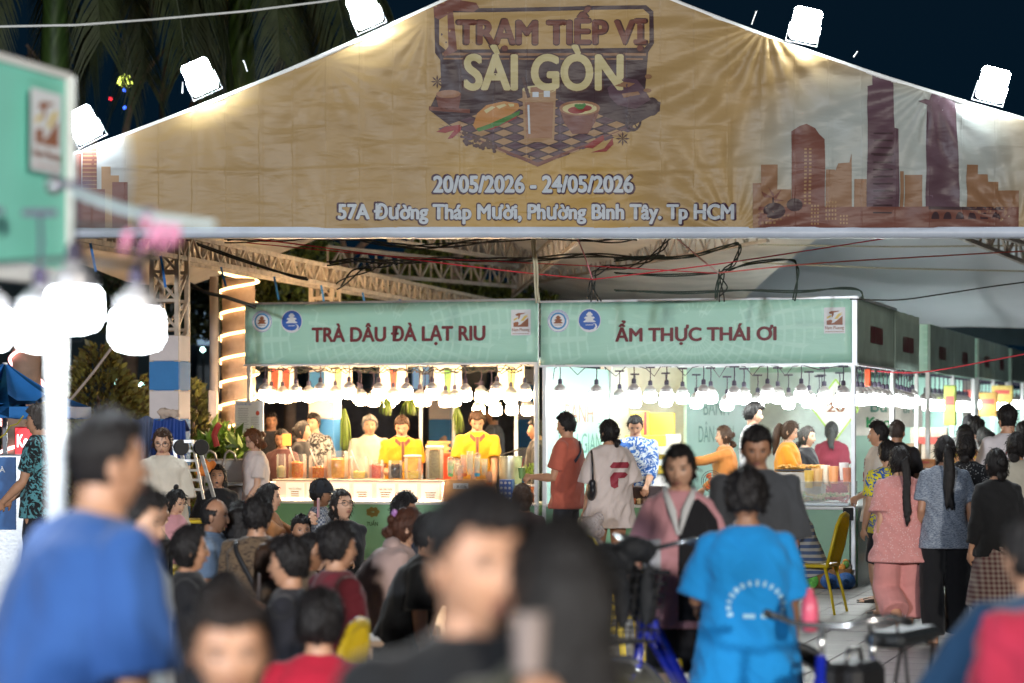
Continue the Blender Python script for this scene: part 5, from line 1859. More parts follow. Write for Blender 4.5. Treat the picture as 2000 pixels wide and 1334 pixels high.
# posters over the drinks stall, hung at its back
POST = mat('poster_paper', (0.75, 0.66, 0.58), 0.6, 0, 0.06)
for q, (px0, px1, kind_) in enumerate(((524, 574, 'strawberry'), (634, 688, 'lime'), (742, 796, 'strawberry'), (848, 902, 'leaf'), (972, 1026, 'lime'))):
 a_, b_ = SP(px0, 715, 1.9), SP(px1, 775, 1.9)
 c = (a_ + b_) / 2
 t = thing('drink_poster', ['poster with two strawberry drinks at the left end of the drinks stall', 'pale lime drink poster, second from the left in the drinks stall', 'strawberry drink poster in the middle of the drinks stall', 'green leaf drink poster, fourth in the drinks stall', 'pink lime drink poster at the right end of the drinks stall'][q], 'poster', c, YAW, 'posters hanging over the drinks counter')
 w_, h_ = (b_.x - a_.x) * 1.04, (a_.z - b_.z)
 g = MB(); g.box((0, 0, 0), (w_, .008, h_)); g.obj('sheet', POST, t)
 cols_ = {'strawberry': (.62, .06, .03), 'lime': (.55, .55, .18), 'leaf': (.10, .34, .06)}[kind_]
 for sx in ((-.22, .22) if q == 0 else (0,)):
  g = MB(); g.prism([(sx * w_ - .045, .10), (sx * w_ - .028, -.13), (sx * w_ + .028, -.13), (sx * w_ + .045, .10)], -.010, -.006)
  g.ell((sx * w_, -.012, .115), (.045, .006, .035), 12, 6)
  g.obj('printed_drink', mat('print_' + kind_, cols_, .5, 0, .3, 30), t)
for (px, D) in ((822, 31), (886, 33), (1008, 30)):
 g = MB(); p = P(px, 0, D); g.box((p.x, p.y, 1.3), (.05, .05, 2.6), bev=.006)
 tag(g.obj('stall_post', ALU), {822: 'white post behind the drinks stall, just right of the phone-reading vendor', 886: 'white post behind the drinks stall, left of the second yellow-shirt vendor', 1008: 'white post behind the drinks stall, near its right end'}[px], 'post', 'posts behind the drinks stall')
# ---- hanging bulbs
EM_W = emit_mat('bulb_warm', (1.0, 0.66, 0.36), 125.0)
EM_C = emit_mat('bulb_cool', (0.94, 1.0, 0.97), 46.0)
CAPM = mat('bulb_cap', (0.42, 0.40, 0.40), 0.4, 0.2)
SOCK = mat('bulb_socket', (0.03, 0.02, 0.05), 0.5)
def make_bulb(name, em, s=1.0, cord=0.14, shade=False):
 t = thing(name, 'x', 'light bulb')
 z = 0
 g = MB(); g.tube([(0, 0, 0), (0.004, 0, -cord / 2), (0, 0, -cord)], 0.006, 5); g.box((0, 0, 0.0), (.10, .025, .018)); g.obj('cord', SOCK, t)
 g = MB(); g.lathe([(0.012, 0), (0.022, -.01), (0.024, -.05), (0.018, -.055)], 10, 0, None, (0, 0, -cord)); g.obj('socket', SOCK, t)
 g = MB(); g.lathe([(.016 * s, 0), (.022 * s, -.012 * s), (.055 * s, -.042 * s), (.064 * s, -.05 * s), (.066 * s, -.085 * s), (.060 * s, -.088 * s)], 16, 0, None, (0, 0, -cord - .045)); g.obj('cap', CAPM, t, 'auto')
 g = MB(); g.lathe([(.058 * s, 0), (.070 * s, -.008 * s), (.074 * s, -.075 * s), (.058 * s, -.102 * s), (.02 * s, -.112 * s)], 12, 0, None, (0, 0, -cord - .132 * s + (s - 1) * -.01)); g.obj('globe', em, t, True)
 return t
BW = make_bulb('hanging_bulb', EM_W)
BC = make_bulb('hanging_bulb', EM_C)
used = {'w': False, 'c': False}
ORD = ['first', 'second', 'third', 'fourth', 'fifth', 'sixth', 'seventh', 'eighth', 'ninth', 'tenth', 'eleventh', 'twelfth', 'thirteenth', 'fourteenth']
_cnt = {}
def bulb(kind, p, label, group, s=1.0):
 i_ = _cnt.get(group, 0); _cnt[group] = i_ + 1
 label = ORD[i_] + (' from the left, ' if 'side' not in group else ' going back, ') + label
 src = BW if kind == 'w' else BC
 if not used[kind]:
  used[kind] = True
  src.location = p; src['label'] = label; src['group'] = group; src.rotation_euler = (0, 0, YAW); src.scale = (s, s, s)
  return src
 d = dup(src, p, YAW + rnd.uniform(-.3, .3), label, s)
 d['group'] = group
 return d
for px in (518, 578, 626, 682, 740, 794, 844, 909, 971, 1025):
 bulb('w', SP(px, 711, .06) + Vector((0, 0, rnd.uniform(-.02, .01))), 'white bulb in the front row under the drinks stall sign', 'front bulbs of the drinks stall')
for px in (530, 552, 603, 655, 705, 730, 768, 820, 870, 888, 940, 960, 998):
 bulb('w', SP(px, 722, 1.3) + Vector((0, 0, rnd.uniform(-.05, .02))), 'white bulb in the middle row inside the drinks stall', 'middle bulbs of the drinks stall')
for px in (560, 630, 700, 760, 830, 890, 935, 968, 1000, 1030):
 bulb('w', SP(px, 728 + (24 if px > 900 else 0), 2.7) + Vector((0, 0, rnd.uniform(-.04, .04))), 'white bulb in the back row inside the drinks stall', 'back bulbs of the drinks stall')
for px in (1094, 1165, 1238, 1302, 1374, 1434, 1499, 1565, 1647):
 bulb('c', SP(px, 713, .06) + Vector((0, 0, rnd.uniform(-.02, .01))), 'white bulb in the front row under the corner food stall sign', 'front bulbs of the corner stall')
for px in (1210, 1270, 1333, 1388, 1453, 1519, 1580, 1610):
 bulb('c', SP(px, 722, 1.3) + Vector((0, 0, rnd.uniform(-.03, .03))), 'white bulb in the second row inside the corner food stall', 'inner bulbs of the corner stall')
for px in (1240, 1300, 1360, 1420, 1480, 1540, 1600, 1640):
 bulb('c', SP(px, 732, 2.7) + Vector((0, 0, rnd.uniform(-.03, .03))), 'white bulb in the back row inside the corner food stall', 'back bulbs of the corner stall')
for q in range(8):
 bulb('c', ST(-.04, .45 + q * .30, 2.24 + rnd.uniform(-.02, .02)), 'pale bulb in the side row of the corner stall facing the walkway', 'side bulbs of the corner stall')
for q in range(8):
 bulb('c', ST(-.04, 2.95 + q * .24, 2.24 + rnd.uniform(-.02, .02)), 'pale bulb in the side row of the second walkway stall', 'side bulbs of the second stall')
for (px, D, n, dp, nm) in ((1812, 32.0, 11, 5.2, 'third'), (1908, 39.5, 9, 4.8, 'fourth'), (1973, 47.0, 6, 4.8, 'last')):
 o_ = Vector((P(px, 0, D).x, D, 0))
 for q in range(n):
  z = CH + (HZ - (726 if D < 35 else 738 if D < 45 else 745)) * D / FPX - .03
  p = o_ + UX * -.05 + UY * (.2 + dp * q / n); p.z = z
  bulb('c', p, 'bright bulb in the side row of the %s walkway stall' % nm, 'side bulbs of the %s stall' % nm, 1.25)
 for q in range(5):
  p = o_ + UX * (-.5 - q * .5) + UY * .5; p.z = z
  bulb('c', p, 'bright bulb inside the front of the %s walkway stall' % nm, 'inner bulbs of the %s stall' % nm, 1.2)
# cords looping between front bulbs
g = MB()
pts_px = [(1080, 742), (1083, 720), (1094, 713), (1110, 714), (1128, 732), (1145, 716), (1165, 713), (1180, 716), (1203, 735), (1222, 716), (1238, 713), (1262, 720), (1278, 735), (1290, 716), (1302, 713), (1322, 716), (1338, 734), (1352, 718), (1374, 713), (1390, 716), (1405, 737), (1418, 716), (1434, 713), (1455, 716), (1470, 734), (1484, 716), (1499, 713), (1520, 716), (1534, 734), (1548, 716), (1565, 713), (1600, 722), (1647, 713)]
g.tube([SP(x, y, .05) for x, y in pts_px], 0.005, 5)
tag(g.obj('lamp_cord', SOCK), 'dark looping cord strung between the front bulbs of the corner stall', 'cord')
g = MB()
for k_ in range(3):
 g.tube([SP(500 + 8 * i, 716 + 10 * abs(math.sin(i * .55 + k_)) + 4 * math.sin(i * 1.7 + k_), .12 + .5 * k_) for i in range(66)], 0.006, 5)
tag(g.obj('lamp_cord', CABLE), 'tangled dark cords under the drinks stall sign', 'cord')
# ---------------------------------------------------------------- background: trees, walls, cables
def leaf_mat(name, c1, c2):
 m, nt, b = new_mat(name)
 oi = nt.nodes.new('ShaderNodeNewGeometry')
 c = ramp(nt, oi.outputs['Random Per Island'], [(0.0, c1), (0.6, c2), (1.0, vcol(c2, 1.5))])
 nt.links.new(c, b.inputs['Base Color'])
 b.inputs['Roughness'].default_value = 0.45
 return m
def leaves(blobs, n, size, seed=0, elong=2.0, droop=0.2):
 """n leaf faces spread through ellipsoid blobs (centre, radii)."""
 r_ = random.Random(seed)
 g = MB()
 wts = [b[1][0] * b[1][1] * b[1][2] for b in blobs]
 for _ in range(n):
  c, rr = r_.choices(blobs, wts)[0]
  while True:
   d = Vector((r_.uniform(-1, 1), r_.uniform(-1, 1), r_.uniform(-1, 1)))
   if 0.25 < d.length < 1: break
  d = d.normalized() * d.length ** 0.5
  p = Vector(c) + Vector((d.x * rr[0], d.y * rr[1], d.z * rr[2]))
  a = Vector((r_.uniform(-1, 1), r_.uniform(-1, 1), r_.uniform(-1, 1) - droop)).normalized()
  u = a.cross(Vector((r_.uniform(-1, 1), r_.uniform(-1, 1), r_.uniform(-1, 1)))).normalized()
  s = size * r_.uniform(.6, 1.3)
  m = a.cross(u) * s * .12
  g.add([p, p + a * s * .5 * elong / 2 + u * s * .3 + m, p + a * s * elong / 2 * 1.1, p + a * s * .5 * elong / 2 - u * s * .3 + m], [(0, 1, 2), (0, 2, 3)])
 return g
def branchy(g, p, d, L, r, depth, rr):
 q = p + d * L
 g.tube([p, p.lerp(q, .5) + Vector((rr.uniform(-.04, .04) * L, 0, 0)), q], [r, r * .8, r * .6], 8)
 if depth:
  for _ in range(3):
   d2 = (d + Vector((rr.uniform(-.8, .8), rr.uniform(-.8, .8), rr.uniform(-.1, .6)))).normalized()
   branchy(g, q, d2, L * .68, r * .6, depth - 1, rr)
BARK = mat('bark', (0.16, 0.11, 0.08), 0.85, 0, 0.3, 5, 0.6, 18)
YG = leaf_mat('leaf_yellow_green', (0.030, 0.045, 0.008), (0.13, 0.15, 0.025))
RG = leaf_mat('leaf_red_green', (0.08, 0.055, 0.016), (0.17, 0.16, 0.04))
DG = leaf_mat('leaf_dark', (0.010, 0.02, 0.008), (0.035, 0.05, 0.015))
BG = leaf_mat('leaf_bright', (0.05, 0.10, 0.01), (0.16, 0.26, 0.03))
def tree(name, label, base, h, tr, blobs, n, size, lm, seed, group=None):
 t = thing(name, label, 'tree', base, 0, group)
 rr = random.Random(seed)
 g = MB(); branchy(g, Vector((0, 0, 0)), Vector((0.03, 0, 1)).normalized(), h, tr, 3, rr); g.obj('trunk', BARK, t, True)
 leaves(blobs, n, size, seed).obj('crown', lm, t, fix=False)
 return t
def bl(px, py, D, rx, ry, rz_, base):
 return (P(px, py, D) - Vector(base), (rx, ry, rz_))
b0 = (P(560, 0, 35).x, 35, 0)
tree('leafy_tree', 'yellow-green leafy tree lit behind the left end of the drinks stall sign', b0, 2.6, .13, [bl(545, 560, 35, .9, .8, .55, b0), bl(580, 520, 35.5, .8, .8, .5, b0), bl(640, 570, 36, .7, .8, .45, b0), bl(490, 590, 36, .5, .6, .6, b0)], 5200, .12, YG, 11)
b0 = (P(845, 0, 38).x, 38, 0)
tree('leafy_tree', 'tree with forked brown trunk showing above the drinks stall sign', b0, 3.0, .16, [bl(860, 545, 38, .7, .8, .6, b0), bl(850, 490, 38, .5, .6, .4, b0), bl(760, 565, 39, .9, .8, .4, b0), bl(920, 590, 39, .9, .8, .35, b0), bl(1010, 580, 41, .7, .6, .3, b0), bl(690, 585, 38, .5, .5, .3, b0)], 5600, .12, YG, 12)
b0 = (P(1210, 0, 42).x, 42, 0)
tree('leafy_tree', 'low green tree top behind the corner stall sign', b0, 2.8, .13, [bl(1210, 590, 42, .9, .7, .28, b0)], 1500, .13, YG, 13)
b0 = (P(250, 0, 40).x, 40, 0)
tree('dark_tree', 'dark tree mass behind the hanging bulbs at left', b0, 3.4, .2, [bl(230, 560, 40, 1.3, 1, .7, b0), bl(385, 560, 41, .7, 1, .9, b0), bl(330, 480, 41, 1.2, 1, .5, b0)], 5000, .16, DG, 14)
def cone_shrub(px, pyt, D, w, label, lm, seed, n=7500):
 base = Vector((P(px, 0, D).x, D, 0)); zt = CH + (HZ - pyt) * D / FPX
 t = thing('conical_shrub', label, 'shrub', base, 0, 'conical shrubs behind the tables')
 r_ = random.Random(seed)
 g = MB()
 for _ in range(n):
  z = zt * (1 - r_.random() ** .6 * .8)
  rad = w * max(0.03, (1 - (z / zt) ** 2.2)) ** .6 * r_.uniform(.55, 1.08) * (1 + .18 * math.sin(z * 7 + seed))
  a = r_.uniform(0, 2 * math.pi)
  p = Vector((math.cos(a) * rad, math.sin(a) * rad, z))
  d = Vector((math.cos(a) * .7, math.sin(a) * .7, r_.uniform(.1, 1.0))).normalized()
  u = d.cross(Vector((r_.uniform(-1, 1), r_.uniform(-1, 1), r_.uniform(-1, 1)))).normalized()
  s = r_.uniform(.06, .11)
  g.add([p, p + d * s * .5 + u * s * .3, p + d * s * 1.1, p + d * s * .5 - u * s * .3], [(0, 1, 2), (0, 2, 3)])
 g.obj('foliage', lm, t, fix=False)
 g = MB(); g.tube([(0, 0, 0), (0, 0, zt * .8)], [.05, .015], 8); g.obj('trunk', BARK, t)
cone_shrub(192, 672, 27, .72, 'tall conical red-green shrub between the white post and the tent column', RG, 1)
cone_shrub(270, 735, 30, .55, 'smaller dark conical shrub just left of the cloth-wrapped column', RG, 2, 3600)
cone_shrub(378, 745, 27, .38, 'slim conical shrub just right of the cloth-wrapped column', RG, 3, 3600)
cone_shrub(60, 810, 33, .6, 'low shrub at the far left under the blue canopy', DG, 4, 2000)
# palms: trunk wound with glowing rope light; trunk and drooping fronds above
def palm(label, px, D, r, h, rope, fronds, seed, crown=None):
 base = Vector((P(px, 0, D).x, D, 0))
 t = thing('palm_tree', label, 'palm', base, 0)
 g = MB(); prof = []
 zz = 0
 k_ = 0
 while zz < h:
  rr = r * (1 - .10 * zz / h)
  prof += [(rr * 1.0, zz), (rr * 1.035, zz + .07), (rr * .985, zz + .085)]
  zz += .115
 g.lathe(prof, 20); g.obj('trunk', mat('palm_trunk', (0.36, 0.25, 0.19), 0.8, 0, 0.22, 4, 0.5, 30), t, True)
 if rope:
  z0_, z1_, turns, em, hand = rope
  pts = []
  n = int(turns * 22)
  for i in range(n + 1):
   a = hand * 2 * math.pi * turns * i / n + .6
   pts.append((math.cos(a) * r * 1.09, math.sin(a) * r * 1.09, z0_ + (z1_ - z0_) * i / n))
  g = MB(); g.tube(pts, .017, 6); g.obj('rope_light', em, t, True)
 if crown:
  z = h
  g = MB(); g.lathe([(r * .95, 0), (r * 1.02, .3), (r * .75, 1.4), (r * .4, 2.0)], 18, 0, None, (0, 0, h)); g.obj('crownshaft', mat('crownshaft', (0.05, 0.10, 0.02), .5, 0, .15), t, True)
 rr_ = random.Random(seed)
 for q in range(fronds):
  a = 2 * math.pi * q / max(1, fronds) + rr_.uniform(-.2, .2)
  g = MB()
  c = Vector((0, 0, h + 1.9)); L = 3.1
  pts = []
  for i in range(15):
   u = i / 14
   pts.append(c + Vector((math.cos(a), math.sin(a) * .8, 0)) * (L * .75 * math.sin(u * 1.35)) + Vector((0, 0, .75 * math.sin(u * 2.0) - 2.3 * u * u)))
  g.tube(pts, [.03 * (1 - .8 * i / 14) for i in range(15)], 5)
  for i in range(1, 15):
   for w_ in range(7):
    p = pts[i - 1].lerp(pts[i], w_ / 7)
    d = (pts[i] - pts[i - 1]).normalized()
    for sg in (-1, 1):
     s_ = d.cross(Vector((0, 0, 1))).normalized() * sg
     tip = p + s_ * .42 + d * .30 + Vector((0, 0, -.45 - rr_.uniform(0, .25)))
     mid = p.lerp(tip, .5) + Vector((0, 0, .10))
     ww = d * .022
     g.add([p - ww, p + ww, mid + ww, mid - ww, tip], [(0, 1, 2, 3), (3, 2, 4)])
  g.obj('frond', mat('frond_green', (0.048, 0.062, 0.024), .5, 0, .3), t, fix=False)
 return t
ROPE = emit_mat('rope_light_warm', (1.0, 0.66, 0.30), 5.5)
ROPE_R = emit_mat('rope_light_pink', (1.0, 0.45, 0.45), 5.0)
palm('thick palm trunk wound with glowing warm rope light beside the drinks stall', 466, 27.5, .205, 3.25, (.95, 3.45, 9.6, ROPE, 1), 0, 1)
palm('palm trunk with green crownshaft and dark fronds at the top left', 108, 31, .19, 6.0, None, 11, 2, True)
palm('dark palm behind the top of the left banner slope', 470, 33, .2, 6.1, None, 13, 5, True)
palm('palm trunk with pink rope light behind the white post at far left', 52, 27, .17, 2.9, (1.0, 2.8, 3.2, ROPE_R, 1), 0, 3)
palm('brown palm trunk low at the far left behind the red sign', 33, 24, .16, 1.75, (.9, 1.7, 2.5, ROPE_R, 1), 0, 4)
# pole with control box
p = Vector((P(418, 0, 27).x, 27, 0))
t = thing('utility_pole', 'thin grey pole carrying a narrow beige control box beside the lit palm', 'pole', p, 0)
g = MB(); g.tube([(0, 0, 0), (0, 0, 3.3)], .05, 12); g.obj('pole', mat('pole_grey', (.36, .30, .27), .6), t, True)
g = MB(); g.box((.0, -.08, 1.7), (.10, .10, .66), bev=.01); g.box((.0, -.135, 1.95), (.015, .01, .05)); g.obj('control_box', mat('box_beige', (.52, .43, .38), .5), t)
g = MB(); g.tube([(.055, -.02, 2.0), (.065, -.02, 2.6), (.055, -.02, 3.2)], .008, 5); g.obj('conduit', CABLE, t)
# far dark buildings with a few lit windows and lamps
BLD = mat('night_building', (0.05, 0.075, 0.085), .8, 0, .2, .6)
def building(px0, px1, pyt, D, label, seed):
 a_, b_ = P(px0, pyt, D), P(px1, pyt, D)
 t = thing('building', label, 'building', ((a_.x + b_.x) / 2, D, 0))
 w_ = b_.x - a_.x; h_ = a_.z
 g = MB(); g.box((0, 3, h_ / 2), (w_, 6, h_)); g.obj('wall', BLD, t)
 rr = random.Random(seed)
 me = None
 for i in range(int(w_ / 1.3)):
  for j in range(int(h_ / 1.5)):
   x = -w_ / 2 + .8 + i * 1.3; z = 1.2 + j * 1.5
   if z > h_ - .5: continue
   f = MB(); f.box((x, -.02, z), (.62, .06, 1.0)); fo = f.obj('window', mat('win_frame', (.10, .13, .14), .5), t)
   f = MB(); f.box((x, -.055, z), (.54, .012, .92)); f.obj('pane', mat('dark_glass', (.03, .07, .09), .15) if rr.random() > .08 else emit_mat('lit_window', (.5, .75, 1.0), .35), fo)
building(-120, 345, 500, 62, 'dark building with rows of windows behind the left shrubs', 1)
building(345, 560, 470, 66, 'dark building glimpsed between the column and the lit palm', 2)
building(560, 1120, 620, 60, 'long low dark building behind the drinks stall', 3)
g = MB(); a_ = P(700, 0, 46)
g.box((-2.2, 47, 1.15), (9.5, .2, 2.3)); 
tag(g.obj('garden_wall', mat('brown_wall', (.11, .085, .075), .85, 0, .3)), 'low dark brown wall behind the drinks stall opening', 'wall')
LBK = emit_mat('far_lamp_cool', (.55, 1.0, .9), 12)
LBY = emit_mat('far_lamp_green', (.85, 1.0, .15), 5)
LBB = emit_mat('far_lamp_blue', (.05, .15, 1.0), 6)
LBR = emit_mat('far_lamp_red', (1.0, .03, .05), 6)
for q, (px, py, D, r_, m_, lb) in enumerate(((231, 748, 55, .07, LBK, 'tiny teal street lamp right of the tall conical shrub'), (247, 750, 55, .07, LBK, 'second tiny teal street lamp right of the tall conical shrub'), (275, 752, 56, .06, LBK, 'faint teal lamp left of the cloth-wrapped column'), (396, 683, 55, .05, LBK, 'small teal lamp between the column and the lit palm'), (248, 158, 58, .15, LBY, 'yellow-green lamp high in the night sky at left'), (216, 193, 58, .03, LBR, 'tiny red light below the yellow-green lamp'), (243, 176, 58, .03, LBB, 'tiny blue light just under the yellow-green lamp'), (243, 210, 58, .03, LBB, 'tiny blue light lower under the yellow-green lamp'), (411, 600, 50, .06, LBB, 'small blue light left of the lit palm'), (812, 569, 50, .08, LBY, 'small green-white lit sign among leaves above the drinks stall'), (838, 560, 50, .04, LBY, 'tiny green-white light in the tree above the drinks stall'))):
 g = MB(); c = P(px, py, D)
 if py > 500:
  g.tube([(c.x, D + .1, 0 if q < 4 else c.z - 1), (c.x, D + .1, c.z - r_)], .03, 6, 1)
 g.ell(tuple(c), (r_ * (1.6 if q == 4 else 1), r_, r_), 10, 6, 0)
 tag(g.obj('street_lamp', [m_, BLACKP]), lb, 'lamp', 'far lamps in the dark')
# blue canopy at far left with its stand, red neon sign, freezer
t = thing('blue_canopy', 'blue umbrella-shaped canopy at the far left edge', 'canopy', (P(40, 0, 21).x, 21, 0))
g = MB()
apex = P(10, 708, 21) - t.location; apex.z = P(10, 708, 21).z
n = 8
rimp = []
for i in range(n):
 a = 2 * math.pi * i / n + .25
 rimp.append(Vector((apex.x + math.cos(a) * .74, apex.y + math.sin(a) * .74, CH + (HZ - 795) * 21 / FPX)))
vv, ff = [], []
for i in range(n):
 a_, b_ = rimp[i], rimp[(i + 1) % n]
 nseg = 8
 for j in range(nseg + 1):
  for k_ in range(5):
   u = j / nseg
   q = apex.lerp(a_.lerp(b_, k_ / 4), u); q.z -= .10 * math.sin(math.pi * u) * (1 if 0 < k_ < 4 else .4)
   vv.append(q)
 o = i * (nseg + 1) * 5
 for j in range(nseg):
  for k_ in range(4):
   c = o + j * 5 + k_
   ff.append((c, c + 5, c + 6, c + 1))
 o2 = len(vv)
 for k_ in range(5):
  q = a_.lerp(b_, k_ / 4); vv.append(q); vv.append(q - Vector((0, 0, .09 + .015 * (k_ % 2))))
 for k_ in range(4): ff.append((o2 + k_ * 2, o2 + k_ * 2 + 1, o2 + k_ * 2 + 3, o2 + k_ * 2 + 2))
g.add(vv, ff); g.obj('cloth', mat('canopy_blue', (0.025, 0.19, 0.55), .6, 0, .12, 3, .4, 8), t, True, fix=False)
g = MB(); g.tube([(apex.x, apex.y, 0), (apex.x, apex.y, apex.z)], .022, 8); g.obj('pole', ALU, t)
t = thing('neon_sign', 'small red lit box sign reading Kem behind the tattooed-sleeve young man', 'sign', P(52, 868, 20.5), 0)
g = MB(); g.box((0, .03, 0), (.21, .05, .30), bev=.01); g.obj('box', mat('sign_red', (.5, .02, .03), .5), t)
g = MB(); g.box((0, .0, 0), (.19, .008, .28)); g.obj('face', emit_mat('sign_red_lit', (1.0, .05, .06), 1.0), t)
V, Fc = fit_text('Kem', .16, .11, .03)
g = MB(); g.add([(v[0], -.008 + v[1], v[2] + .03) for v in V], Fc); g.obj('lettering', emit_mat('sign_white_lit', (1, .95, .95), 2.0), t, fix=False)
t = thing('display_freezer', 'blue-fronted ice cream counter at the far left edge', 'counter', (P(10, 0, 20).x, 20, 0))
zt = CH + (HZ - 888) * 20 / FPX
g = MB(); g.box((0, .3, zt / 2), (.42, .6, zt), bev=.01); g.obj('body', STEEL, t)
g = MB(); g.box((-.04, -.008, zt - .32), (.26, .01, .60)); g.obj('poster', mat('poster_blue', (.02, .14, .42), .5, 0, .2, 6), t)
V, Fc = fit_text('À', .05, .05, .03)
g = MB(); g.add([(v[0] - .02, -.018 + v[1], v[2] + zt - .12) for v in V], Fc); g.obj('lettering', PRINT_WHITE, t, fix=False)
g = MB(); g.tube([P(-5, 858, 20.3), P(10, 848, 20.3), P(20, 832, 20.3), P(34, 828, 20.3), P(46, 812, 20.3)], .006, 5); tag(g.obj('extension_cord', mat('yellow_cord', (.6, .5, .04), .5)), 'yellow cord drooping left of the young man in the printed black tee', 'cord')
# ladders, tarps, barriers, sink, planting
g = MB()
def ladder(px0, px1, pyt, pyb, D, label):
 t = thing('folding_ladder', label, 'ladder', P(px0, pyb, D))
 o_ = t.location
 a0, a1 = P(px0, pyt, D) - o_, P(px0 + 22, pyb, D) - o_
 b0, b1 = P(px1 - 22, pyt, D) - o_, P(px1, pyb, D) - o_
 g = MB(); g.bar(a0, a1, .035, .02); g.obj('rail', ALU, t)
 g = MB(); g.bar(b0, b1, .035, .02); g.obj('rail', ALU, t)
 g = MB(); g.bar(a0 + Vector((0, .3, 0)), a1 + Vector((0, .7, 0)), .03, .02); g.bar(b0 + Vector((0, .3, 0)), b1 + Vector((0, .7, 0)), .03, .02); g.obj('rear_leg', ALU, t)
 for q in range(1, 6):
  g = MB(); u = q / 6; g.bar(a0.lerp(a1, u), b0.lerp(b1, u), .045, .02); g.obj('rung', ALU, t)
 g = MB(); g.box(tuple((a0 + b0) / 2), ((b0 - a0).length * 1.1, .12, .025)); g.obj('top_step', ALU, t)
 for s_, w_ in ((a0, .0), (b0, .0)):
  g = MB(); c = s_ + Vector((.08, -.05, -.05)); M_ = Matrix.Translation(c) @ Matrix.Rotation(R(90), 4, 'X') @ Matrix.Rotation(R(25), 4, 'Y')
  g.lathe([(.02, -.02), (.062, -.02), (.068, -.008), (.068, .008), (.062, .02), (.02, .02)], 18, 0, M_); g.obj('wheel', BLACKP, t, 'auto')
ladder(337, 398, 862, 975, 20.5, 'folding aluminium ladder with black wheels behind the girl in glasses')
def tarp(px0, px1, pyt, pyb, D, mtl, label, seed):
 g = MB(); vv = []; n1, n2 = 26, 12
 for i in range(n1 + 1):
  for j in range(n2 + 1):
   u, w_ = i / n1, j / n2
   px = px0 + (px1 - px0) * (.5 + (u - .5) * (1 + .25 * w_)); py = pyt + (pyb - pyt) * w_ * (1 + .12 * math.sin(u * 11 + seed)) + 4 * math.sin(u * 9)
   p = P(px, py, D); p.y += .06 * math.sin(u * 30 + seed) * (.2 + w_) - .18 * w_
   vv.append(p)
 o = [(i * (n2 + 1) + j, (i + 1) * (n2 + 1) + j, (i + 1) * (n2 + 1) + j + 1, i * (n2 + 1) + j + 1) for i in range(n1) for j in range(n2)]
 g.add(vv, o)
 k_ = len(vv)
 top = []
 g.add([vv[i * (n2 + 1)] for i in range(n1 + 1)] + [vv[i * (n2 + 1)] + Vector((0, .35, -.1)) for i in range(n1 + 1)], [(i, i + 1, i + n1 + 2, i + n1 + 1) for i in range(n1)])
 return tag(g.obj('folded_tarp', mtl, None, True, fix=False), label, 'tarpaulin')
tarp(300, 362, 818, 905, 22.2, mat('tarp_blue', (.02, .06, .26), .55, 0, .1), 'dark blue cloth draped over trolleys behind the girl in glasses', 1)
tarp(258, 312, 816, 930, 22.4, mat('tarp_greyblue', (.10, .13, .22), .6, 0, .1), 'grey-blue cloth draped beside the dark blue one, behind the foreground man', 2)
g = MB()
for q in range(12):
 rr = random.Random(q)
 c = P(332 + rr.uniform(-14, 14), 808 + rr.uniform(-4, 6), 22.1)
 g.tube([c + Vector((rr.uniform(-.07, .07), rr.uniform(-.03, .03), rr.uniform(-.02, .05))) for _ in range(4)], .018, 6)
eo, ef = remesh(g, .01, 1)
o = part_from(eo, ef, 'crumpled_cloth', mat('cloth_beige', (.50, .40, .33), .8), None); tag(o, 'crumpled beige cloth lying on top of the blue tarpaulin', 'cloth')
for q, (px, D, lb) in enumerate(((410, 24.5, 'left'), (448, 24.6, 'middle'), (486, 24.7, 'right'))):
 c = P(px, 0, D); c.z = 0
 g = MB(); zt_ = CH + (HZ - 880) * D / FPX; zb = CH + (HZ - 905) * D / FPX
 g.tube([c + Vector((-.06, 0, zb - .3)), c + Vector((-.06, 0, zb)), c + Vector((-.04, 0, zt_ - .03)), c + Vector((0, 0, zt_)), c + Vector((.05, 0, zt_ - .03)), c + Vector((.07, 0, zb + .02))], .012, 8)
 tag(g.obj('tap', STEEL, None, True), 'curved steel tap, %s of three over the wash basins' % lb, 'tap', 'taps over the basins')
t = thing('wash_basin', 'steel wash basin cabinet behind the girl in the black jacket', 'sink', (P(445, 0, 24.8).x, 24.8, 0))
zt_ = CH + (HZ - 897) * 24.8 / FPX
g = MB(); g.box((0, .1, zt_ - .12), (.62, .4, .24), bev=.01); g.obj('basin', STEEL, t)
g = MB(); g.box((.0, .1, (zt_ - .28) / 2), (.58, .36, zt_ - .28)); g.obj('cabinet', mat('cab_grey', (.22, .21, .20), .4, .4), t)
g = MB(); g.box((.22, .0, zt_ - .25), (.5, .5, .035), bev=.006); g.obj('worktop', STEEL, t)
lt = thing('leafy_plant', 'bright green leafy planting between the slim shrub and the menu board', 'plant', (P(445, 0, 26).x, 26, 0))
leaves([((0, 0, CH + (HZ - 880) * 26 / FPX), (.33, .25, .15)), ((-.12, 0, CH + (HZ - 862) * 26 / FPX), (.16, .2, .12)), ((0.05, 0, .8), (.33, .25, .5))], 1100, .12, 5, 2.6, -.5).obj('foliage', BG, lt, fix=False)
g = MB(); g.tube([(0, 0, 0), (0, 0, .9)], .03, 6); g.obj('stem', BARK, lt)
g = MB()
for q in range(14):
 rr = random.Random(q + 40)
 c = P(402, 912, 21.8) + Vector((rr.uniform(-.07, .07), rr.uniform(-.04, .04), rr.uniform(-.06, .06)))
 g.ell(tuple(c), (.035, .03, .035), 8, 6)
eo, ef = remesh(g, .012, 1); o = part_from(eo, ef, 'mop_head', mat('mop_orange', (.75, .22, .04), .9, bmp=.6), None); tag(o, 'fluffy orange mop head hanging beside the ladder', 'mop')
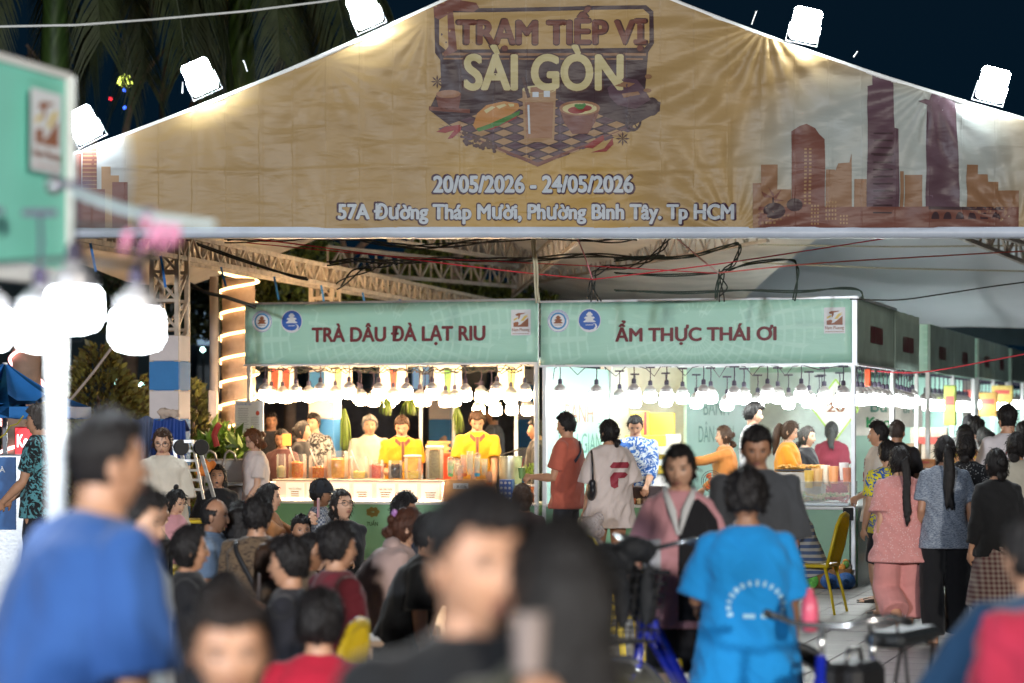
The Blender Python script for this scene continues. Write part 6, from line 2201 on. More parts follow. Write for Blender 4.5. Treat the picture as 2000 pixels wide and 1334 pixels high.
g = MB(); g.tube([P(424, 872, 23.5), P(418, 850, 23.5), P(424, 835, 23.5), P(430, 828, 23.5)], .03, 8, flat=((0, 1, 0), .5)); tag(g.obj('red_bag', mat('bag_red', (.55, .05, .04), .6)), 'small red and white bag hanging under the pole box', 'bag')
# menu board clipped to the drinks stall's left post
t = thing('menu_board', 'tall white menu sheet clipped to the left post of the drinks stall', 'sign', SP(487, 825, -.06), YAW)
g = MB(); g.box((0, 0, 0), (.335, .012, .47), bev=.003); g.obj('sheet', mat('menu_white', (.80, .80, .80), .5, 0, .03), t)
g = MB()
for q in range(13):
 z = .15 - q * .019
 g.box((-.07, -.008, z), (.12 + .02 * math.sin(q * 3), .003, .005))
 if q > 4: g.box((.07, -.008, z), (.10, .003, .005))
g.obj('print_line', mat('print_grey', (.35, .33, .36), .6, bmp=0), t)
V, Fc = fit_text('Trà Dâu Đà Lạt', .17, .028, .0)
g = MB(); g.add([(v[0] - .06, -.010, v[2] + .195) for v in V], Fc); g.obj('lettering', PRINT_BLUE, t, fix=False)
g = MB(); g.ell((.10, -.008, .10), (.022, .003, .026), 10, 6); g.obj('printed_strawberry', mat('print_red', (.6, .08, .05), .6), t)
g = MB(); g.box((-.0, -.015, .235), (.05, .02, .05), bev=.006); g.obj('clip', mat('clip_white', (.75, .75, .75), .4), t)
# ---------------------------------------------------------------- cables, ropes under the hem
def cable(pts, D, r, label, mtl=None, strands=1, tw=.012, name='cable_bundle', cat='cable', group='cables under the tent hem'):
 P3 = [P(x, y, D if not isinstance(D, list) else D[i]) for i, (x, y) in enumerate(pts)]
 sm = []
 for i in range(len(P3) - 1):
  p0, p1, p2, p3 = P3[max(i - 1, 0)], P3[i], P3[i + 1], P3[min(i + 2, len(P3) - 1)]
  for u in [k_ / 6 for k_ in range(6)]:
   sm.append(.5 * ((2 * p1) + (p2 - p0) * u + (2 * p0 - 5 * p1 + 4 * p2 - p3) * u * u + (3 * p1 - p0 - 3 * p2 + p3) * u ** 3))
 sm.append(P3[-1])
 g = MB()
 for s_ in range(strands):
  ph = s_ * 2.1
  g.tube([q + (Vector((math.cos(i * .35 + ph), math.sin(i * .5 + ph * 1.7), math.sin(i * .31 + ph))) * tw if strands > 1 else Vector((0, 0, 0))) for i, q in enumerate(sm)], r, 5)
 o = g.obj(name, mtl or CABLE, None, True, fix=False)
 return tag(o, label, cat, group)
DGN = mat('dark_green_cable', (0.02, 0.045, 0.035), .55)
cable([(440, 470), (520, 468), (600, 464), (690, 466), (760, 478), (830, 482), (900, 476), (1000, 466), (1090, 464), (1180, 470), (1240, 466)], 22.4, .007, 'thick black cable bundle hugging the hem from the left truss to the centre', None, 5, .02)
cable([(640, 515), (700, 508), (780, 512), (860, 506), (950, 508), (1060, 505), (1150, 498), (1240, 504), (1300, 502)], 23.4, .008, 'black cable bundle crossing under the hem above the drinks sign', None, 4, .018)
cable([(660, 560), (690, 535), (730, 520), (760, 512)], 23.6, .008, 'black cables fanning up from the truss corner', None, 4, .03)
cable([(1306, 466), (1290, 488), (1262, 510), (1230, 522), (1190, 522), (1165, 532), (1158, 545), (1150, 585)], 22.6, .007, 'black twisted cables dropping to the corner sign beside the yellow tie', None, 4, .02)
cable([(1158, 545), (1163, 565), (1170, 586)], 22.6, .008, 'short black cables splayed above the round emblems of the corner sign', None, 2, .02)
cable([(1200, 508), (1250, 503), (1330, 503), (1390, 490), (1440, 476), (1444, 490), (1432, 515), (1412, 530), (1404, 545), (1398, 584)], 22.8, .007, 'dark green twisted cable arching to the middle of the corner sign', DGN, 3, .012)
cable([(1408, 532), (1414, 560), (1408, 586)], 22.8, .007, 'dark cable strands hanging straight to the corner sign', CABLE, 3, .03)
cable([(1420, 530), (1470, 514), (1540, 506), (1556, 520), (1558, 550), (1550, 586)], 22.9, .008, 'dark green cable arch right of the middle hanging strands', DGN, 2, .01)
cable([(1200, 534), (1300, 538), (1400, 532)], 23.2, .007, 'dark green cable slung level behind the red ropes', DGN, 2, .01)
cable([(1200, 568), (1330, 572), (1450, 566), (1560, 570), (1640, 564), (1678, 566), (1684, 584)], 24.0, .008, 'dark green cable lying along the top of the corner sign', DGN, 2, .01)
cable([(1660, 584), (1750, 586), (1830, 576), (1920, 562), (2010, 550)], 22.5, .007, 'thin black cable rising right from the corner sign top', CABLE)
cable([(458, 462), (620, 482), (800, 506), (1000, 530), (1160, 546)], 22.2, .006, 'red cord running down from the left truss to the cable knot', RED, 1, 0, 'rope', 'rope', 'red cords under the hem')
cable([(480, 474), (760, 500), (1000, 512), (1200, 522), (1400, 534)], 22.5, .005, 'second red cord, running level to the middle knot', RED, 1, 0, 'rope', 'rope', 'red cords under the hem')
cable([(1158, 546), (1400, 516), (1600, 486), (1740, 464)], 22.2, .006, 'red cord rising right from the knot to the hem', RED, 1, 0, 'rope', 'rope', 'red cords under the hem')
cable([(1404, 533), (1600, 514), (1800, 502), (2010, 490)], 22.4, .007, 'pale red cord running right to the picture edge', mat('rope_pink', (.6, .16, .14), .7), 1, 0, 'rope', 'rope', 'red cords under the hem')
cable([(1126, 462), (1142, 500), (1157, 545)], 22.2, .006, 'pink cord slanting from the hem to the left cable knot', mat('rope_pink2', (.65, .25, .3), .7), 1, 0, 'rope', 'rope')
cable([(1320, 464), (1362, 500), (1403, 533)], 22.4, .008, 'pale pink tie slanting from the hem to the middle cable knot', mat('rope_pale', (.7, .45, .45), .7), 1, 0, 'rope', 'rope')
cable([(1041, 462), (1046, 520), (1050, 590)], 22.0, .010, 'pale yellow twisted tie hanging between the two front signs', mat('rope_cream', (.55, .52, .38), .8), 3, .016, 'rope', 'rope')
cable([(1700, 724), (1780, 728), (1850, 720), (1930, 705), (2010, 690)], 26, .007, 'thin red cord sagging across the walkway stall signs', RED, 1, 0, 'rope', 'rope')
cable([(364, 470), (450, 500), (560, 535), (600, 545)], 24.0, .012, 'dark hose tied along the eave beam', CABLE, 2, .01)
cable([(355, 545), (400, 570), (440, 580), (500, 600)], 25.0, .02, 'thick dark strap slanting from the column to the lit palm', CABLE)
cable([(130, 790), (180, 730), (230, 665), (260, 640)], 24, .015, 'grey brace pole slanting up behind the tall conical shrub', mat('pole_grey', (.36, .30, .27), .6), 1, 0, 'brace_pole', 'pole', None)
# ---------------------------------------------------------------- goods on the drinks counter
GLASS = clear_mat('jar_glass', (0.98, 0.98, 0.97), 0.05, 0.03)
def chunk_mat(name, c1, c2, sc=60):
 key = ('ch', name)
 if key in MATS: return MATS[key]
 m, nt, b = new_mat(name)
 v = coords(nt)
 vo = nt.nodes.new('ShaderNodeTexVoronoi'); vo.inputs['Scale'].default_value = sc
 nt.links.new(v, vo.inputs['Vector'])
 c = ramp(nt, vo.outputs['Distance'], [(0.15, c2), (0.6, c1)])
 nt.links.new(c, b.inputs['Base Color']); b.inputs['Roughness'].default_value = .25
 bump(nt, b, vo.outputs['Distance'], .6, .01)
 MATS[key] = m
 return m
def jar(px0, px1, pyt, pyb, pyc, cm, label, lid=False, ladle=False, open_=False):
 a_, b_, c_ = SP(px0, pyb, .20), SP(px1, pyb, .20), SP((px0 + px1) / 2, pyt, .20)
 r = (b_ - a_).length / 2; h = c_.z - a_.z
 cz = SP(px0, pyc, .20).z - a_.z
 t = thing('drink_jar', label, 'jar', ((a_.x + b_.x) / 2, (a_.y + b_.y) / 2, SHELF_TOP), YAW, 'glass jars on the drinks shelf')
 g = MB(); g.lathe([(r * .9, 0.002), (r * .97, .01), (r, .03), (r, h * .92), (r * .94, h * .97), (r * .96, h), (r * .90, h), (r * .88, h * .96), (r * .95, h * .9), (r * .95, .03), (r * .9, .012)], 24); g.obj('glass', GLASS, t, 'auto')
 g = MB(); g.lathe([(r * .88, .014), (r * .93, .03), (r * .93, cz * .98), (r * .6, cz * 1.01), (r * .01, cz)], 24); g.obj('drink', cm, t, 'auto')
 rr = random.Random(px0)
 g = MB()
 for q in range(14):
  aa = rr.uniform(0, 6.28); ra = r * rr.uniform(.1, .8)
  g.ell((ra * math.cos(aa), ra * math.sin(aa), cz + rr.uniform(-.01, .008)), (.014, .014, .011), 7, 5)
 g.obj('fruit_piece', cm, t, True)['kind'] = 'stuff'
 if lid:
  g = MB(); g.lathe([(r * .97, 0), (r * 1.02, .004), (r * 1.02, .016), (r * .9, .022), (r * .1, .026)], 20, 0, None, (0, 0, h)); g.obj('lid', mat('lid_white', (.78, .78, .74), .3), t, 'auto')
 if ladle:
  g = MB(); g.tube([(r * .2, 0, cz * .5), (-r * .5, -.01, h * .9), (-r * .8, -.02, h * 1.28)], .007, 6); g.obj('ladle', mat('ladle_pink', (.8, .6, .55), .4), t, True)
 return t
SHELF_TOP = ZS + .012
OR1 = chunk_mat('orange_chunks', (.75, .16, .01), (.85, .42, .04))
OR2 = chunk_mat('orange_tea', (.72, .30, .02), (.8, .42, .06), 22)
YE1 = chunk_mat('yellow_chunks', (.80, .55, .06), (.85, .70, .25), 50)
RE1 = chunk_mat('red_chunks', (.62, .06, .03), (.8, .25, .12), 70)
BK1 = chunk_mat('black_jelly', (.02, .008, .004), (.05, .02, .01), 20)
SE1 = chunk_mat('seed_drink', (.38, .30, .12), (.12, .08, .04), 120)
PA1 = chunk_mat('pale_drink', (.75, .62, .35), (.8, .7, .45), 20)
jar(541, 558, 889, 937, 914, PA1, 'jar of pale yellow drink at the left end of the shelf')
jar(564, 598, 890, 938, 906, OR1, 'jar of orange fruit cubes, second from the left, ladle in it', ladle=True)
jar(604, 639, 892, 938, 915, OR1, 'half-full jar of orange cubes with a tall ladle behind the capped man', ladle=True)
jar(640, 680, 883, 938, 899, OR2, 'widest jar, full of amber tea with fruit', lid=False)
jar(684, 719, 894, 938, 924, YE1, 'jar with a low layer of yellow pieces and a ladle', ladle=True)
jar(721, 749, 902, 940, 912, RE1, 'small jar of red strawberry pieces')
jar(759, 786, 903, 940, 912, BK1, 'small jar of black jelly')
jar(790, 823, 897, 941, 927, YE1, 'jar a third full of pale yellow pieces beside the black jelly', lid=True)
jar(832, 866, 880, 942, 886, SE1, 'tall full jar of speckled olive seed drink at the right end of the shelf', lid=True)
CT = ZCA + .025
def cup_stack(px, pyb, n, col, y, label, h=.11, r=.038, dome=False):
 p = SP(px, pyb, y); p.z = CT if pyb is None else p.z
 t = thing('cup_stack', label, 'cups', p, YAW, 'stacked plastic cups')
 for q in range(n):
  g = MB(); g.lathe([(r * .72, 0), (r * .98, h * .95), (r * 1.06, h * .97), (r * 1.06, h)], 14, 0, None, (0, 0, q * .035)); g.obj('cup', clear_mat('cup_%.1f' % col[0], col, .1, .22), t, 'auto')
 if dome:
  g = MB(); g.ell((0, 0, h + (n - 1) * .035), (r, r, r * .8), 12, 8); g.obj('dome_lid', GLASS, t, True)
g = MB()
pb_, pt_ = SP(900, 946, .15), SP(952, 930, .15)
for q, (px, pyb, n, col, dome, lb) in enumerate(((880, 930, 3, (.85, .95, .85), True, 'clear cup with a green drink and dome lid at the left of the cups'), (893, 928, 2, (.95, .95, .9), True, 'clear domed cup second in the cup display'), (906, 928, 4, (.98, .9, .85), False, 'tall stack of clear cups with an orange tint'), (918, 927, 5, (.95, .95, .95), False, 'tallest stack of clear cups in front of the second vendor'), (932, 929, 4, (.9, .95, 1.0), True, 'stack of cups with a blue drink below'), (946, 929, 3, (.95, .95, .95), False, 'short stack of cups left of the steel pot'), (899, 940, 2, (1, .85, .7), True, 'cup stack in front of the cardboard strip, left one'), (925, 941, 2, (1, .8, .65), True, 'cup stack in front of the cardboard strip, right one'), (955, 948, 2, (.98, .75, .55), False, 'amber filled cup stack beside the blue carton'))):
 cup_stack(px, pyb, n, col, .10 + .05 * (q % 3), lb, dome=dome)
for (px, pyb, c_, lb) in ((880, 931, (.05, .45, .08), 'green'), (906, 931, (.8, .2, .05), 'orange'), (932, 931, (.03, .35, .65), 'blue'), (900, 943, (.85, .5, .08), 'yellow'), (955, 949, (.7, .2, .03), 'amber')):
 p = SP(px, pyb, .13); g = MB(); g.lathe([(.026, 0), (.034, .035), (.001, .036)], 12, 0, None, tuple(p)); tag(g.obj('drink_fill', mat('fill_' + lb, c_, .2), None, 'auto'), '%s drink filling in a display cup right of the seed jar' % lb, 'drink')
a_, b_ = SP(872, 947, .2), SP(952, 931, .2)
t = thing('cup_tray', 'wooden tray with a white label strip reading A GÀ under the cups', 'tray', ((a_.x + b_.x) / 2, (a_.y + b_.y) / 2, CT), YAW)
hh_ = max(.05, a_.z + .06 - CT)
g = MB(); g.box((0, 0, hh_ / 2), ((b_ - a_).length * .98, .22, hh_), bev=.006); g.obj('tray', mat('tray_wood', (.6, .32, .12), .5, 0, .2, 12), t)
g = MB(); g.box((-.03, -.114, hh_ * .7), (.17, .006, .06)); g.obj('strip', PRINT_WHITE, t)
V, Fc = fit_text('A GÀ', .11, .045, .01)
g = MB(); g.add([(v[0] - .02, -.119 + v[1], v[2] + hh_ * .7) for v in V], Fc); g.obj('lettering', mat('ink_black', (.05, .04, .04), .6, bmp=0), t, fix=False)
p = SP(997, 935, .45); r = .125
t = thing('steel_pot', 'large steel pot with a ladle on its rim, right end of the drinks counter', 'pot', (p.x, p.y, CT), YAW)
h = SP(997, 893, .45).z - CT
g = MB(); g.lathe([(r * .95, 0), (r, .02), (r, h), (r * 1.05, h), (r * 1.05, h + .01), (r * .96, h + .01), (r * .94, h * .9), (.01, h * .88)], 26); g.obj('body', mat('pot_steel', (.66, .68, .55), .22, .7), t, 'auto')
g = MB(); g.tube([(-.10, -.06, h + .02), (.05, -.02, h + .07), (.16, 0, h + .10)], .010, 6); g.obj('ladle', BLACKP, t, True)
p = SP(990, 968, .10)
t = thing('printed_carton', 'small blue and white printed carton standing beside the cups', 'carton', (p.x, p.y, CT), YAW)
g = MB(); g.box((0, 0, .12), (.14, .10, .24), bev=.003); g.obj('carton', PRINT_BLUE, t)
g = MB()
for q in range(3):
 for w_ in range(4):
  g.add([(-.045 + q * .045 + x, -.053, .04 + w_ * .055 + z) for x, z in circ(0, 0, .015, n=10)], [tuple(range(10))])
g.obj('printed_dot', PRINT_WHITE, t, fix=False)['kind'] = 'stuff'
p = SP(881, 937, .75)
t = thing('red_crate', 'red plastic crate behind the cups, rolls of brown paper on top', 'crate', (p.x, p.y, .0), YAW)
h = SP(881, 885, .75).z
g = MB(); g.box((0, 0, h / 2), (.26, .3, h), bev=.02); g.obj('body', mat('crate_red', (.65, .07, .03), .45), t)
g = MB(); g.tube([(-.08, -.152, h * .6), (-.08, -.152, h * .93), (.08, -.152, h * .93), (.08, -.152, h * .6)], .006, 5); g.obj('moulding', mat('crate_red', (.65, .07, .03), .45), t)
for q in range(4):
 p = SP(852 + (q % 2) * 4, 882 - 6 * q, .8); g = MB(); g.bar(p - UX * .12, p + UX * .14, .04, .03); tag(g.obj('paper_roll', mat('roll_tan', (.70, .42, .16), .6)), 'tan paper roll in the stack behind the seed jar, number %s from the bottom' % ['one', 'two', 'three', 'four'][q], 'roll')
g = MB()
for q in range(40):
 rr = random.Random(q); c = SP(1035, 932, .3) + Vector((rr.uniform(-.05, .05), rr.uniform(-.05, .05), 0))
 g.tube([c, c + Vector((rr.uniform(-.06, .06), rr.uniform(-.04, .04), rr.uniform(.08, .16)))], .004, 4)
tag(g.obj('herb_bundle', BG, fix=False), 'bundle of green herbs at the right end of the drinks counter', 'herbs')
for (px, c_, lb) in ((1012, (.75, .65, .4), 'squat cream jar near the herbs'), (1030, (.5, .28, .08), 'brown glass jar at the far right of the drinks counter'), (1043, (.35, .12, .04), 'dark sauce jar beside the stall post')):
 p = SP(px, 970, .12); t = thing('small_jar', lb, 'jar', (p.x, p.y, CT), YAW)
 g = MB(); g.lathe([(.035, 0), (.04, .01), (.04, .15), (.03, .17)], 14); g.obj('glass', mat('jarbody_%.2f' % c_[0], c_, .15), t, 'auto')
 g = MB(); g.lathe([(.033, 0), (.033, .02), (.01, .022)], 14, 0, None, (0, 0, .17)); g.obj('lid', mat('lid_white', (.78, .78, .74), .3), t, 'auto')
# hanging scallion bunches
for q, (px, py0, py1, y, lb) in enumerate(((672, 798, 880, 1.0, 'long bunch of scallions hanging on the post left of the elderly man'), (755, 778, 812, 1.0, 'short scallion bunch hanging above the phone-reading vendor'), (804, 778, 812, 1.0, 'short scallion bunch hanging right of the phone-reading vendor'), (893, 795, 848, 1.0, 'scallion bunch hanging left of the second yellow-shirt vendor'))):
 g = MB(); rr = random.Random(q)
 a_ = SP(px, py0, y)
 L = a_.z - SP(px, py1, y).z
 for _ in range(46):
  dx, dy = rr.gauss(0, .028), rr.gauss(0, .02)
  l_ = L * rr.uniform(.7, 1.05)
  g.tube([a_ + Vector((dx * .2, dy * .2, 0)), a_ + Vector((dx, dy, -l_ * .4)), a_ + Vector((dx * 1.2 + rr.uniform(-.01, .01), dy, -l_))], [.0035, .0045, .001], 4)
 tag(g.obj('scallion_bunch', leaf_mat('scallion', (.05, .10, .01), (.14, .20, .03)), fix=False), lb, 'vegetable', 'hanging scallion bunches')
# ---------------------------------------------------------------- Thai stall goods
BASK = mat('basket_wicker', (.34, .17, .06), .7, 0, .3, 30, .6, 60)
def basket(px, pyb, w, h, y, label, fillcols, seed):
 p = SP(px, pyb, y); t = thing('wicker_basket', label, 'basket', (p.x, p.y, ZCB + .025), YAW)
 g = MB()
 for q in range(5):
  r = w * (.8 + .2 * q / 4)
  g.tube([(r * math.cos(a), r * .8 * math.sin(a), h * (q + .3) / 5 + .006 * math.sin(a * 9 + q)) for a in [2 * math.pi * i / 24 for i in range(24)]], h * .11, 5, 0, closed=True)
 g.lathe([(w * .75, 0), (w * .95, h * .9), (w * .9, h * .9), (w * .2, h * .7)], 20)
 g.obj('basket', BASK, t, True)
 rr = random.Random(seed)
 for q in range(16):
  c = rr.choice(fillcols); a = rr.uniform(0, 6.28); r = w * rr.uniform(0, .8)
  g = MB(); p0 = Vector((r * math.cos(a), r * .8 * math.sin(a), h + rr.uniform(-.01, .04)))
  if c[1] > c[0]:
   d = Vector((rr.uniform(-1, 1), rr.uniform(-.5, .5), rr.uniform(0, .4))).normalized() * rr.uniform(.05, .10)
   g.tube([p0 - d, p0, p0 + d], [.006, .016, .005], 6)
   g.obj('green_vegetable', mat('veg_%.2f%.2f' % c[:2], c, .4), t, True)
  else:
   s_ = rr.uniform(.022, .034)
   g.ell(tuple(p0), (s_, s_, s_ * .9), 10, 7)
   g.obj('tomato', mat('veg_%.2f%.2f' % c[:2], c, .3), t, True)
VG = [(.10, .30, .03), (.25, .45, .06), (.75, .18, .05), (.05, .20, .03), (.8, .35, .1)]
basket(1280, 940, .17, .09, .20, 'wicker basket of tomatoes and green vegetables left of the girl in pink', VG, 1)
basket(1232, 940, .06, .06, .16, 'small red sauce basket before the vendor in the blue shirt', [(.5, .05, .02), (.6, .1, .03)], 2)
g = MB(); g.box(tuple(SP(1258, 962, .12)), (.42, .2, .14), rz=YAW, bev=.01); tag(g.obj('dark_box', mat('box_black', (.05, .03, .03), .5)), 'dark crate with jars under the vegetable basket', 'crate')
for q in range(5):
 p = SP(1238 + q * 10, 968, .0); g = MB(); g.lathe([(.022, 0), (.024, .05), (.018, .06)], 10, 0, None, (p.x, p.y, ZCB + .03)); tag(g.obj('spice_jar', mat('spice_%d' % (q % 3), [(.4, .12, .05), (.55, .4, .2), (.15, .08, .05)][q % 3], .3), None, 'auto'), 'small spice jar under the vegetable basket, %s from the left' % ORD[q], 'jar', 'spice jars under the basket')
# clear food case with trays
a_, b_ = SX(1545), -.05
t = thing('food_case', 'clear case of chopped pink and green salad at the corner of the Thai stall', 'display case', C0, YAW)
CL = clear_mat('case_clear')
z0_, z1_ = ZCB + .03, SL(1620, 942, 0).z
for nm, c_, s_ in (('front_pane', ((a_ + b_) / 2, .02, (z0_ + z1_) / 2), (b_ - a_, .006, z1_ - z0_)), ('side_pane', (b_, .27, (z0_ + z1_) / 2), (.006, .5, z1_ - z0_)), ('top_pane', ((a_ + b_) / 2, .27, z1_), (b_ - a_, .5, .006))):
 g = MB(); g.box(c_, s_); g.obj(nm, CL, t)
g = MB(); g.box(((a_ + b_) / 2, .27, z0_ + .015), (b_ - a_ - .02, .48, .03), bev=.004); g.obj('tray', STEEL, t)
g = MB(); rr = random.Random(4)
for q in range(900):
 x = rr.uniform(a_ + .03, b_ - .03); y = rr.uniform(.05, .48)
 mi = 0 if x > -.32 + y * .2 and y < .3 else (1 if rr.random() < .35 else 2)
 zz = z0_ + .04 + .05 * noise.noise(Vector((x * 5, y * 5, 0))) + rr.uniform(0, .02) + .12 * y
 g.ell((x, y, zz), (rr.uniform(.006, .016), rr.uniform(.006, .014), .008), 5, 3, mi)
g.obj('chopped_food', [chunk_mat('salad_pink', (.60, .12, .13), (.7, .4, .35)), chunk_mat('salad_green', (.15, .38, .10), (.4, .5, .2)), chunk_mat('salad_cream', (.7, .5, .3), (.8, .7, .5))], t, fix=False)['kind'] = 'stuff'
g = MB(); g.bar((a_ + .12, .1, z0_ + .10), (a_ + .45, .2, z0_ + .04), .06, .006); g.obj('serving_paper', PRINT_WHITE, t)
t = thing('fried_food_tray', 'tray of golden fried snacks in front of the ponytailed woman in orange', 'tray', SP(1565, 918, .75), YAW)
g = MB(); g.box((0, 0, 0), (.5, .32, .02), bev=.005); g.obj('tray', BLACKP, t)
g = MB(); rr = random.Random(9)
for q in range(140):
 g.ell((rr.uniform(-.22, .22), rr.uniform(-.13, .13), .02 + rr.uniform(0, .03)), (.022, .014, .012), 6, 4)
g.obj('fried_piece', mat('fried', (.65, .32, .07), .4, 0, .3, 30), t, True)['kind'] = 'stuff'
p = t.location.copy()
g = MB(); g.box((0, 0, -.2 + .10 - .10), (.46, .3, .36)); g.obj('stand', mat('stand_grey', (.5, .45, .4), .5), t)
for (px, py, y, s_, c_, lb) in ((1596, 927, .5, .06, (.75, .45, .2), 'tan paper tub beside the fried snacks'), (1612, 920, .55, .05, (.85, .75, .6), 'cream plastic tub behind the food case'), (1628, 922, .5, .055, (.8, .35, .15), 'orange sauce bottle behind the food case'), (1648, 915, .5, .05, (.85, .85, .85), 'white tub near the corner post'), (1655, 925, .42, .05, (.7, .25, .15), 'red sauce tub at the corner post'), (1580, 930, .45, .05, (.8, .5, .1), 'yellow-orange tub in front of the tray')):
 p = SP(px, py, y)
 g = MB(); g.lathe([(s_ * .8, -.12), (s_, .05), (s_ * .98, .06), (.01, .055)], 14, 0, None, tuple(p)); tag(g.obj('food_tub', mat('tub_%.2f%.2f' % c_[:2], c_, .35), None, 'auto'), lb, 'tub')
# fan
c = SP(1390, 940, .35)
t = thing('desk_fan', 'small round desk fan with orange blades right of the girl in pink', 'fan', c, YAW)
for rr_ in (.11, .09, .065, .035):
 g = MB(); g.tube([(rr_ * math.cos(a), 0, rr_ * math.sin(a)) for a in [2 * math.pi * i / 26 for i in range(26)]], .003, 4, closed=True); g.obj('guard_ring', BLACKP, t)
g = MB()
for i in range(3):
 a = 2 * math.pi * i / 3
 g.add([(0, .02, 0), (.09 * math.cos(a - .4), .03, .09 * math.sin(a - .4)), (.095 * math.cos(a), .015, .095 * math.sin(a)), (.08 * math.cos(a + .45), .01, .08 * math.sin(a + .45))], [(0, 1, 2, 3)])
g.obj('blade', mat('blade_orange', (.8, .16, .03), .4), t, fix=False)
g = MB(); g.tube([(0, .04, 0), (0, .05, -.15)], .015, 8); g.lathe([(.07, 0), (.06, .02), (.02, .03)], 14, 0, None, (0, .05, c.z * 0 - .17)); g.obj('stand', WHITE_PAINT, t)
# cartons and foam boxes behind the vendor
for q, (px0, px1, py0, py1, D, kind_, lb) in enumerate(((1232, 1268, 803, 850, 28, 'y', 'yellow carton with red stripe behind the vendor, upper left'), (1268, 1318, 806, 850, 28.2, 'y', 'larger yellow carton behind the vendor, upper right'), (1222, 1300, 850, 872, 27.8, 'y', 'wide yellow carton in the middle of the stack behind the vendor'), (1262, 1332, 872, 888, 27.6, 'w', 'white foam box lid on the yellow cartons'), (1256, 1330, 888, 925, 27.7, 'y', 'yellow carton with white label under the foam box'), (1300, 1330, 848, 872, 28.1, 'w', 'stack of white foam trays beside the cartons'))):
 a_, b_ = P(px0, py1, D), P(px1, py0, D)
 t = thing('carton', lb, 'box', ((a_.x + b_.x) / 2, D, a_.z), R(-6), 'boxes stacked behind the vendor')
 g = MB(); g.box((0, 0, (b_.z - a_.z) / 2), (b_.x - a_.x, .32, b_.z - a_.z - .004), bev=.006); g.obj('box', mat('carton_yellow', (.78, .52, .06), .6, 0, .08) if kind_ == 'y' else mat('foam_white', (.78, .72, .62), .7), t)
 if q == 0:
  g = MB(); g.box((.07, -.163, (b_.z - a_.z) / 2), (.035, .004, b_.z - a_.z - .01)); g.obj('stripe', mat('stripe_red', (.6, .04, .04), .5), t)
 if q == 4:
  g = MB(); g.box((.05, -.163, (b_.z - a_.z) * .6), (.24, .004, .07)); g.obj('label', PRINT_WHITE, t)
a_ = P(1275, 925, 27.8)
g = MB(); g.box((a_.x, 27.9, a_.z / 2), (.75, .4, a_.z - .003)); tag(g.obj('back_table', STEEL), 'steel table carrying the yellow cartons behind the vendor', 'table')
# bags of flowers and produce under the corner stall
t = thing('produce_basket', 'brown basket of pink flowers and oranges under the corner stall skirt', 'basket', ST(-.22, -.12, 0), YAW)
g = MB(); g.lathe([(.13, 0), (.19, .14), (.20, .18), (.17, .18), (.02, .15)], 22, 0, Matrix.Diagonal((1.1, .6, 1.15, 1))); g.obj('basket', BASK, t, True)
rr = random.Random(5)
for q in range(16):
 c_ = [(.75, .3, .4), (.8, .35, .05), (.7, .65, .6), (.12, .3, .06)][q % 4]
 g = MB(); g.ell((rr.uniform(-.17, .17), rr.uniform(-.08, .08), .22 + rr.uniform(-.01, .05)), (.035, .03, .04), 8, 6); g.obj('blossom', mat('bl_%.2f' % c_[0], c_, .5), t, True)
for q, (x, c_, lb) in enumerate(((-.42, (.10, .42, .06), 'rolled green plastic mat on the ground under the corner stall'), (-.20, (.04, .14, .42), 'blue patterned bag on the ground under the corner stall'), (-.05, (.05, .18, .5), 'second blue bag on the ground by the corner stall post'))):
 g = MB(); c = ST(x, -.22, .09)
 for k_ in range(4):
  g.tube([c + Vector((math.cos(a) * (.085 - k_ * .018), k_ * -.012, math.sin(a) * (.075 - k_ * .016))) for a in [2 * math.pi * i / 16 for i in range(16)]], .016, 6, closed=True)
 g.ell(tuple(c + Vector((0, .05, 0))), (.10, .07, .085), 14, 10)
 tag(g.obj('floor_bag', mat('fbag_%d' % q, c_, .5, 0, .3, 30), None, True), lb, 'bag')
g = MB(); c = ST(-1.05, -.18, .06)
g.ell(tuple(c), (.22, .12, .06), 18, 8); tag(g.obj('floor_bag', mat('fbag_red', (.4, .05, .04), .5, 0, .3), None, True), 'flat red bag under the yellow chair', 'bag')
t = thing('leaf_basket', 'low wicker basket with red and green leaves behind the bare-legged woman', 'basket', SP(1240, 1110, -.1) * 1, YAW)
t.location.z = 0
g = MB(); g.lathe([(.18, 0), (.24, .12), (.22, .13), (.02, .1)], 20); g.obj('basket', BASK, t, True)
leaves([((0, 0, .18), (.2, .15, .08))], 160, .09, 8).obj('leaf', leaf_mat('leaf_mixed', (.2, .03, .04), (.12, .2, .03)), t, fix=False)['kind'] = 'stuff'
# things glimpsed in the far walkway stalls
for q, (px, py, D, w_, h_, c_, lb) in enumerate(((1815, 868, 33, .5, .45, (.6, .5, .4), 'pale ice chest in the third stall'), (1856, 792, 33, .16, .55, (.45, .55, .12), 'tall narrow printed banner pillar reading in green and red'), (1930, 790, 40, .3, .4, (.8, .45, .12), 'orange poster in the fourth stall'), (1958, 770, 41, .35, .3, (.7, .55, .15), 'yellow menu poster at the far end'), (1790, 905, 32, .5, .12, (.55, .22, .08), 'orange-brown grill tray in the third stall'), (1772, 880, 31, .35, .18, (.7, .5, .3), 'tan food box in the second stall'), (1880, 780, 42, .6, .7, (.14, .13, .12), 'dark equipment rack deep in the third stall'))):
 a_ = P(px, py, D); t = thing('stall_item', lb, 'display', a_, YAW)
 g = MB(); g.box((0, 0, 0), (w_, .12, h_), bev=.01); g.obj('panel', mat('item_%d' % q, c_, .5, 0, .3, 10), t)
 g = MB(); g.box((0, -.065, h_ * .12), (w_ * .7, .01, h_ * .22)); g.obj('print', mat('item_red', (.6, .1, .08), .5), t)
g = MB()
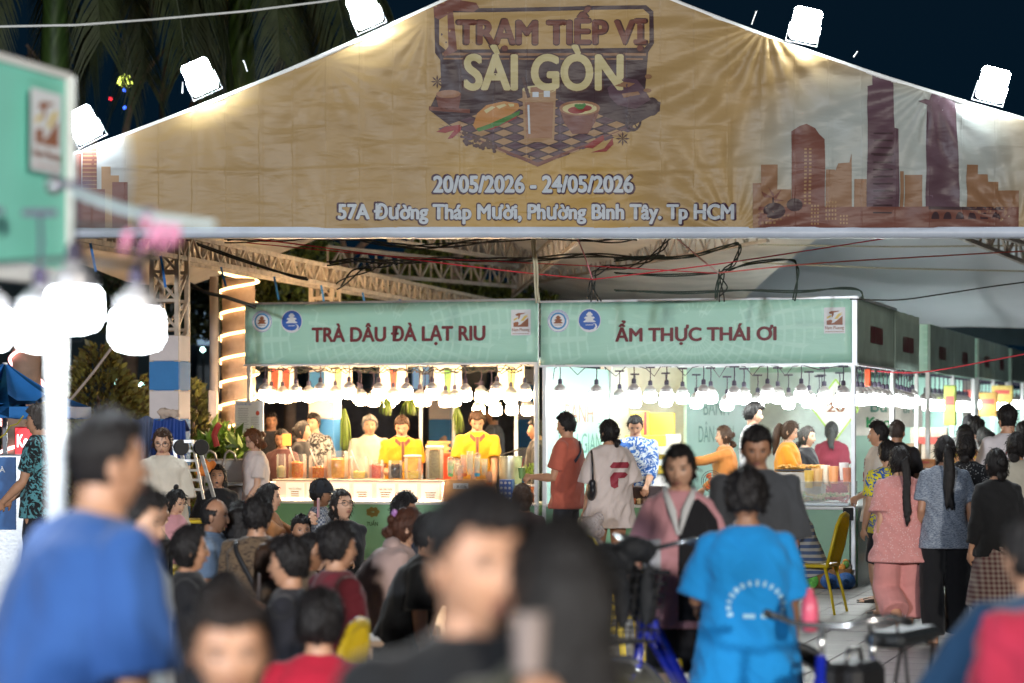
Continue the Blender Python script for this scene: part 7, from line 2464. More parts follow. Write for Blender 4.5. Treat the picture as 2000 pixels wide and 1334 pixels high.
for i in range(26):
 g.tube([ST(-.04, .3 + i * .17, 2.3), ST(-.04 + .03 * math.sin(i * 2), .38 + i * .17, 2.18 + .03 * math.sin(i)), ST(-.04, .47 + i * .17, 2.3)], .006, 4)
tag(g.obj('lamp_cord', CABLE), 'looping dark cords over the side bulbs of the corner stall', 'cord')
t = thing('hanging_tag', 'small orange-red tag hanging among the side bulbs of the corner stall', 'tag', ST(0, .9, 2.14), YAW)
g = MB(); g.box((0, 0, 0), (.06, .06, .18), bev=.01); g.obj('tag', mat('tag_orange', (.75, .10, .03), .5), t)
# ---------------------------------------------------------------- plastic stools, chairs, tables
def make_stool(name='plastic_stool'):
 t = thing(name, 'x', 'stool')
 g = MB(); g.box((0, 0, .44), (.29, .29, .025), bev=.012); g.box((0, 0, .415), (.27, .27, .05), bev=.004); g.obj('seat', YELLOWP, t)
 for sx in (-1, 1):
  for sy in (-1, 1):
   g = MB(); g.add([(sx * .12 + a, sy * .12 + b, .43) for a, b in ((-.02, -.02), (.02, -.02), (.02, .02), (-.02, .02))] + [(sx * .155 + a, sy * .155 + b, 0) for a, b in ((-.016, -.016), (.016, -.016), (.016, .016), (-.016, .016))], [(0, 1, 2, 3), (7, 6, 5, 4), (0, 4, 5, 1), (1, 5, 6, 2), (2, 6, 7, 3), (3, 7, 4, 0)])
   g.obj('leg', YELLOWP, t)
 g = MB()
 for s_ in (-1, 1):
  g.bar((-.14, s_ * .135, .2), (.14, s_ * .135, .2), .02, .03); g.bar((s_ * .135, -.14, .2), (s_ * .135, .14, .2), .02, .03)
 g.obj('brace', YELLOWP, t)
 return t
def make_chair():
 t = thing('plastic_chair', 'x', 'chair')
 g = MB(); g.box((0, 0, .43), (.42, .42, .028), bev=.012); g.obj('seat', YELLOWP, t)
 for sx in (-1, 1):
  g = MB(); g.tube([(sx * .17, .17, .42), (sx * .20, .21, .2), (sx * .22, .24, 0)], [.026, .022, .018], 6, flat=((0, 1, 0), .6)); g.obj('leg', YELLOWP, t, True)
  g = MB(); g.tube([(sx * .17, -.17, .42), (sx * .20, -.23, .2), (sx * .22, -.27, 0)], [.026, .022, .018], 6, flat=((0, 1, 0), .6)); g.obj('leg', YELLOWP, t, True)
 g = MB()
 g.tube([(-.19, -.19, .42), (-.205, -.24, .60), (-.19, -.28, .78), (-.12, -.30, .86), (0, -.305, .88), (.12, -.30, .86), (.19, -.28, .78), (.205, -.24, .60), (.19, -.19, .42)], .022, 8, flat=((0, 1, 0), .7))
 g.obj('back_frame', YELLOWP, t, True)
 for q in range(5):
  x = -.10 + q * .05
  g = MB(); g.bar((x, -.21, .46), (x, -.298, .86), .026, .010, up=(1, 0, 0)); g.obj('back_slat', YELLOWP, t)
 return t
STOOL = make_stool(); CHAIR = make_chair()
STOOL_USED = [False]; CHAIR_USED = [False]
def stool(x, y, h, label, rz=0.0):
 s = h / .455
 if not STOOL_USED[0]:
  STOOL_USED[0] = True; o = STOOL
  o.location = (x, y, 0); o.rotation_euler = (0, 0, rz); o['label'] = label
 else:
  o = dup(STOOL, (x, y, 0), rz, label)
 o.scale = (1, 1, s)
 o['group'] = 'yellow plastic stools'
 return o
def chair(x, y, rz, label):
 if not CHAIR_USED[0]:
  CHAIR_USED[0] = True; o = CHAIR
  o.location = (x, y, 0); o.rotation_euler = (0, 0, rz); o['label'] = label
 else:
  o = dup(CHAIR, (x, y, 0), rz, label)
 o['group'] = 'yellow plastic chairs'
 return o
def gp_(px, D):
 return (px - 1000) * D / FPX
chair(gp_(1584, 21.2), 21.2, R(68), 'yellow plastic chair under the person in the striped top')
chair(gp_(1350, 13.6) , 13.6, R(-60), 'yellow plastic chair behind the girl in the pink and black shirt')
chair(gp_(1225, 17), 17.0, R(-70), 'yellow plastic chair beside the bare-legged woman')
chair(gp_(562, 9.9), 9.9, R(78), 'yellow plastic chair back showing between the seated backs at lower left')
chair(gp_(425, 11.0), 11.0, R(100), 'yellow chair by the girl with the phone')
def table(px, D, h, w, label, mtl=None):
 t = thing('low_table', label, 'table', (gp_(px, D), D, 0), R(8))
 g = MB(); g.box((0, 0, h), (w, .5, .03), bev=.012); g.obj('table_top', mtl or YELLOWP, t)
 for sx in (-1, 1):
  for sy in (-1, 1):
   g = MB(); g.bar((sx * w * .42, sy * .2, 0), (sx * w * .38, sy * .19, h - .01), .03); g.obj('leg', mtl or YELLOWP, t)
table(440, 21.6, .80, 1.0, 'yellow table in front of the yawning girl in black')
table(372, 17.6, .62, .5, 'low yellow table beside the little girl in pink')
table(630, 12.6, .55, .6, 'low wooden-topped table between the seated boys', mat('table_pale', (.6, .42, .28), .5))
stool(gp_(1162, 21.0), 21.0, .50, 'yellow stool holding plastic bags, behind the dark long-haired woman')
stool(gp_(1175, 17.0), 17.0, .50, 'yellow stool nearest the black bicycle basket')
stool(gp_(716, 17.2), 17.2, .50, 'yellow stool right of the boy in the dark red tee')
stool(gp_(1206, 18.5), 18.5, .46, 'yellow stool with a foam box on it behind the basket bicycle')
t = thing('foam_box', 'pale yellow foam food box on a stool left of the black basket', 'box', (gp_(1206, 18.5), 18.5, .475), R(10))
g = MB(); g.box((0, 0, .045), (.24, .18, .09), bev=.015); g.obj('box', mat('foam_yellow', (.70, .62, .30), .6), t)
g = MB(); g.box((0, 0, .098), (.25, .19, .02), bev=.008); g.obj('lid', mat('foam_yellow', (.70, .62, .30), .6), t)
g = MB(); rr = random.Random(3); vv = []
c = Vector((gp_(1152, 21.0), 21.0, .53))
for q in range(22):
 g.ell(tuple(c + Vector((rr.uniform(-.09, .09), rr.uniform(-.07, .07), .05 + rr.uniform(0, .26)))), (.055, .04, .06), 9, 6)
eo, ef = remesh(g, .014, 1); eo = wrinkle(eo, .012, 2, 22)
o = part_from(eo, ef, 'plastic_bag', clear_mat('bag_clear', (.85, .80, .80), .25, .45), None, False); tag(o, 'crumpled clear plastic bags heaped on a yellow stool beside the bare-legged woman', 'bag')
g = MB(); c = Vector((gp_(1170, 17.0), 16.95, .515)); g.lathe([(.03, 0), (.05, .03), (.045, .035), (.01, .01)], 14, 0, None, tuple(c)); tag(g.obj('blue_dish', mat('dish_blue', (.05, .3, .5), .4), None, True), 'small blue dish on the stool nearest the bicycle basket', 'dish')
# ---------------------------------------------------------------- near stall at the left edge
ns = thing('near_stall', 'blurred mint stall sign and white post close to the camera at the left edge', 'stall', (0, 0, 0))
e1 = P(132, 0, 7.65); e1.z = 0; e0 = e1 - UY * 4.2
zt1, zb1 = CH + (HZ - 150) * 7.65 / FPX, CH + (HZ - 545) * 7.65 / FPX
g = MB()
n = 12
for i in range(n + 1):
 p = e0.lerp(e1, i / n)
 for z in (zb1, (zb1 + zt1) / 2, zt1): g.v.append((p.x + .006 * math.sin(i), p.y, z))
g.f = [(i * 3 + j, (i + 1) * 3 + j, (i + 1) * 3 + j + 1, i * 3 + j + 1) for i in range(n) for j in range(2)]; g.mi = [0] * len(g.f)
g.obj('sign_board', mat('mint_near', (0.22, 0.66, 0.54), .5, 0, .06, 1.5), ns)
g = MB(); g.bar(e0 + Vector((0, 0, zb1)), e1 + Vector((0, 0, zb1)), .05); g.bar(e1 + Vector((.01, 0, zb1)), e1 + Vector((.01, 0, zt1)), .028); g.bar(e0 + Vector((.0, 0, zt1)), e1 + Vector((0, 0, zt1)), .022); g.obj('sign_rail', WHITE_PAINT, ns)
lr_ = thing('x', None, None); lr_.name = 'brand_sign'; lr_.parent = ns
del_ = lr_
pl_ = e1 - UY * .20
lr_.location = pl_ + UX * .03 + Vector((0, 0, CH + (HZ - 258) * 7.46 / FPX)); lr_.rotation_euler = (0, 0, YAW + R(90))
logo_rect(lr_, 0, 0, .20, .25, 0)
g = MB(); g.ell(tuple(P(106, 360, 6.8)), (.03, .03, .03), 12, 8); g.obj('metal_knob', STEEL, ns, True)
pp = P(110, 0, 5.9)
g = MB(); g.box((pp.x, pp.y, 1.0), (.042, .042, 2.0), bev=.008); g.obj('post', WHITE_PAINT, ns)
BN = make_bulb('hanging_bulb', EM_N := emit_mat('bulb_near', (0.85, 0.93, 1.0), 60.0), 1.0, .16)
for q, (px, pyc, D, lb) in enumerate(((-28, 640, 5.9, 'large blurred bulb cut by the left edge of the picture'), (78, 640, 6.0, 'large blurred bulb left of the white post near the camera'), (145, 600, 5.6, 'large blurred bulb in front of the white post, highest of the near bulbs'), (268, 640, 5.9, 'large blurred bulb right of the white post near the camera'))):
 c = P(px, pyc, D) + Vector((0, 0, .285))
 o = BN if q == 0 else dup(BN, c, 0, lb)
 o.location = c; o['label'] = lb; o['group'] = 'near bulbs at the left edge'; o.scale = (.84,) * 3
g = MB(); g.tube([P(-60, 520, 5.9), P(145, 505, 5.6), P(268, 520, 5.9), P(330, 470, 6.2)], .008, 6); g.obj('lamp_cable', CABLE, ns)
t = thing('ribbon_cluster', 'blurred pink ribbons tied on a cable near the camera at upper left', 'ribbon', P(300, 440, 5.2), 0)
rr = random.Random(2)
for q in range(7):
 g = MB(); a0 = Vector((rr.uniform(-.05, .06), 0, rr.uniform(-.01, .02)))
 d = Vector((rr.uniform(-.09, .06), 0, rr.uniform(-.08, .01)))
 g.tube([a0, a0 + d * .5 + Vector((0, 0, .015)), a0 + d], [.003, .012, .006], 5, flat=((0, 1, 0), .3)); g.obj('ribbon', mat('ribbon_pink', (.62, .22, .35), .6), t, True)
g = MB(); g.tube([P(145, 375, 5.6) - t.location, P(230, 405, 5.4) - t.location, P(300, 425, 5.2) - t.location, P(420, 440, 5.2) - t.location], .010, 6); g.obj('cable', mat('cable_pale', (.42, .5, .5), .5), t)
g = MB(); g.tube([P(145, 440, 5.6) - t.location, P(250, 448, 5.4) - t.location, P(320, 435, 5.2) - t.location], .007, 6); g.obj('cable', CABLE, t)
# ---------------------------------------------------------------- bicycles
CHROME = mat('chrome', (.7, .7, .7), .18, .9, .03, bmp=0)
FBLUE = mat('frame_blue', (.015, .03, .45), .25, 0, .05, bmp=0, coat=.6)
TYRE = mat('tyre', (.02, .02, .02), .8)
def wheel(parent, x, r):
 g = MB(); g.tube([(x + r * math.cos(a), 0, r + r * math.sin(a)) for a in [2 * math.pi * i / 40 for i in range(40)]], .020, 8, closed=True); w = g.obj('wheel', TYRE, parent, True)
 g = MB(); g.tube([(x + (r - .028) * math.cos(a), 0, r + (r - .028) * math.sin(a)) for a in [2 * math.pi * i / 40 for i in range(40)]], .012, 6, closed=True); g.obj('rim', CHROME, w, True)
 g = MB()
 for i in range(28):
  a = 2 * math.pi * i / 28; s_ = .03 if i % 2 else -.03
  g.tube([(x + .015 * math.cos(a + .8), s_, r + .015 * math.sin(a + .8)), (x + (r - .03) * math.cos(a), 0, r + (r - .03) * math.sin(a))], .0015, 4)
 g.tube([(x, -.05, r), (x, .05, r)], .018, 10)
 g.obj('spokes', CHROME, w, fix=False)
 g = MB(); g.tube([(x + (r + .035) * math.cos(a), 0, r + (r + .035) * math.sin(a)) for a in [R(15 + 150 * i / 16) for i in range(17)]], .022, 6, flat=((0, 0, 1), .9)); g.obj('mudguard', CHROME, parent, True)
def bicycle(loc, rz, label, r=.31, wb=1.05, hb=1.02, basket=False, rack=False, bagbox=False):
 """Built along x, front wheel at +x."""
 t = thing('bicycle', label, 'bicycle', loc, rz)
 wheel(t, wb / 2, r); wheel(t, -wb / 2, r)
 hx = wb / 2 - .16
 g = MB()
 g.tube([(hx, 0, hb - .12), (hx + .03, 0, r * 2 + .0), (hx + .06, 0, r * 2 - .08)], .022, 8)
 g.tube([(hx + .02, 0, hb - .22), (.05, 0, .40), (-.12, 0, r - .02)], .026, 8)
 g.tube([(hx + .03, 0, hb - .32), (.02, 0, .34), (-.12, 0, r - .02)], .018, 8)
 g.tube([(-.12, 0, r - .02), (-.20, 0, .72)], .020, 8)
 for s_ in (-1, 1):
  g.tube([(-.12, 0, r - .02), (-wb / 2, s_ * .06, r)], .012, 6)
  g.tube([(-.19, 0, .66), (-wb / 2, s_ * .06, r)], .010, 6)
 g.obj('frame', FBLUE, t, True)
 g = MB()
 for s_ in (-1, 1):
  g.tube([(hx + .06, s_ * .045, r * 2 - .02), (wb / 2, s_ * .05, r)], .012, 6)
 g.tube([(hx + .05, -.045, r * 2 - .02), (hx + .05, .045, r * 2 - .02)], .014, 6)
 g.obj('fork', CHROME, t, True)
 g = MB(); g.tube([(hx, 0, hb - .14), (hx - .02, 0, hb)], .014, 8)
 g.tube([(hx - .20, -.29, hb + .01), (hx - .06, -.26, hb + .04), (hx, -.10, hb + .0), (hx, .10, hb + .0), (hx - .06, .26, hb + .04), (hx - .20, .29, hb + .01)], .011, 8)
 g.obj('handlebar', CHROME, t, True)
 for s_ in (-1, 1):
  g = MB(); g.tube([(hx - .20, s_ * .29, hb + .01), (hx - .10, s_ * .272, hb + .03)], .018, 8); g.obj('grip', BLACKP, t, True)
  g = MB(); g.tube([(hx - .03, s_ * .22, hb + .03), (hx - .12, s_ * .25, hb + .01)], .005, 5); g.obj('brake_lever', CHROME, t, True)
 g = MB(); g.tube([(-.20, 0, .70), (-.215, 0, .82)], .013, 8); g.obj('seat_post', CHROME, t, True)
 g = MB(); g.ell((-.25, 0, .84), (.09, .085, .035), 14, 8); g.ell((-.14, 0, .845), (.10, .035, .028), 12, 8)
 if not rack:
  eo, ef = remesh(g, .008, 2); part_from(eo, ef, 'saddle', BLACKP, t)
 g = MB()
 g.tube([(-.12, -.06, r - .02), (-.12, .06, r - .02)], .02, 8)
 g.tube([(-.12, .07, r - .02), (-.02, .07, r - .14)], .010, 6); g.tube([(-.12, -.07, r - .02), (-.22, -.07, r + .10)], .010, 6)
 g.box((-.02, .11, r - .14), (.09, .08, .02)); g.box((-.22, -.11, r + .10), (.09, .08, .02))
 g.lathe([(.085, -.004), (.085, .004)], 24, 0, Matrix.Translation((-.12, -.045, r - .02)) @ Matrix.Rotation(R(90), 4, 'X'))
 g.obj('crank', CHROME, t)
 if basket:
  bx_ = hx + .26
  g = MB()
  for k_ in range(7):
   s_ = 1.02 + .24 * k_ / 6; z = hb - .40 + .30 * k_ / 6
   pts = [(bx_ - .16 * s_, -.19 * s_, z), (bx_ + .16 * s_, -.19 * s_, z), (bx_ + .16 * s_, .19 * s_, z), (bx_ - .16 * s_, .19 * s_, z)]
   g.tube(pts, .006 if k_ < 6 else .010, 5, closed=True)
  for i in range(10):
   for (ax, ay, bx2, by2) in ((-1, -1, 1, -1), (-1, 1, 1, 1), (-1, -1, -1, 1), (1, -1, 1, 1)):
    u = i / 9
    x, y = ax + (bx2 - ax) * u, ay + (by2 - ay) * u
    g.tube([(bx_ + .163 * x, .194 * y, hb - .40), (bx_ + .20 * x, .24 * y, hb - .10)], .003, 4)
  g.box((bx_, 0, hb - .40), (.25, .29, .008))
  g.obj('basket', BLACKP, t)
  g = MB(); g.tube([(hx + .05, 0, hb - .22), (bx_ - .14, 0, hb - .2)], .012, 6); g.obj('basket_bracket', CHROME, t)
 if rack:
  g = MB(); g.box((-wb / 2 - .05, 0, r * 2 + .25), (.46, .17, .065), bev=.022); g.obj('rack_cushion', mat('vinyl_black', (.025, .028, .03), .35), t)
  g = MB()
  for s_ in (-1, 1):
   g.tube([(-wb / 2 - .22, s_ * .07, r * 2 + .215), (-wb / 2, s_ * .07, r + .02), (-wb / 2 + .12, s_ * .07, r * 2 + .215)], .008, 6)
  g.tube([(-wb / 2 + .16, -.06, r * 2 + .23), (-wb / 2 + .19, -.06, r * 2 + .36), (-wb / 2 + .19, .06, r * 2 + .36), (-wb / 2 + .16, .06, r * 2 + .23)], .007, 6)
  g.obj('rack', CHROME if False else BLACKP, t, True)
 if bagbox:
  g = MB(); g.box((.0, 0, .60), (.30, .17, .26), bev=.03); g.obj('battery_case', BLACKP, t)
  g = MB(); g.tube([(-.08, 0, .73), (-.06, 0, .78), (.06, 0, .78), (.08, 0, .73)], .010, 6); g.obj('case_handle', CHROME, t, True)
 return t
b1 = bicycle((gp_(1375, 10.9), 10.9, 0), R(180 + 38), 'blue bicycle with a black cloth-covered front basket at the woman in the blue tee', hb=1.14, basket=True)
b2 = bicycle((gp_(1668, 9.7), 9.7, 0), R(180 + 60), 'blue bicycle with padded rear rack and black case at lower right', r=.27, wb=1.0, hb=.90, rack=True, bagbox=True)
M1 = Matrix.Translation(b1.location) @ Matrix.Rotation(b1.rotation_euler.z, 4, 'Z')
g = MB(); rr = random.Random(6)
for q in range(16):
 g.ell(tuple(M1 @ Vector((.62 + rr.uniform(-.16, .15), rr.uniform(-.20, .20), 1.07 + rr.uniform(-.05, .09)))), (.08, .08, .055), 10, 7)
for q in range(10):
 a = q * .63
 g.ell(tuple(M1 @ Vector((.62 + .21 * math.cos(a), .25 * math.sin(a), .94))), (.035, .035, .14), 8, 6)
eo, ef = remesh(g, .015, 2); eo = wrinkle(eo, .014, 4, 14)
o = part_from(eo, ef, 'basket_cloth', mat('cloth_black', (.018, .02, .024), .8), None); tag(o, 'bunched black cloth filling and covering the bicycle basket', 'cloth')
c = P(1582, 1190, 9.9)
t = thing('pink_bottle', 'pink drink bottle held at the handlebar of the right bicycle', 'bottle', c, 0)
g = MB(); g.lathe([(.028, -.09), (.034, -.07), (.036, 0), (.030, .04), (.014, .065), (.014, .085)], 16); g.obj('bottle', mat('bottle_pink', (.75, .12, .20), .3), t, True)
# ---------------------------------------------------------------- people
BLK = (0.018, 0.018, 0.022)
BRN = (0.045, 0.022, 0.012)
GRY = (0.035, 0.030, 0.028)
def seat_for(i, label):
 r = i['root']; h = i['hipz'] - .105 * i['k']
 if h > .15:
  stool(r.location.x, r.location.y, h, label, r.rotation_euler.z)
def sub(poly, n=6):
 out = []
 for i in range(len(poly)):
  a, b = poly[i], poly[(i + 1) % len(poly)]
  out += [(a[0] + (b[0] - a[0]) * k_ / n, a[1] + (b[1] - a[1]) * k_ / n) for k_ in range(n)]
 return out
def decal_poly(info, tgt, polys, cx, cz, name, mtl, back=True):
 V, Fc = [], []
 for pl in polys:
  me = bpy.data.meshes.new('t'); me.from_pydata([(x, 0, z) for x, z in pl], [], [tuple(range(len(pl)))])
  vs = [tuple(v.co) for v in me.vertices]; bpy.data.meshes.remove(me)
  vv, ff = grid_cut(vs, [tuple(range(len(vs)))], .014)
  o = len(V); V += vv; Fc += [tuple(a + o for a in f) for f in ff]
 return decal(info, tgt, V, Fc, cx, cz, name, mtl, back)
# vendors and customers of the drinks stall
v1 = person(785, 813, 26.3, 172, 'young drinks vendor in a yellow polo looking down at his phone', hp=-28, hy=8, top=(.60, .30, .015), collar=(.16, .04, .02), skin=0, la=(-.02, .24, -.30), ra=(-.04, .24, -.28), hcol=BRN, lcurl=.8, rcurl=.8)
v2 = person(932, 803, 26.0, 178, 'drinks vendor in a yellow polo with tousled hair, working at the cups', hp=-32, hy=0, top=(.62, .33, .015), collar=(.16, .04, .02), skin=0, la=(.0, .28, -.42), ra=(.08, .20, -.46), hcol=BRN, hthick=.020)
def placket(info):
 z = info['SH'].z
 m_ = mat('polo_brown', (.13, .035, .02), .7)
 decal_poly(info, info['shirt'], [[(-.014, -.24), (.014, -.24), (.016, -.02), (-.016, -.02)], [(-.075, .02), (-.018, -.03), (-.028, -.075), (-.085, -.02)], [(.075, .02), (.018, -.03), (.028, -.075), (.085, -.02)]], 0, z + .01, 'placket', m_, False)
v3 = person(722, 814, 28.6, 172, 'elderly grey-haired man in a pale shirt behind the drinks stall', top=(.42, .37, .31), hcol=(.16, .15, .14), skin=1, collar=(.42, .37, .31), hthick=.020)
v4 = person(592, 823, 27.4, 100, 'woman in black with tied hair, in profile behind the first jars', sex='f', hair='bun', hcol=GRY, top=BLK, skin=0)
v5 = person(612, 808, 28.4, 205, 'round-faced young man in a black printed tee behind the woman in black', top=BLK, tpat='blotch', tcol2=(.35, .35, .35), skin=0, hp=-8)
v6 = person(496, 837, 23.9, 248, 'woman in a fitted white tee and bun at the left post of the drinks stall', sex='f', hair='bun', hcol=(.10, .035, .012), top=(.72, .62, .58), skin=3, hp=-24, glasses=True, ra=(.04, .10, -.50), la=(.05, .18, -.46), bottom='pants', bcol=BLK)
v7 = person(866, 812, 34, 268, 'bare-shouldered woman in profile far behind the drinks stall', sex='f', hair='bun', top=(.45, .33, .24), sleeve=0.0, skin=3, hp=-10)
v8 = person(962, 797, 33, 285, 'man in a tan cap and grey tee far behind the second vendor', top=(.12, .13, .15), skin=1, hair='short')
v9 = person(1046, 820, 26.6, 268, 'man in black at the right edge of the drinks stall', top=BLK, sleeve=1.9, skin=1)
v10 = person(550, 838, 27.0, 190, 'dark-haired child holding an orange card at the left jars', sex='f', hair='bob', top=(.10, .04, .04), skin=1, hp=-15)
v11 = person(530, 806, 30, 170, 'dark figure deep in shadow behind the left end of the jars', top=BLK, skin=2)
t = thing('orange_card', 'square orange card held up left of the woman in black', 'card', P(560, 859, 26.6), R(15))
g = MB(); g.box((0, 0, 0), (.10, .006, .13)); g.obj('card', mat('card_orange', (.8, .28, .05), .5), t)
t = thing('mobile_phone', 'dark phone in the hands of the yellow-polo vendor', 'phone', world_pt(v1, (v1['arms'][1][2] + v1['arms'][-1][2]) / 2 + Vector((0, .10, .02))), v1['root'].rotation_euler.z)
g = MB(); g.box((0, 0, 0), (.14, .06, .010), bev=.004); g.obj('phone', BLACKP, t)
placket(v1); placket(v2)
def cap(info, col, name='cap', label=None, peak=True):
 M_, hs = info['HM'], info['hs']
 g = MB(); vv, ff = [], []
 nu, nv = 28, 10
 for i in range(nv + 1):
  th = R(100) * i / nv
  for j in range(nu):
   a = 2 * math.pi * j / nu
   vv.append(M_ @ (Vector((math.sin(th) * math.cos(a) * .094, math.sin(th) * math.sin(a) * .112, .030 + math.cos(th) * .105)) * hs))
 ff = [(i * nu + j, (i + 1) * nu + j, (i + 1) * nu + (j + 1) % nu, i * nu + (j + 1) % nu) for i in range(nv) for j in range(nu)]
 g.add(vv, ff)
 pv = []
 for i in range(9):
  a = R(30 + 120 * i / 8)
  for q, rr_ in ((0, 0), (1, .085)):
   pv.append(M_ @ (Vector((math.cos(a) * (.088 + rr_ * .3), math.sin(a) * .105 + rr_ * math.sin(a), .030 - rr_ * .22 + .006 * (1 - abs(math.cos(a))))) * hs))
 pf = [(i * 2, i * 2 + 1, i * 2 + 3, i * 2 + 2) for i in range(8)]
 g.add(pv, pf)
 g.add([p + Vector((0, 0, -.005)) for p in pv], [f[::-1] for f in pf])
 return g.obj('cap', fabric(col, 'cap'), info['root'], True)
cap(v8, (.45, .28, .16))
# customers and vendors of the Thai stall
c1 = person(1105, 808, 22.6, 292, 'young man in a salmon tee with a navy strap holding a green cup', top=(.52, .13, .085), skin=0, bottom='pants', bcol=(.04, .045, .06), la=(-.05, .30, -.26), ra=(.05, .02, -.50), lcurl=1.0, fit=1.3, hp=-6)
c2 = person(1189, 820, 21.7, 335, 'bare-legged woman in an oversized pale tee with a large red F emblem', sex='f', hair='bun', top=(.66, .56, .52), fit=2.0, hem=.10, sleeve=.95, bottom='short_shorts', bcol=BLK, skin=0, mask=True, hy=-15, la=(.06, .10, -.50), ra=(.05, .16, -.42))
Fp = [(-.095, .105), (-.06, .145), (.09, .145), (.105, .12), (.09, .092), (-.085, .092)]
Fm = [(-.095, .015), (-.06, .055), (.055, .055), (.09, .035), (.05, .005), (-.02, .002), (-.02, -.075), (-.055, -.09), (-.09, -.07)]
DRED = mat('print_dark_red', (.30, .03, .05), .6, bmp=0)
shz = c2['SH'].z
decal_poly(c2, c2['shirt'], [Fp, Fm], .02, shz - .26, 'emblem', DRED)
V, Fc = fit_text('ok!', .05, .03, .02); V, Fc = grid_cut(V, Fc, .02)
c3 = person(1241, 811, 25.2, 188, 'vendor in a blue leaf-print shirt looking down over the counter', top=(.03, .12, .42), tpat='blotch', tcol2=(.60, .68, .75), sleeve=1.35, skin=0, hp=-28, la=(-.03, .26, -.40), ra=(-.02, .26, -.42), lcurl=.6, rcurl=.6)
c4 = person(1413, 832, 26.8, 262, 'woman in rust orange reaching her arm out to the left', sex='f', hair='bun', hcol=BRN, top=(.48, .17, .04), sleeve=1.95, skin=0, la=(-.05, .50, -.10), ra=(.06, .2, -.4))
c5 = person(1473, 788, 24.8, 95, 'tall young man in a white tee, face turned right, behind the man in grey', top=(.66, .66, .68), skin=3, S=1.76, hp=-8, hthick=.018)
c6 = person(1542, 822, 25.4, 105, 'ponytailed woman in an orange top working at the tray', sex='f', hair='longpony', longhair=.28, hcol=BRN, top=(.70, .26, .02), sleeve=1.15, skin=3, hp=-22, la=(0, .34, -.32), ra=(0, .34, -.30))
c7 = person(1577, 833, 26.0, 120, 'woman in a black tee beside the ponytailed woman in orange', sex='f', hair='bun', hcol=GRY, top=BLK, skin=3, hp=-4)
c8 = person(1624, 824, 28.6, 10, 'person with long grey-streaked hair in a maroon top, back turned', sex='f', hair='longpony', longhair=.22, hcol=(.04, .042, .042), top=(.20, .03, .05), skin=0)
c9 = person(1540, 948, 21.4, 275, 'person in a blue and white striped top bent forward on the yellow chair', S=1.6, pose='sit', top=(.50, .48, .44), tpat='stripes', tcol2=(.10, .14, .26), fit=1.1, lean=20, skin=1, bcol=(.06, .09, .14), build=1.15, hp=-20, legs={-1: (.12, .40, .0), 1: (.12, .40, .0)})
t = thing('paper_cup', 'green takeaway cup with a straw held by the man in salmon', 'cup', world_pt(c1, local_hand(c1, -1)[0] + Vector((0.0, .03, .03))), 0)
g = MB(); g.lathe([(.026, -.05), (.036, .05), (.038, .05), (.038, .056), (.005, .058)], 16); g.obj('cup', mat('cup_green', (.16, .30, .10), .4), t, 'auto')
g = MB(); g.tube([(0, 0, .05), (.02, 0, .14)], .004, 6); g.obj('straw', mat('straw_red', (.6, .12, .1), .4), t)
def strap(info, pts, name, mtl, r=.012, flat=None):
 g = MB(); g.tube(pts, r, 6, flat=flat); return g.obj(name, mtl, info['root'], True)
NAVY = mat('strap_navy', (.03, .035, .06), .7)
def torso_strap(info, mtl, s=1, low=.32):
 me = info['shirt'].data
 bvh = BVHTree.FromPolygons([v.co.copy() for v in me.vertices], [tuple(p.vertices) for p in me.polygons])
 SH = info['SH']; pts = []
 for q in range(12):
  u = q / 11
  x = s * (.09 - .22 * u); z = SH.z + .0 - low * u
  hit = bvh.ray_cast(Vector((x, -1.2, z)), Vector((0, 1, 0)))
  if hit[0] is not None: pts.append(hit[0] + Vector((0, -.006, 0)))
 g = MB(); g.tube(pts, .018, 6, flat=((0, 1, 0), .3)); return g.obj('strap', mtl, info['root'], True)
torso_strap(c1, NAVY, 1, .18)
p = world_pt(c2, c2['arms'][-1][1] + Vector((-.02, -.05, -.02)))
t = thing('shoulder_bag', 'black half-moon shoulder bag under the arm of the woman in the pale tee', 'bag', p, c2['root'].rotation_euler.z + R(70))
g = MB(); g.ell((0, 0, -.02), (.15, .045, .10), 18, 10); g.box((0, 0, .04), (.26, .06, .08), bev=.02)
eo, ef = remesh(g, .012, 2); part_from(eo, ef, 'bag_body', mat('bag_black', (.02, .02, .025), .4), t)
g = MB(); g.tube([(-.13, 0, .06), (-.09, 0, .22), (-.02, 0, .33), (.06, .0, .24), (.13, 0, .06)], .009, 6); g.obj('strap', mat('bag_black', (.02, .02, .025), .4), t, True)
# walkers on the right
r1 = person(1714, 825, 22.4, 278, 'young man in a beige WE CK tee, black shorts and black slides', top=(.55, .50, .44), fit=1.7, sleeve=.95, hem=.06, bottom='shorts', bcol=BLK, skin=0, la=(-.04, .20, -.38), ra=(-.08, .20, -.38), lcurl=.9, rcurl=.9, shoes=(.02, .02, .02))
V, Fc = fit_text('WE', .15, .09, .02); V, Fc = grid_cut(V, Fc, .025); decal(r1, r1['shirt'], V, Fc, .02, r1['SH'].z - .12, 'lettering', DRED, False)
V, Fc = fit_text('CK!', .20, .09, .02); V, Fc = grid_cut(V, Fc, .025); decal(r1, r1['shirt'], V, Fc, .02, r1['SH'].z - .24, 'lettering', DRED, False)
t = thing('wallet', 'black wallet dangling from the hands of the man in the beige tee', 'wallet', world_pt(r1, (local_hand(r1, 1)[0] + local_hand(r1, -1)[0]) / 2 + Vector((0, .02, -.12))), r1['root'].rotation_euler.z + R(60))
g = MB(); g.box((0, 0, 0), (.11, .02, .12), bev=.006); g.obj('wallet', BLACKP, t)
g = MB(); g.box((0, -.012, .01), (.012, .003, .08)); g.obj('edge', PRINT_WHITE, t)
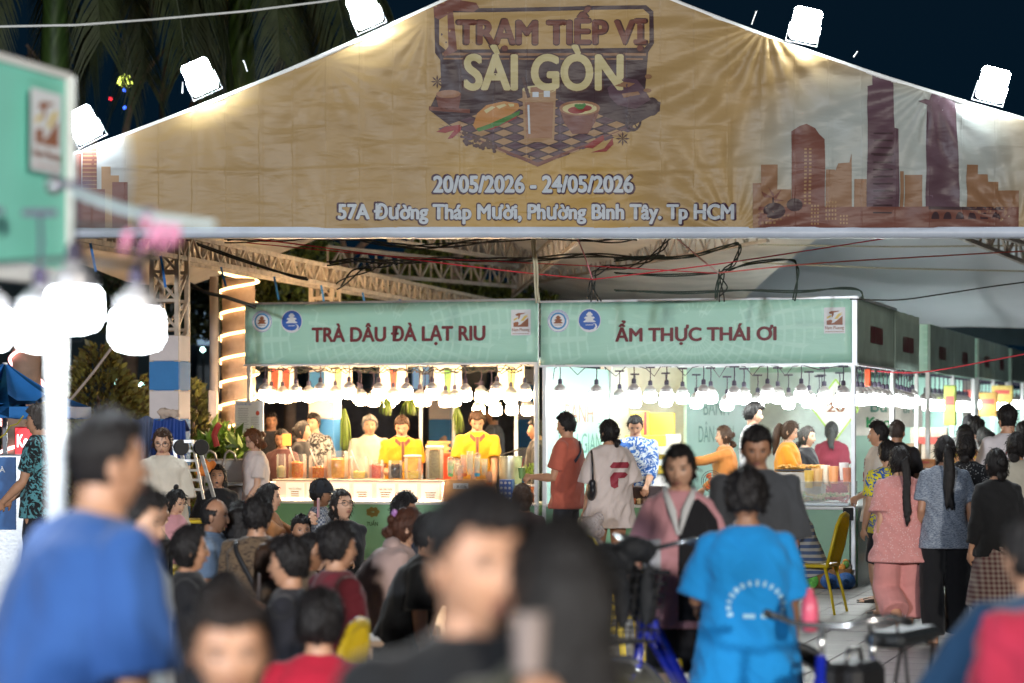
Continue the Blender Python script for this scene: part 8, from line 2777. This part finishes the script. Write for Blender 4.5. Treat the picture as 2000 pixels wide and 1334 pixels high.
r2 = person(1752, 822, 23.6, 25, 'close-cropped man in a black polo behind the beige-tee man', hair='fade', hthick=.008, hcol=(.05, .035, .03), top=BLK, skin=1, collar=BLK)
r3 = person(1733, 862, 21.0, 340, 'boy in a yellow and blue football shirt with glasses', S=1.52, top=(.68, .60, .02), tpat='blotch', tcol2=(.03, .10, .38), skin=0, glasses=True, ra=(.06, .05, -.5), bottom='shorts', bcol=BLK)
r4 = person(1757, 872, 18.4, 352, 'woman in pink short pyjamas with a long black braid, walking away', sex='f', hair='braid', longhair=.42, top=(.62, .27, .25), tpat='dots', tcol2=(.72, .45, .42), fit=1.7, sleeve=.85, hem=.10, bottom='capri', bcol=(.60, .25, .23), skin=0, build=1.12, legs={-1: (.07, -.22, .10), '-1': 62, 1: (.09, .06, 0)}, shoes=(.50, .46, .36), la=(.04, -.02, -.5), ra=(.03, .16, -.42))
r5 = person(1846, 852, 18.3, 2, 'woman in a grey-blue marled tee and black trousers with a long ponytail', sex='f', hair='longpony', longhair=.44, top=(.11, .14, .20), tpat='melange', tcol2=(.34, .38, .44), fit=1.1, sleeve=.75, hem=.03, bottom='wide', bcol=(.010, .010, .012), skin=1, build=1.08, la=(.05, .10, -.45), ra=(.07, .02, -.5), legs={-1: (.10, -.06, 0), 1: (.10, .10, 0)})
r6 = person(1946, 877, 17.6, 350, 'woman in a black long-sleeved top and plaid skirt, hair in a low knot', sex='f', hair='bun', top=(.012, .012, .013), sleeve=1.7, bottom='plaid_skirt', bcol=(.10, .03, .035), bpat='plaid', bcol2=(.32, .26, .22), skin=0, ra=(.05, .12, -.45))
r7 = person(1985, 845, 19.6, 20, 'person in a loose beige tee with a hair bun at the right edge', sex='f', hair='bun', top=(.40, .37, .30), fit=1.5, skin=0)
r8 = person(1967, 796, 21.0, 345, 'tall young man in a white VANS tee with shaved sides', hair='fade', hthick=.020, top=(.62, .58, .60), fit=1.5, skin=0)
V, Fc = fit_text('VANS', .26, .07, .015); V, Fc = grid_cut(V, Fc, .025); decal(r8, r8['shirt'], V, Fc, .0, r8['SH'].z - .13, 'lettering', DRED, True)
r9 = person(1888, 850, 20.6, 20, 'woman in a black polka-dot top with a loose bun', sex='f', hair='bun', top=(.014, .014, .016), tpat='dots', tcol2=(.35, .35, .35), skin=0)
r10 = person(1884, 830, 23.5, 5, 'woman in an orange floral blouse with a pink hair tie', sex='f', hair='bob', top=(.62, .32, .16), tpat='floral', tcol2=(.65, .50, .05), skin=0)
r11 = person(1906, 818, 26.5, 30, 'person with dark curly hair in the queue beyond the floral blouse', hthick=.024, top=(.3, .3, .3), skin=0)
r12 = person(1922, 836, 25.5, 330, 'grey-haired person in the queue beside the tall man in white', sex='f', hair='bob', hcol=(.03, .03, .03), top=(.4, .35, .3), skin=0)
r13 = person(1893, 812, 28.5, 15, 'tall grey-capped head at the back of the queue', hair='short', hcol=(.03, .03, .035), top=(.2, .2, .2), skin=0)
r14 = person(1816, 838, 33.5, 185, 'vendor in a black tee behind the trays of the third stall', top=(.05, .05, .05), skin=0, hp=-25, la=(0, .25, -.4), ra=(0, .25, -.4))
r15 = person(1998, 826, 27, 10, 'dark-haired person at the right edge behind the beige tee', hthick=.016, top=(.1, .1, .1), skin=0)
# middle ground: girl in pink and black, man in grey, woman in blue with the bicycles
m1 = person(1327, 868, 11.6, 186, 'girl in a half pink half black shirt with white collar and white pocket', sex='f', hair='pony', longhair=.2, top=(.66, .33, .37), fit=1.25, build=.92, sleeve=.9, skin=3, hp=-12, hy=6, la=(.10, .06, -.46), ra=(.14, .04, -.46), bottom='shorts', bcol=BLK, S=1.58, hem=.06)
def panel_decal(info, poly, cx, cz, name, mtl, back=False):
 return decal_poly(info, info['shirt'], [poly], cx, cz, name, mtl, back)
shz = m1['SH'].z
BLKP = fabric((.016, .016, .02), 'black_panel')
panel_decal(m1, [(.0, -.58), (.0, -.10), (.03, -.02), (.09, .0), (.13, -.03), (.18, -.10), (.20, -.2), (.20, -.58)], 0, shz, 'black_panel', BLKP)
panel_decal(m1, [(-.155, -.20), (-.085, -.19), (-.085, -.34), (-.155, -.35)], 0, shz, 'pocket', mat('pocket_white', (.72, .72, .76), .7))
g = MB()
for s_ in (-1, 1):
 N = m1['SH'] + Vector((0, 0, .0))
 g.tube([m1['SH'] + Vector((s_ * .068, -.01, .045)), m1['SH'] + Vector((s_ * .060, .07, .012)), m1['SH'] + Vector((s_ * .030, .118, -.06)), m1['SH'] + Vector((s_ * .004, .140, -.17))], [.012, .018, .020, .006], 8, flat=((0, 1, 0), .35))
g.obj('collar', fabric((.70, .72, .74), 'collar'), m1['root'], True)
m2 = person(1477, 833, 12.6, 180, 'man in a dark grey tee looking down, behind the woman in bright blue', top=(.075, .082, .095), fit=1.6, sleeve=1.0, skin=1, hp=-22, S=1.68, build=1.05, la=(-.02, .20, -.40), ra=(-.02, .2, -.4))
m3 = person(1458, 924, 10.3, 2, 'woman in a bright blue tee with arched back print, standing between two bicycles', sex='f', hair='short', hthick=.026, top=(.010, .25, .62), fit=1.6, sleeve=.95, hem=.14, bottom='pants', bcol=(.02, .025, .03), skin=2, build=1.15, la=(.05, .24, -.30), ra=(.07, .12, -.48), lcurl=.8, rcurl=.8, S=1.52, hp=-12)
PALE = mat('print_pale_blue', (.36, .62, .78), .7, bmp=0)
shz = m3['SH'].z
rr = random.Random(12)
for q in range(15):
 a = R(200 - q * 16)
 x, z = .115 * math.cos(a), .10 * math.sin(a)
 w_, h_ = rr.uniform(.006, .011), rr.uniform(.009, .013)
 ca, sa = math.cos(a - math.pi / 2), math.sin(a - math.pi / 2)
 decal(m3, m3['shirt'], [(u * w_ * ca - w * h_ * sa, 0, u * w_ * sa + w * h_ * ca) for u, w in ((-1, -1), (1, -1), (1, 1), (-1, 1))], [(0, 1, 2, 3)], x + .03, shz - .30 + z, 'print_mark', PALE, True)
for q in range(2):
 decal(m3, m3['shirt'], [(-.025, 0, -.009), (.025, 0, -.009), (.025, 0, .009), (-.025, 0, .009)], [(0, 1, 2, 3)], .0 + q * .075, shz - .34, 'print_mark', PALE, True)
# big blurred foreground figures
f1 = person(212, 808, 5.5, 54, 'large blurred man in a blue tee filling the lower left corner', hair='fade', hthick=.010, top=(.030, .095, .30), tpat=None, fit=1.5, sleeve=.95, skin=0, S=1.72, build=1.06, lean=17, la=(.12, .02, -.5), ra=(.06, .06, -.5), hy=10, neckline=.01, bottom='pants')
f2 = person(935, 962, 3.8, 152, 'large blurred man in a black tee, face turned right, in the centre foreground', hair='fade', hthick=.016, top=(.010, .011, .013), skin=0, S=1.60, build=1.05, hy=-4, hp=-6, fit=1.2, la=(-.13, .22, -.03, .6, -.2, -1), ra=(.1, .05, -.48), lcurl=.9)
f3 = person(1092, 1010, 3.75, 350, 'blurred woman with long black hair beside the foreground man', sex='f', hair='long', longhair=.62, hcol=(.008, .0065, .006), top=(.05, .048, .03), skin=0, S=1.56, fit=1.6, build=1.05, la=(-.10, .26, -.14, .5, -.4, -1), ra=(.08, .1, -.4))
f3b = thing('white_cup', 'blurred white cup in a raised hand in the centre foreground', 'cup', world_pt(f2, local_hand(f2, -1)[0] + Vector((.0, -.03, .05))), 0)
g = MB(); g.lathe([(.022, -.05), (.027, .035), (.029, .035), (.029, .040), (.005, .042)], 20); g.obj('cup', mat('cup_white', (.24, .19, .17), .4), f3b, 'auto')
f4 = person(452, 1152, 4.4, 172, 'blurred child with short dark hair facing the camera at the bottom', S=1.40, top=(.35, .22, .16), skin=0, hp=-14, hcol=(.02, .014, .012))
f5 = person(272, 956, 8.3, 100, 'blurred pale-shirted person beside the blue-tee man, face to the right', S=1.46, hair='short', top=(.34, .40, .44), fit=1.5, skin=3, hp=-10)
f6 = person(2088, 1000, 6.0, 350, 'blurred figure in a crimson shirt cut by the right edge', S=1.47, top=(.36, .02, .05), fit=2.0, skin=0, build=1.2, sleeve=1.9)
f7 = person(2012, 1010, 6.6, 330, 'blurred person in a denim-blue jacket leaning at the right edge', S=1.40, top=(.018, .06, .13), fit=2.2, sleeve=1.95, skin=0, build=1.3, la=(.30, .10, -.42), lean=10)
# left side
l1 = person(72, 795, 19.4, 275, 'young man in a black and teal printed tee at the far left, face in profile', top=(.015, .017, .02), tpat='blotch', tcol2=(.10, .30, .34), hthick=.022, hcol=(.06, .05, .045), skin=0, la=(-.04, .25, -.42), ra=(-.06, .25, -.40), lcurl=.8, rcurl=.8, S=1.76)
l2 = person(318, 836, 19.6, 176, 'girl in glasses and a cream blouse with a side braid', sex='f', hair='braid', longhair=.3, hcol=BRN, top=(.66, .60, .50), fit=1.8, sleeve=1.0, skin=3, hp=-18, hy=4, glasses=True, la=(.0, .2, -.42), ra=(.0, .22, -.42))
l3 = person(425, 908, 23.2, 178, 'girl in a black jacket mid-yawn holding chopsticks at the yellow table', sex='f', hair='bob', longhair=.02, top=(.016, .016, .018), sleeve=1.9, fit=1.5, pose='sit', skin=0, mouth=1, hp=4, la=(-.06, .26, -.20), ra=(.08, .25, -.34), lcurl=.9)
l4 = person(343, 955, 19.0, 120, 'little girl in a pink sleeveless top with a top knot', sex='f', hair='topbun', top=(.62, .30, .33), sleeve=0.0, S=1.15, pose='sit', skin=3, hp=-22, hscale=.98)
l5 = person(420, 972, 15.0, 95, 'balding man in a light blue shirt turned to the right', hair='bald', top=(.20, .28, .40), skin=1, pose='sit', collar=(.20, .28, .40), hp=-6)
l6 = person(306, 968, 17.0, 70, 'dark-haired man in a black jacket half hidden behind the foreground man', top=BLK, sleeve=1.9, pose='sit', skin=1)
l7 = person(372, 1027, 11.8, 82, 'girl in a black tee with a low ponytail looking at a phone', sex='f', hair='pony', longhair=.18, top=(.015, .015, .018), pose='sit', skin=0, la=(-.02, .28, -.12), ra=(-.02, .30, -.12), S=1.5, lcurl=.8, rcurl=.8)
l8 = person(505, 973, 14.2, 30, 'man in a brown patterned jacket with a black strap across his back', top=(.15, .10, .06), tpat='knit', tcol2=(.04, .025, .02), sleeve=1.9, fit=1.5, pose='sit', skin=0, build=1.12, hthick=.018)
torso_strap(l8, BLACKP, -1, .30)
l9 = person(468, 980, 15.2, 350, 'person with bobbed hair in a pale green top left of the patterned jacket', sex='f', hair='bob', top=(.16, .34, .24), pose='sit', skin=0)
l10 = person(527, 945, 19.2, 95, 'woman with long dark hair holding up a pink phone', sex='f', hair='long', longhair=.32, top=(.40, .17, .06), pose='sit', skin=3, la=(-.04, .34, .02), ra=(-.02, .36, .0), hp=2, lcurl=.8, rcurl=.8)
l11 = person(588, 1008, 18.4, 160, 'small boy peering out beside the arms holding the phone', S=1.2, pose='sit', top=(.3, .2, .12), skin=1, hp=-5)
l12 = person(628, 938, 20.4, 84, 'man in a black cap and checked shirt looking right', top=(.40, .42, .46), tpat='check', tcol2=(.10, .12, .18), sleeve=1.3, pose='sit', skin=2, hy=-4)
cap(l12, (.02, .022, .028))
l13 = person(668, 957, 17.6, 165, 'woman in round glasses and a black tee looking up, hand at her chin', sex='f', hair='bun', hcol=(.02, .015, .014), top=(.015, .015, .018), pose='sit', skin=3, glasses=True, hy=-25, hp=10, la=(-.10, .18, -.22), ra=(-.02, .16, -.10))
l14 = person(606, 1042, 13.4, 92, 'small boy with cropped hair in profile behind the dark red tee', S=1.2, hair='fade', hthick=.006, pose='sit', top=(.20, .15, .11), skin=1)
l15 = person(562, 1052, 10.9, 282, 'boy in a black tee facing left with his hand at his mouth', pose='sit', top=(.018, .018, .024), skin=0, la=(-.12, .20, .02), S=1.5, hthick=.016)
l16 = person(662, 1024, 11.7, 62, 'boy in a dark red tee with a white print on the back', pose='sit', top=(.145, .018, .028), fit=1.4, skin=0, hthick=.017, S=1.58, build=1.08)
decal_poly(l16, l16['shirt'], [[(-.07, 0), (-.04, .03), (-.01, .012), (.03, .045), (.05, .01), (.09, .015), (.08, -.025), (.0, -.02), (-.06, -.03)]], -.02, l16['SH'].z - .12, 'print', PRINT_WHITE)
l17 = person(795, 992, 14.2, 78, 'woman in a dusty pink hooded top bent forward, purple claw clip in her hair', sex='f', hair='bun', hcol=(.06, .022, .012), top=(.40, .28, .25), fit=2.0, sleeve=1.9, pose='sit', lean=30, skin=3, hp=-18, build=1.08, bcol=(.05, .10, .03))
g = MB(); g.ell((0, -.045, .02), (.11, .06, .07), 16, 10, 0, Matrix.Translation(l17['SH'])); eo, ef = remesh(g, .012, 1); part_from(eo, ef, 'hood', fabric((.40, .28, .25)), l17['root'])
g = MB()
for q in range(5): g.ell(tuple(l17['HM'] @ Vector((-.03 + .015 * q, -.10, .055 + .01 * math.sin(q * 2)))), (.013, .013, .016), 8, 6)
g.obj('hair_clip', mat('clip_purple', (.45, .2, .5), .4), l17['root'], True)
l18 = person(792, 968, 17.2, 100, 'dark-haired man in navy beyond the hooded woman', top=(.03, .035, .06), pose='sit', skin=1, hthick=.020)
l19 = person(842, 1006, 12.8, 92, 'person in a black tee just left of the foreground man, bent over', top=(.010, .011, .013), pose='sit', skin=0, build=1.12, fit=1.5, lean=18, hp=-8)
l20 = person(624, 1160, 8.8, 0, 'black-haired person in a crimson tee with back turned at the bottom', lean=12, hthick=.02, top=(.42, .012, .035), pose='sit', skin=0, S=1.5)
l21 = person(1020, 946, 19.4, 350, 'person with a messy knot of hair at the right of the drinks counter', sex='f', hair='bun', hcol=BRN, top=(.08, .05, .05), pose='sit', skin=1)
l22 = person(545, 1050, 12.8, 100, 'brown-haired woman half hidden behind the boy in black', sex='f', hair='bob', hcol=BRN, top=(.2, .14, .1), pose='sit', skin=0)
l23 = person(440, 1120, 9.4, 20, 'dark head low between the phone girl and the patterned jacket', sex='f', hair='bob', top=(.02, .02, .025), pose='sit', skin=1, S=1.35)
for i, lb in ((l3, 'stool under the yawning girl'), (l4, 'stool under the little girl in pink'), (l5, 'stool under the balding man'), (l6, 'stool under the half-hidden man in black'), (l7, 'stool under the girl with the ponytail'), (l8, 'stool under the man in the patterned jacket'), (l9, 'stool under the person in pale green'), (l10, 'stool under the woman raising a phone'), (l11, 'stool under the peering small boy'), (l12, 'stool under the man in the black cap'), (l13, 'stool under the woman in round glasses'), (l14, 'stool under the cropped-haired small boy'), (l15, 'stool under the boy in black'), (l16, 'stool under the boy in dark red'), (l17, 'stool under the hooded woman'), (l18, 'stool under the man in navy'), (l19, 'stool under the bent person in black'), (l20, 'stool under the person in crimson'), (l21, 'stool under the messy-knot person'), (l22, 'stool under the brown-haired woman'), (l23, 'stool under the low dark head')):
 seat_for(i, 'yellow plastic ' + lb)
# phones in hands
def phone(info, label, col=(.6, .3, .35), up=True):
 h = (local_hand(info, -1)[0] + local_hand(info, 1)[0]) / 2
 t = thing('mobile_phone', label, 'phone', world_pt(info, h + Vector((0, .03, .05))), info['root'].rotation_euler.z)
 g = MB(); g.box((0, 0, 0), (.075, .010, .155), bev=.004); g.obj('phone', mat('phone_%.1f' % col[0], col, .35), t)
 g = MB(); g.box((0, -.0062, 0), (.068, .001, .145)); g.obj('screen', mat('screen_dark', (.03, .03, .04), .1), t)
phone(l10, 'phone in a pink flowered case raised above the seated crowd')
phone(l7, 'dark phone held before the girl with the low ponytail', (.12, .10, .10))
# chopsticks
h = world_pt(l3, local_hand(l3, -1)[0])
g = MB(); g.tube([h + Vector((.0, 0, .06)), h + Vector((.03, -.06, -.14))], .004, 5); g.tube([h + Vector((.01, 0, .06)), h + Vector((.045, -.06, -.14))], .004, 5)
tag(g.obj('chopsticks', mat('chop', (.6, .4, .2), .5)), 'pair of wooden chopsticks in the hand of the yawning girl', 'chopsticks')
g = MB(); c = P(425, 990, 21.9); g.lathe([(.05, 0), (.08, .05), (.075, .05), (.03, .01)], 16, 0, None, (c.x, c.y, .817)); tag(g.obj('food_bowl', BLACKP, None, True), 'black bowl on the yellow table before the yawning girl', 'bowl')
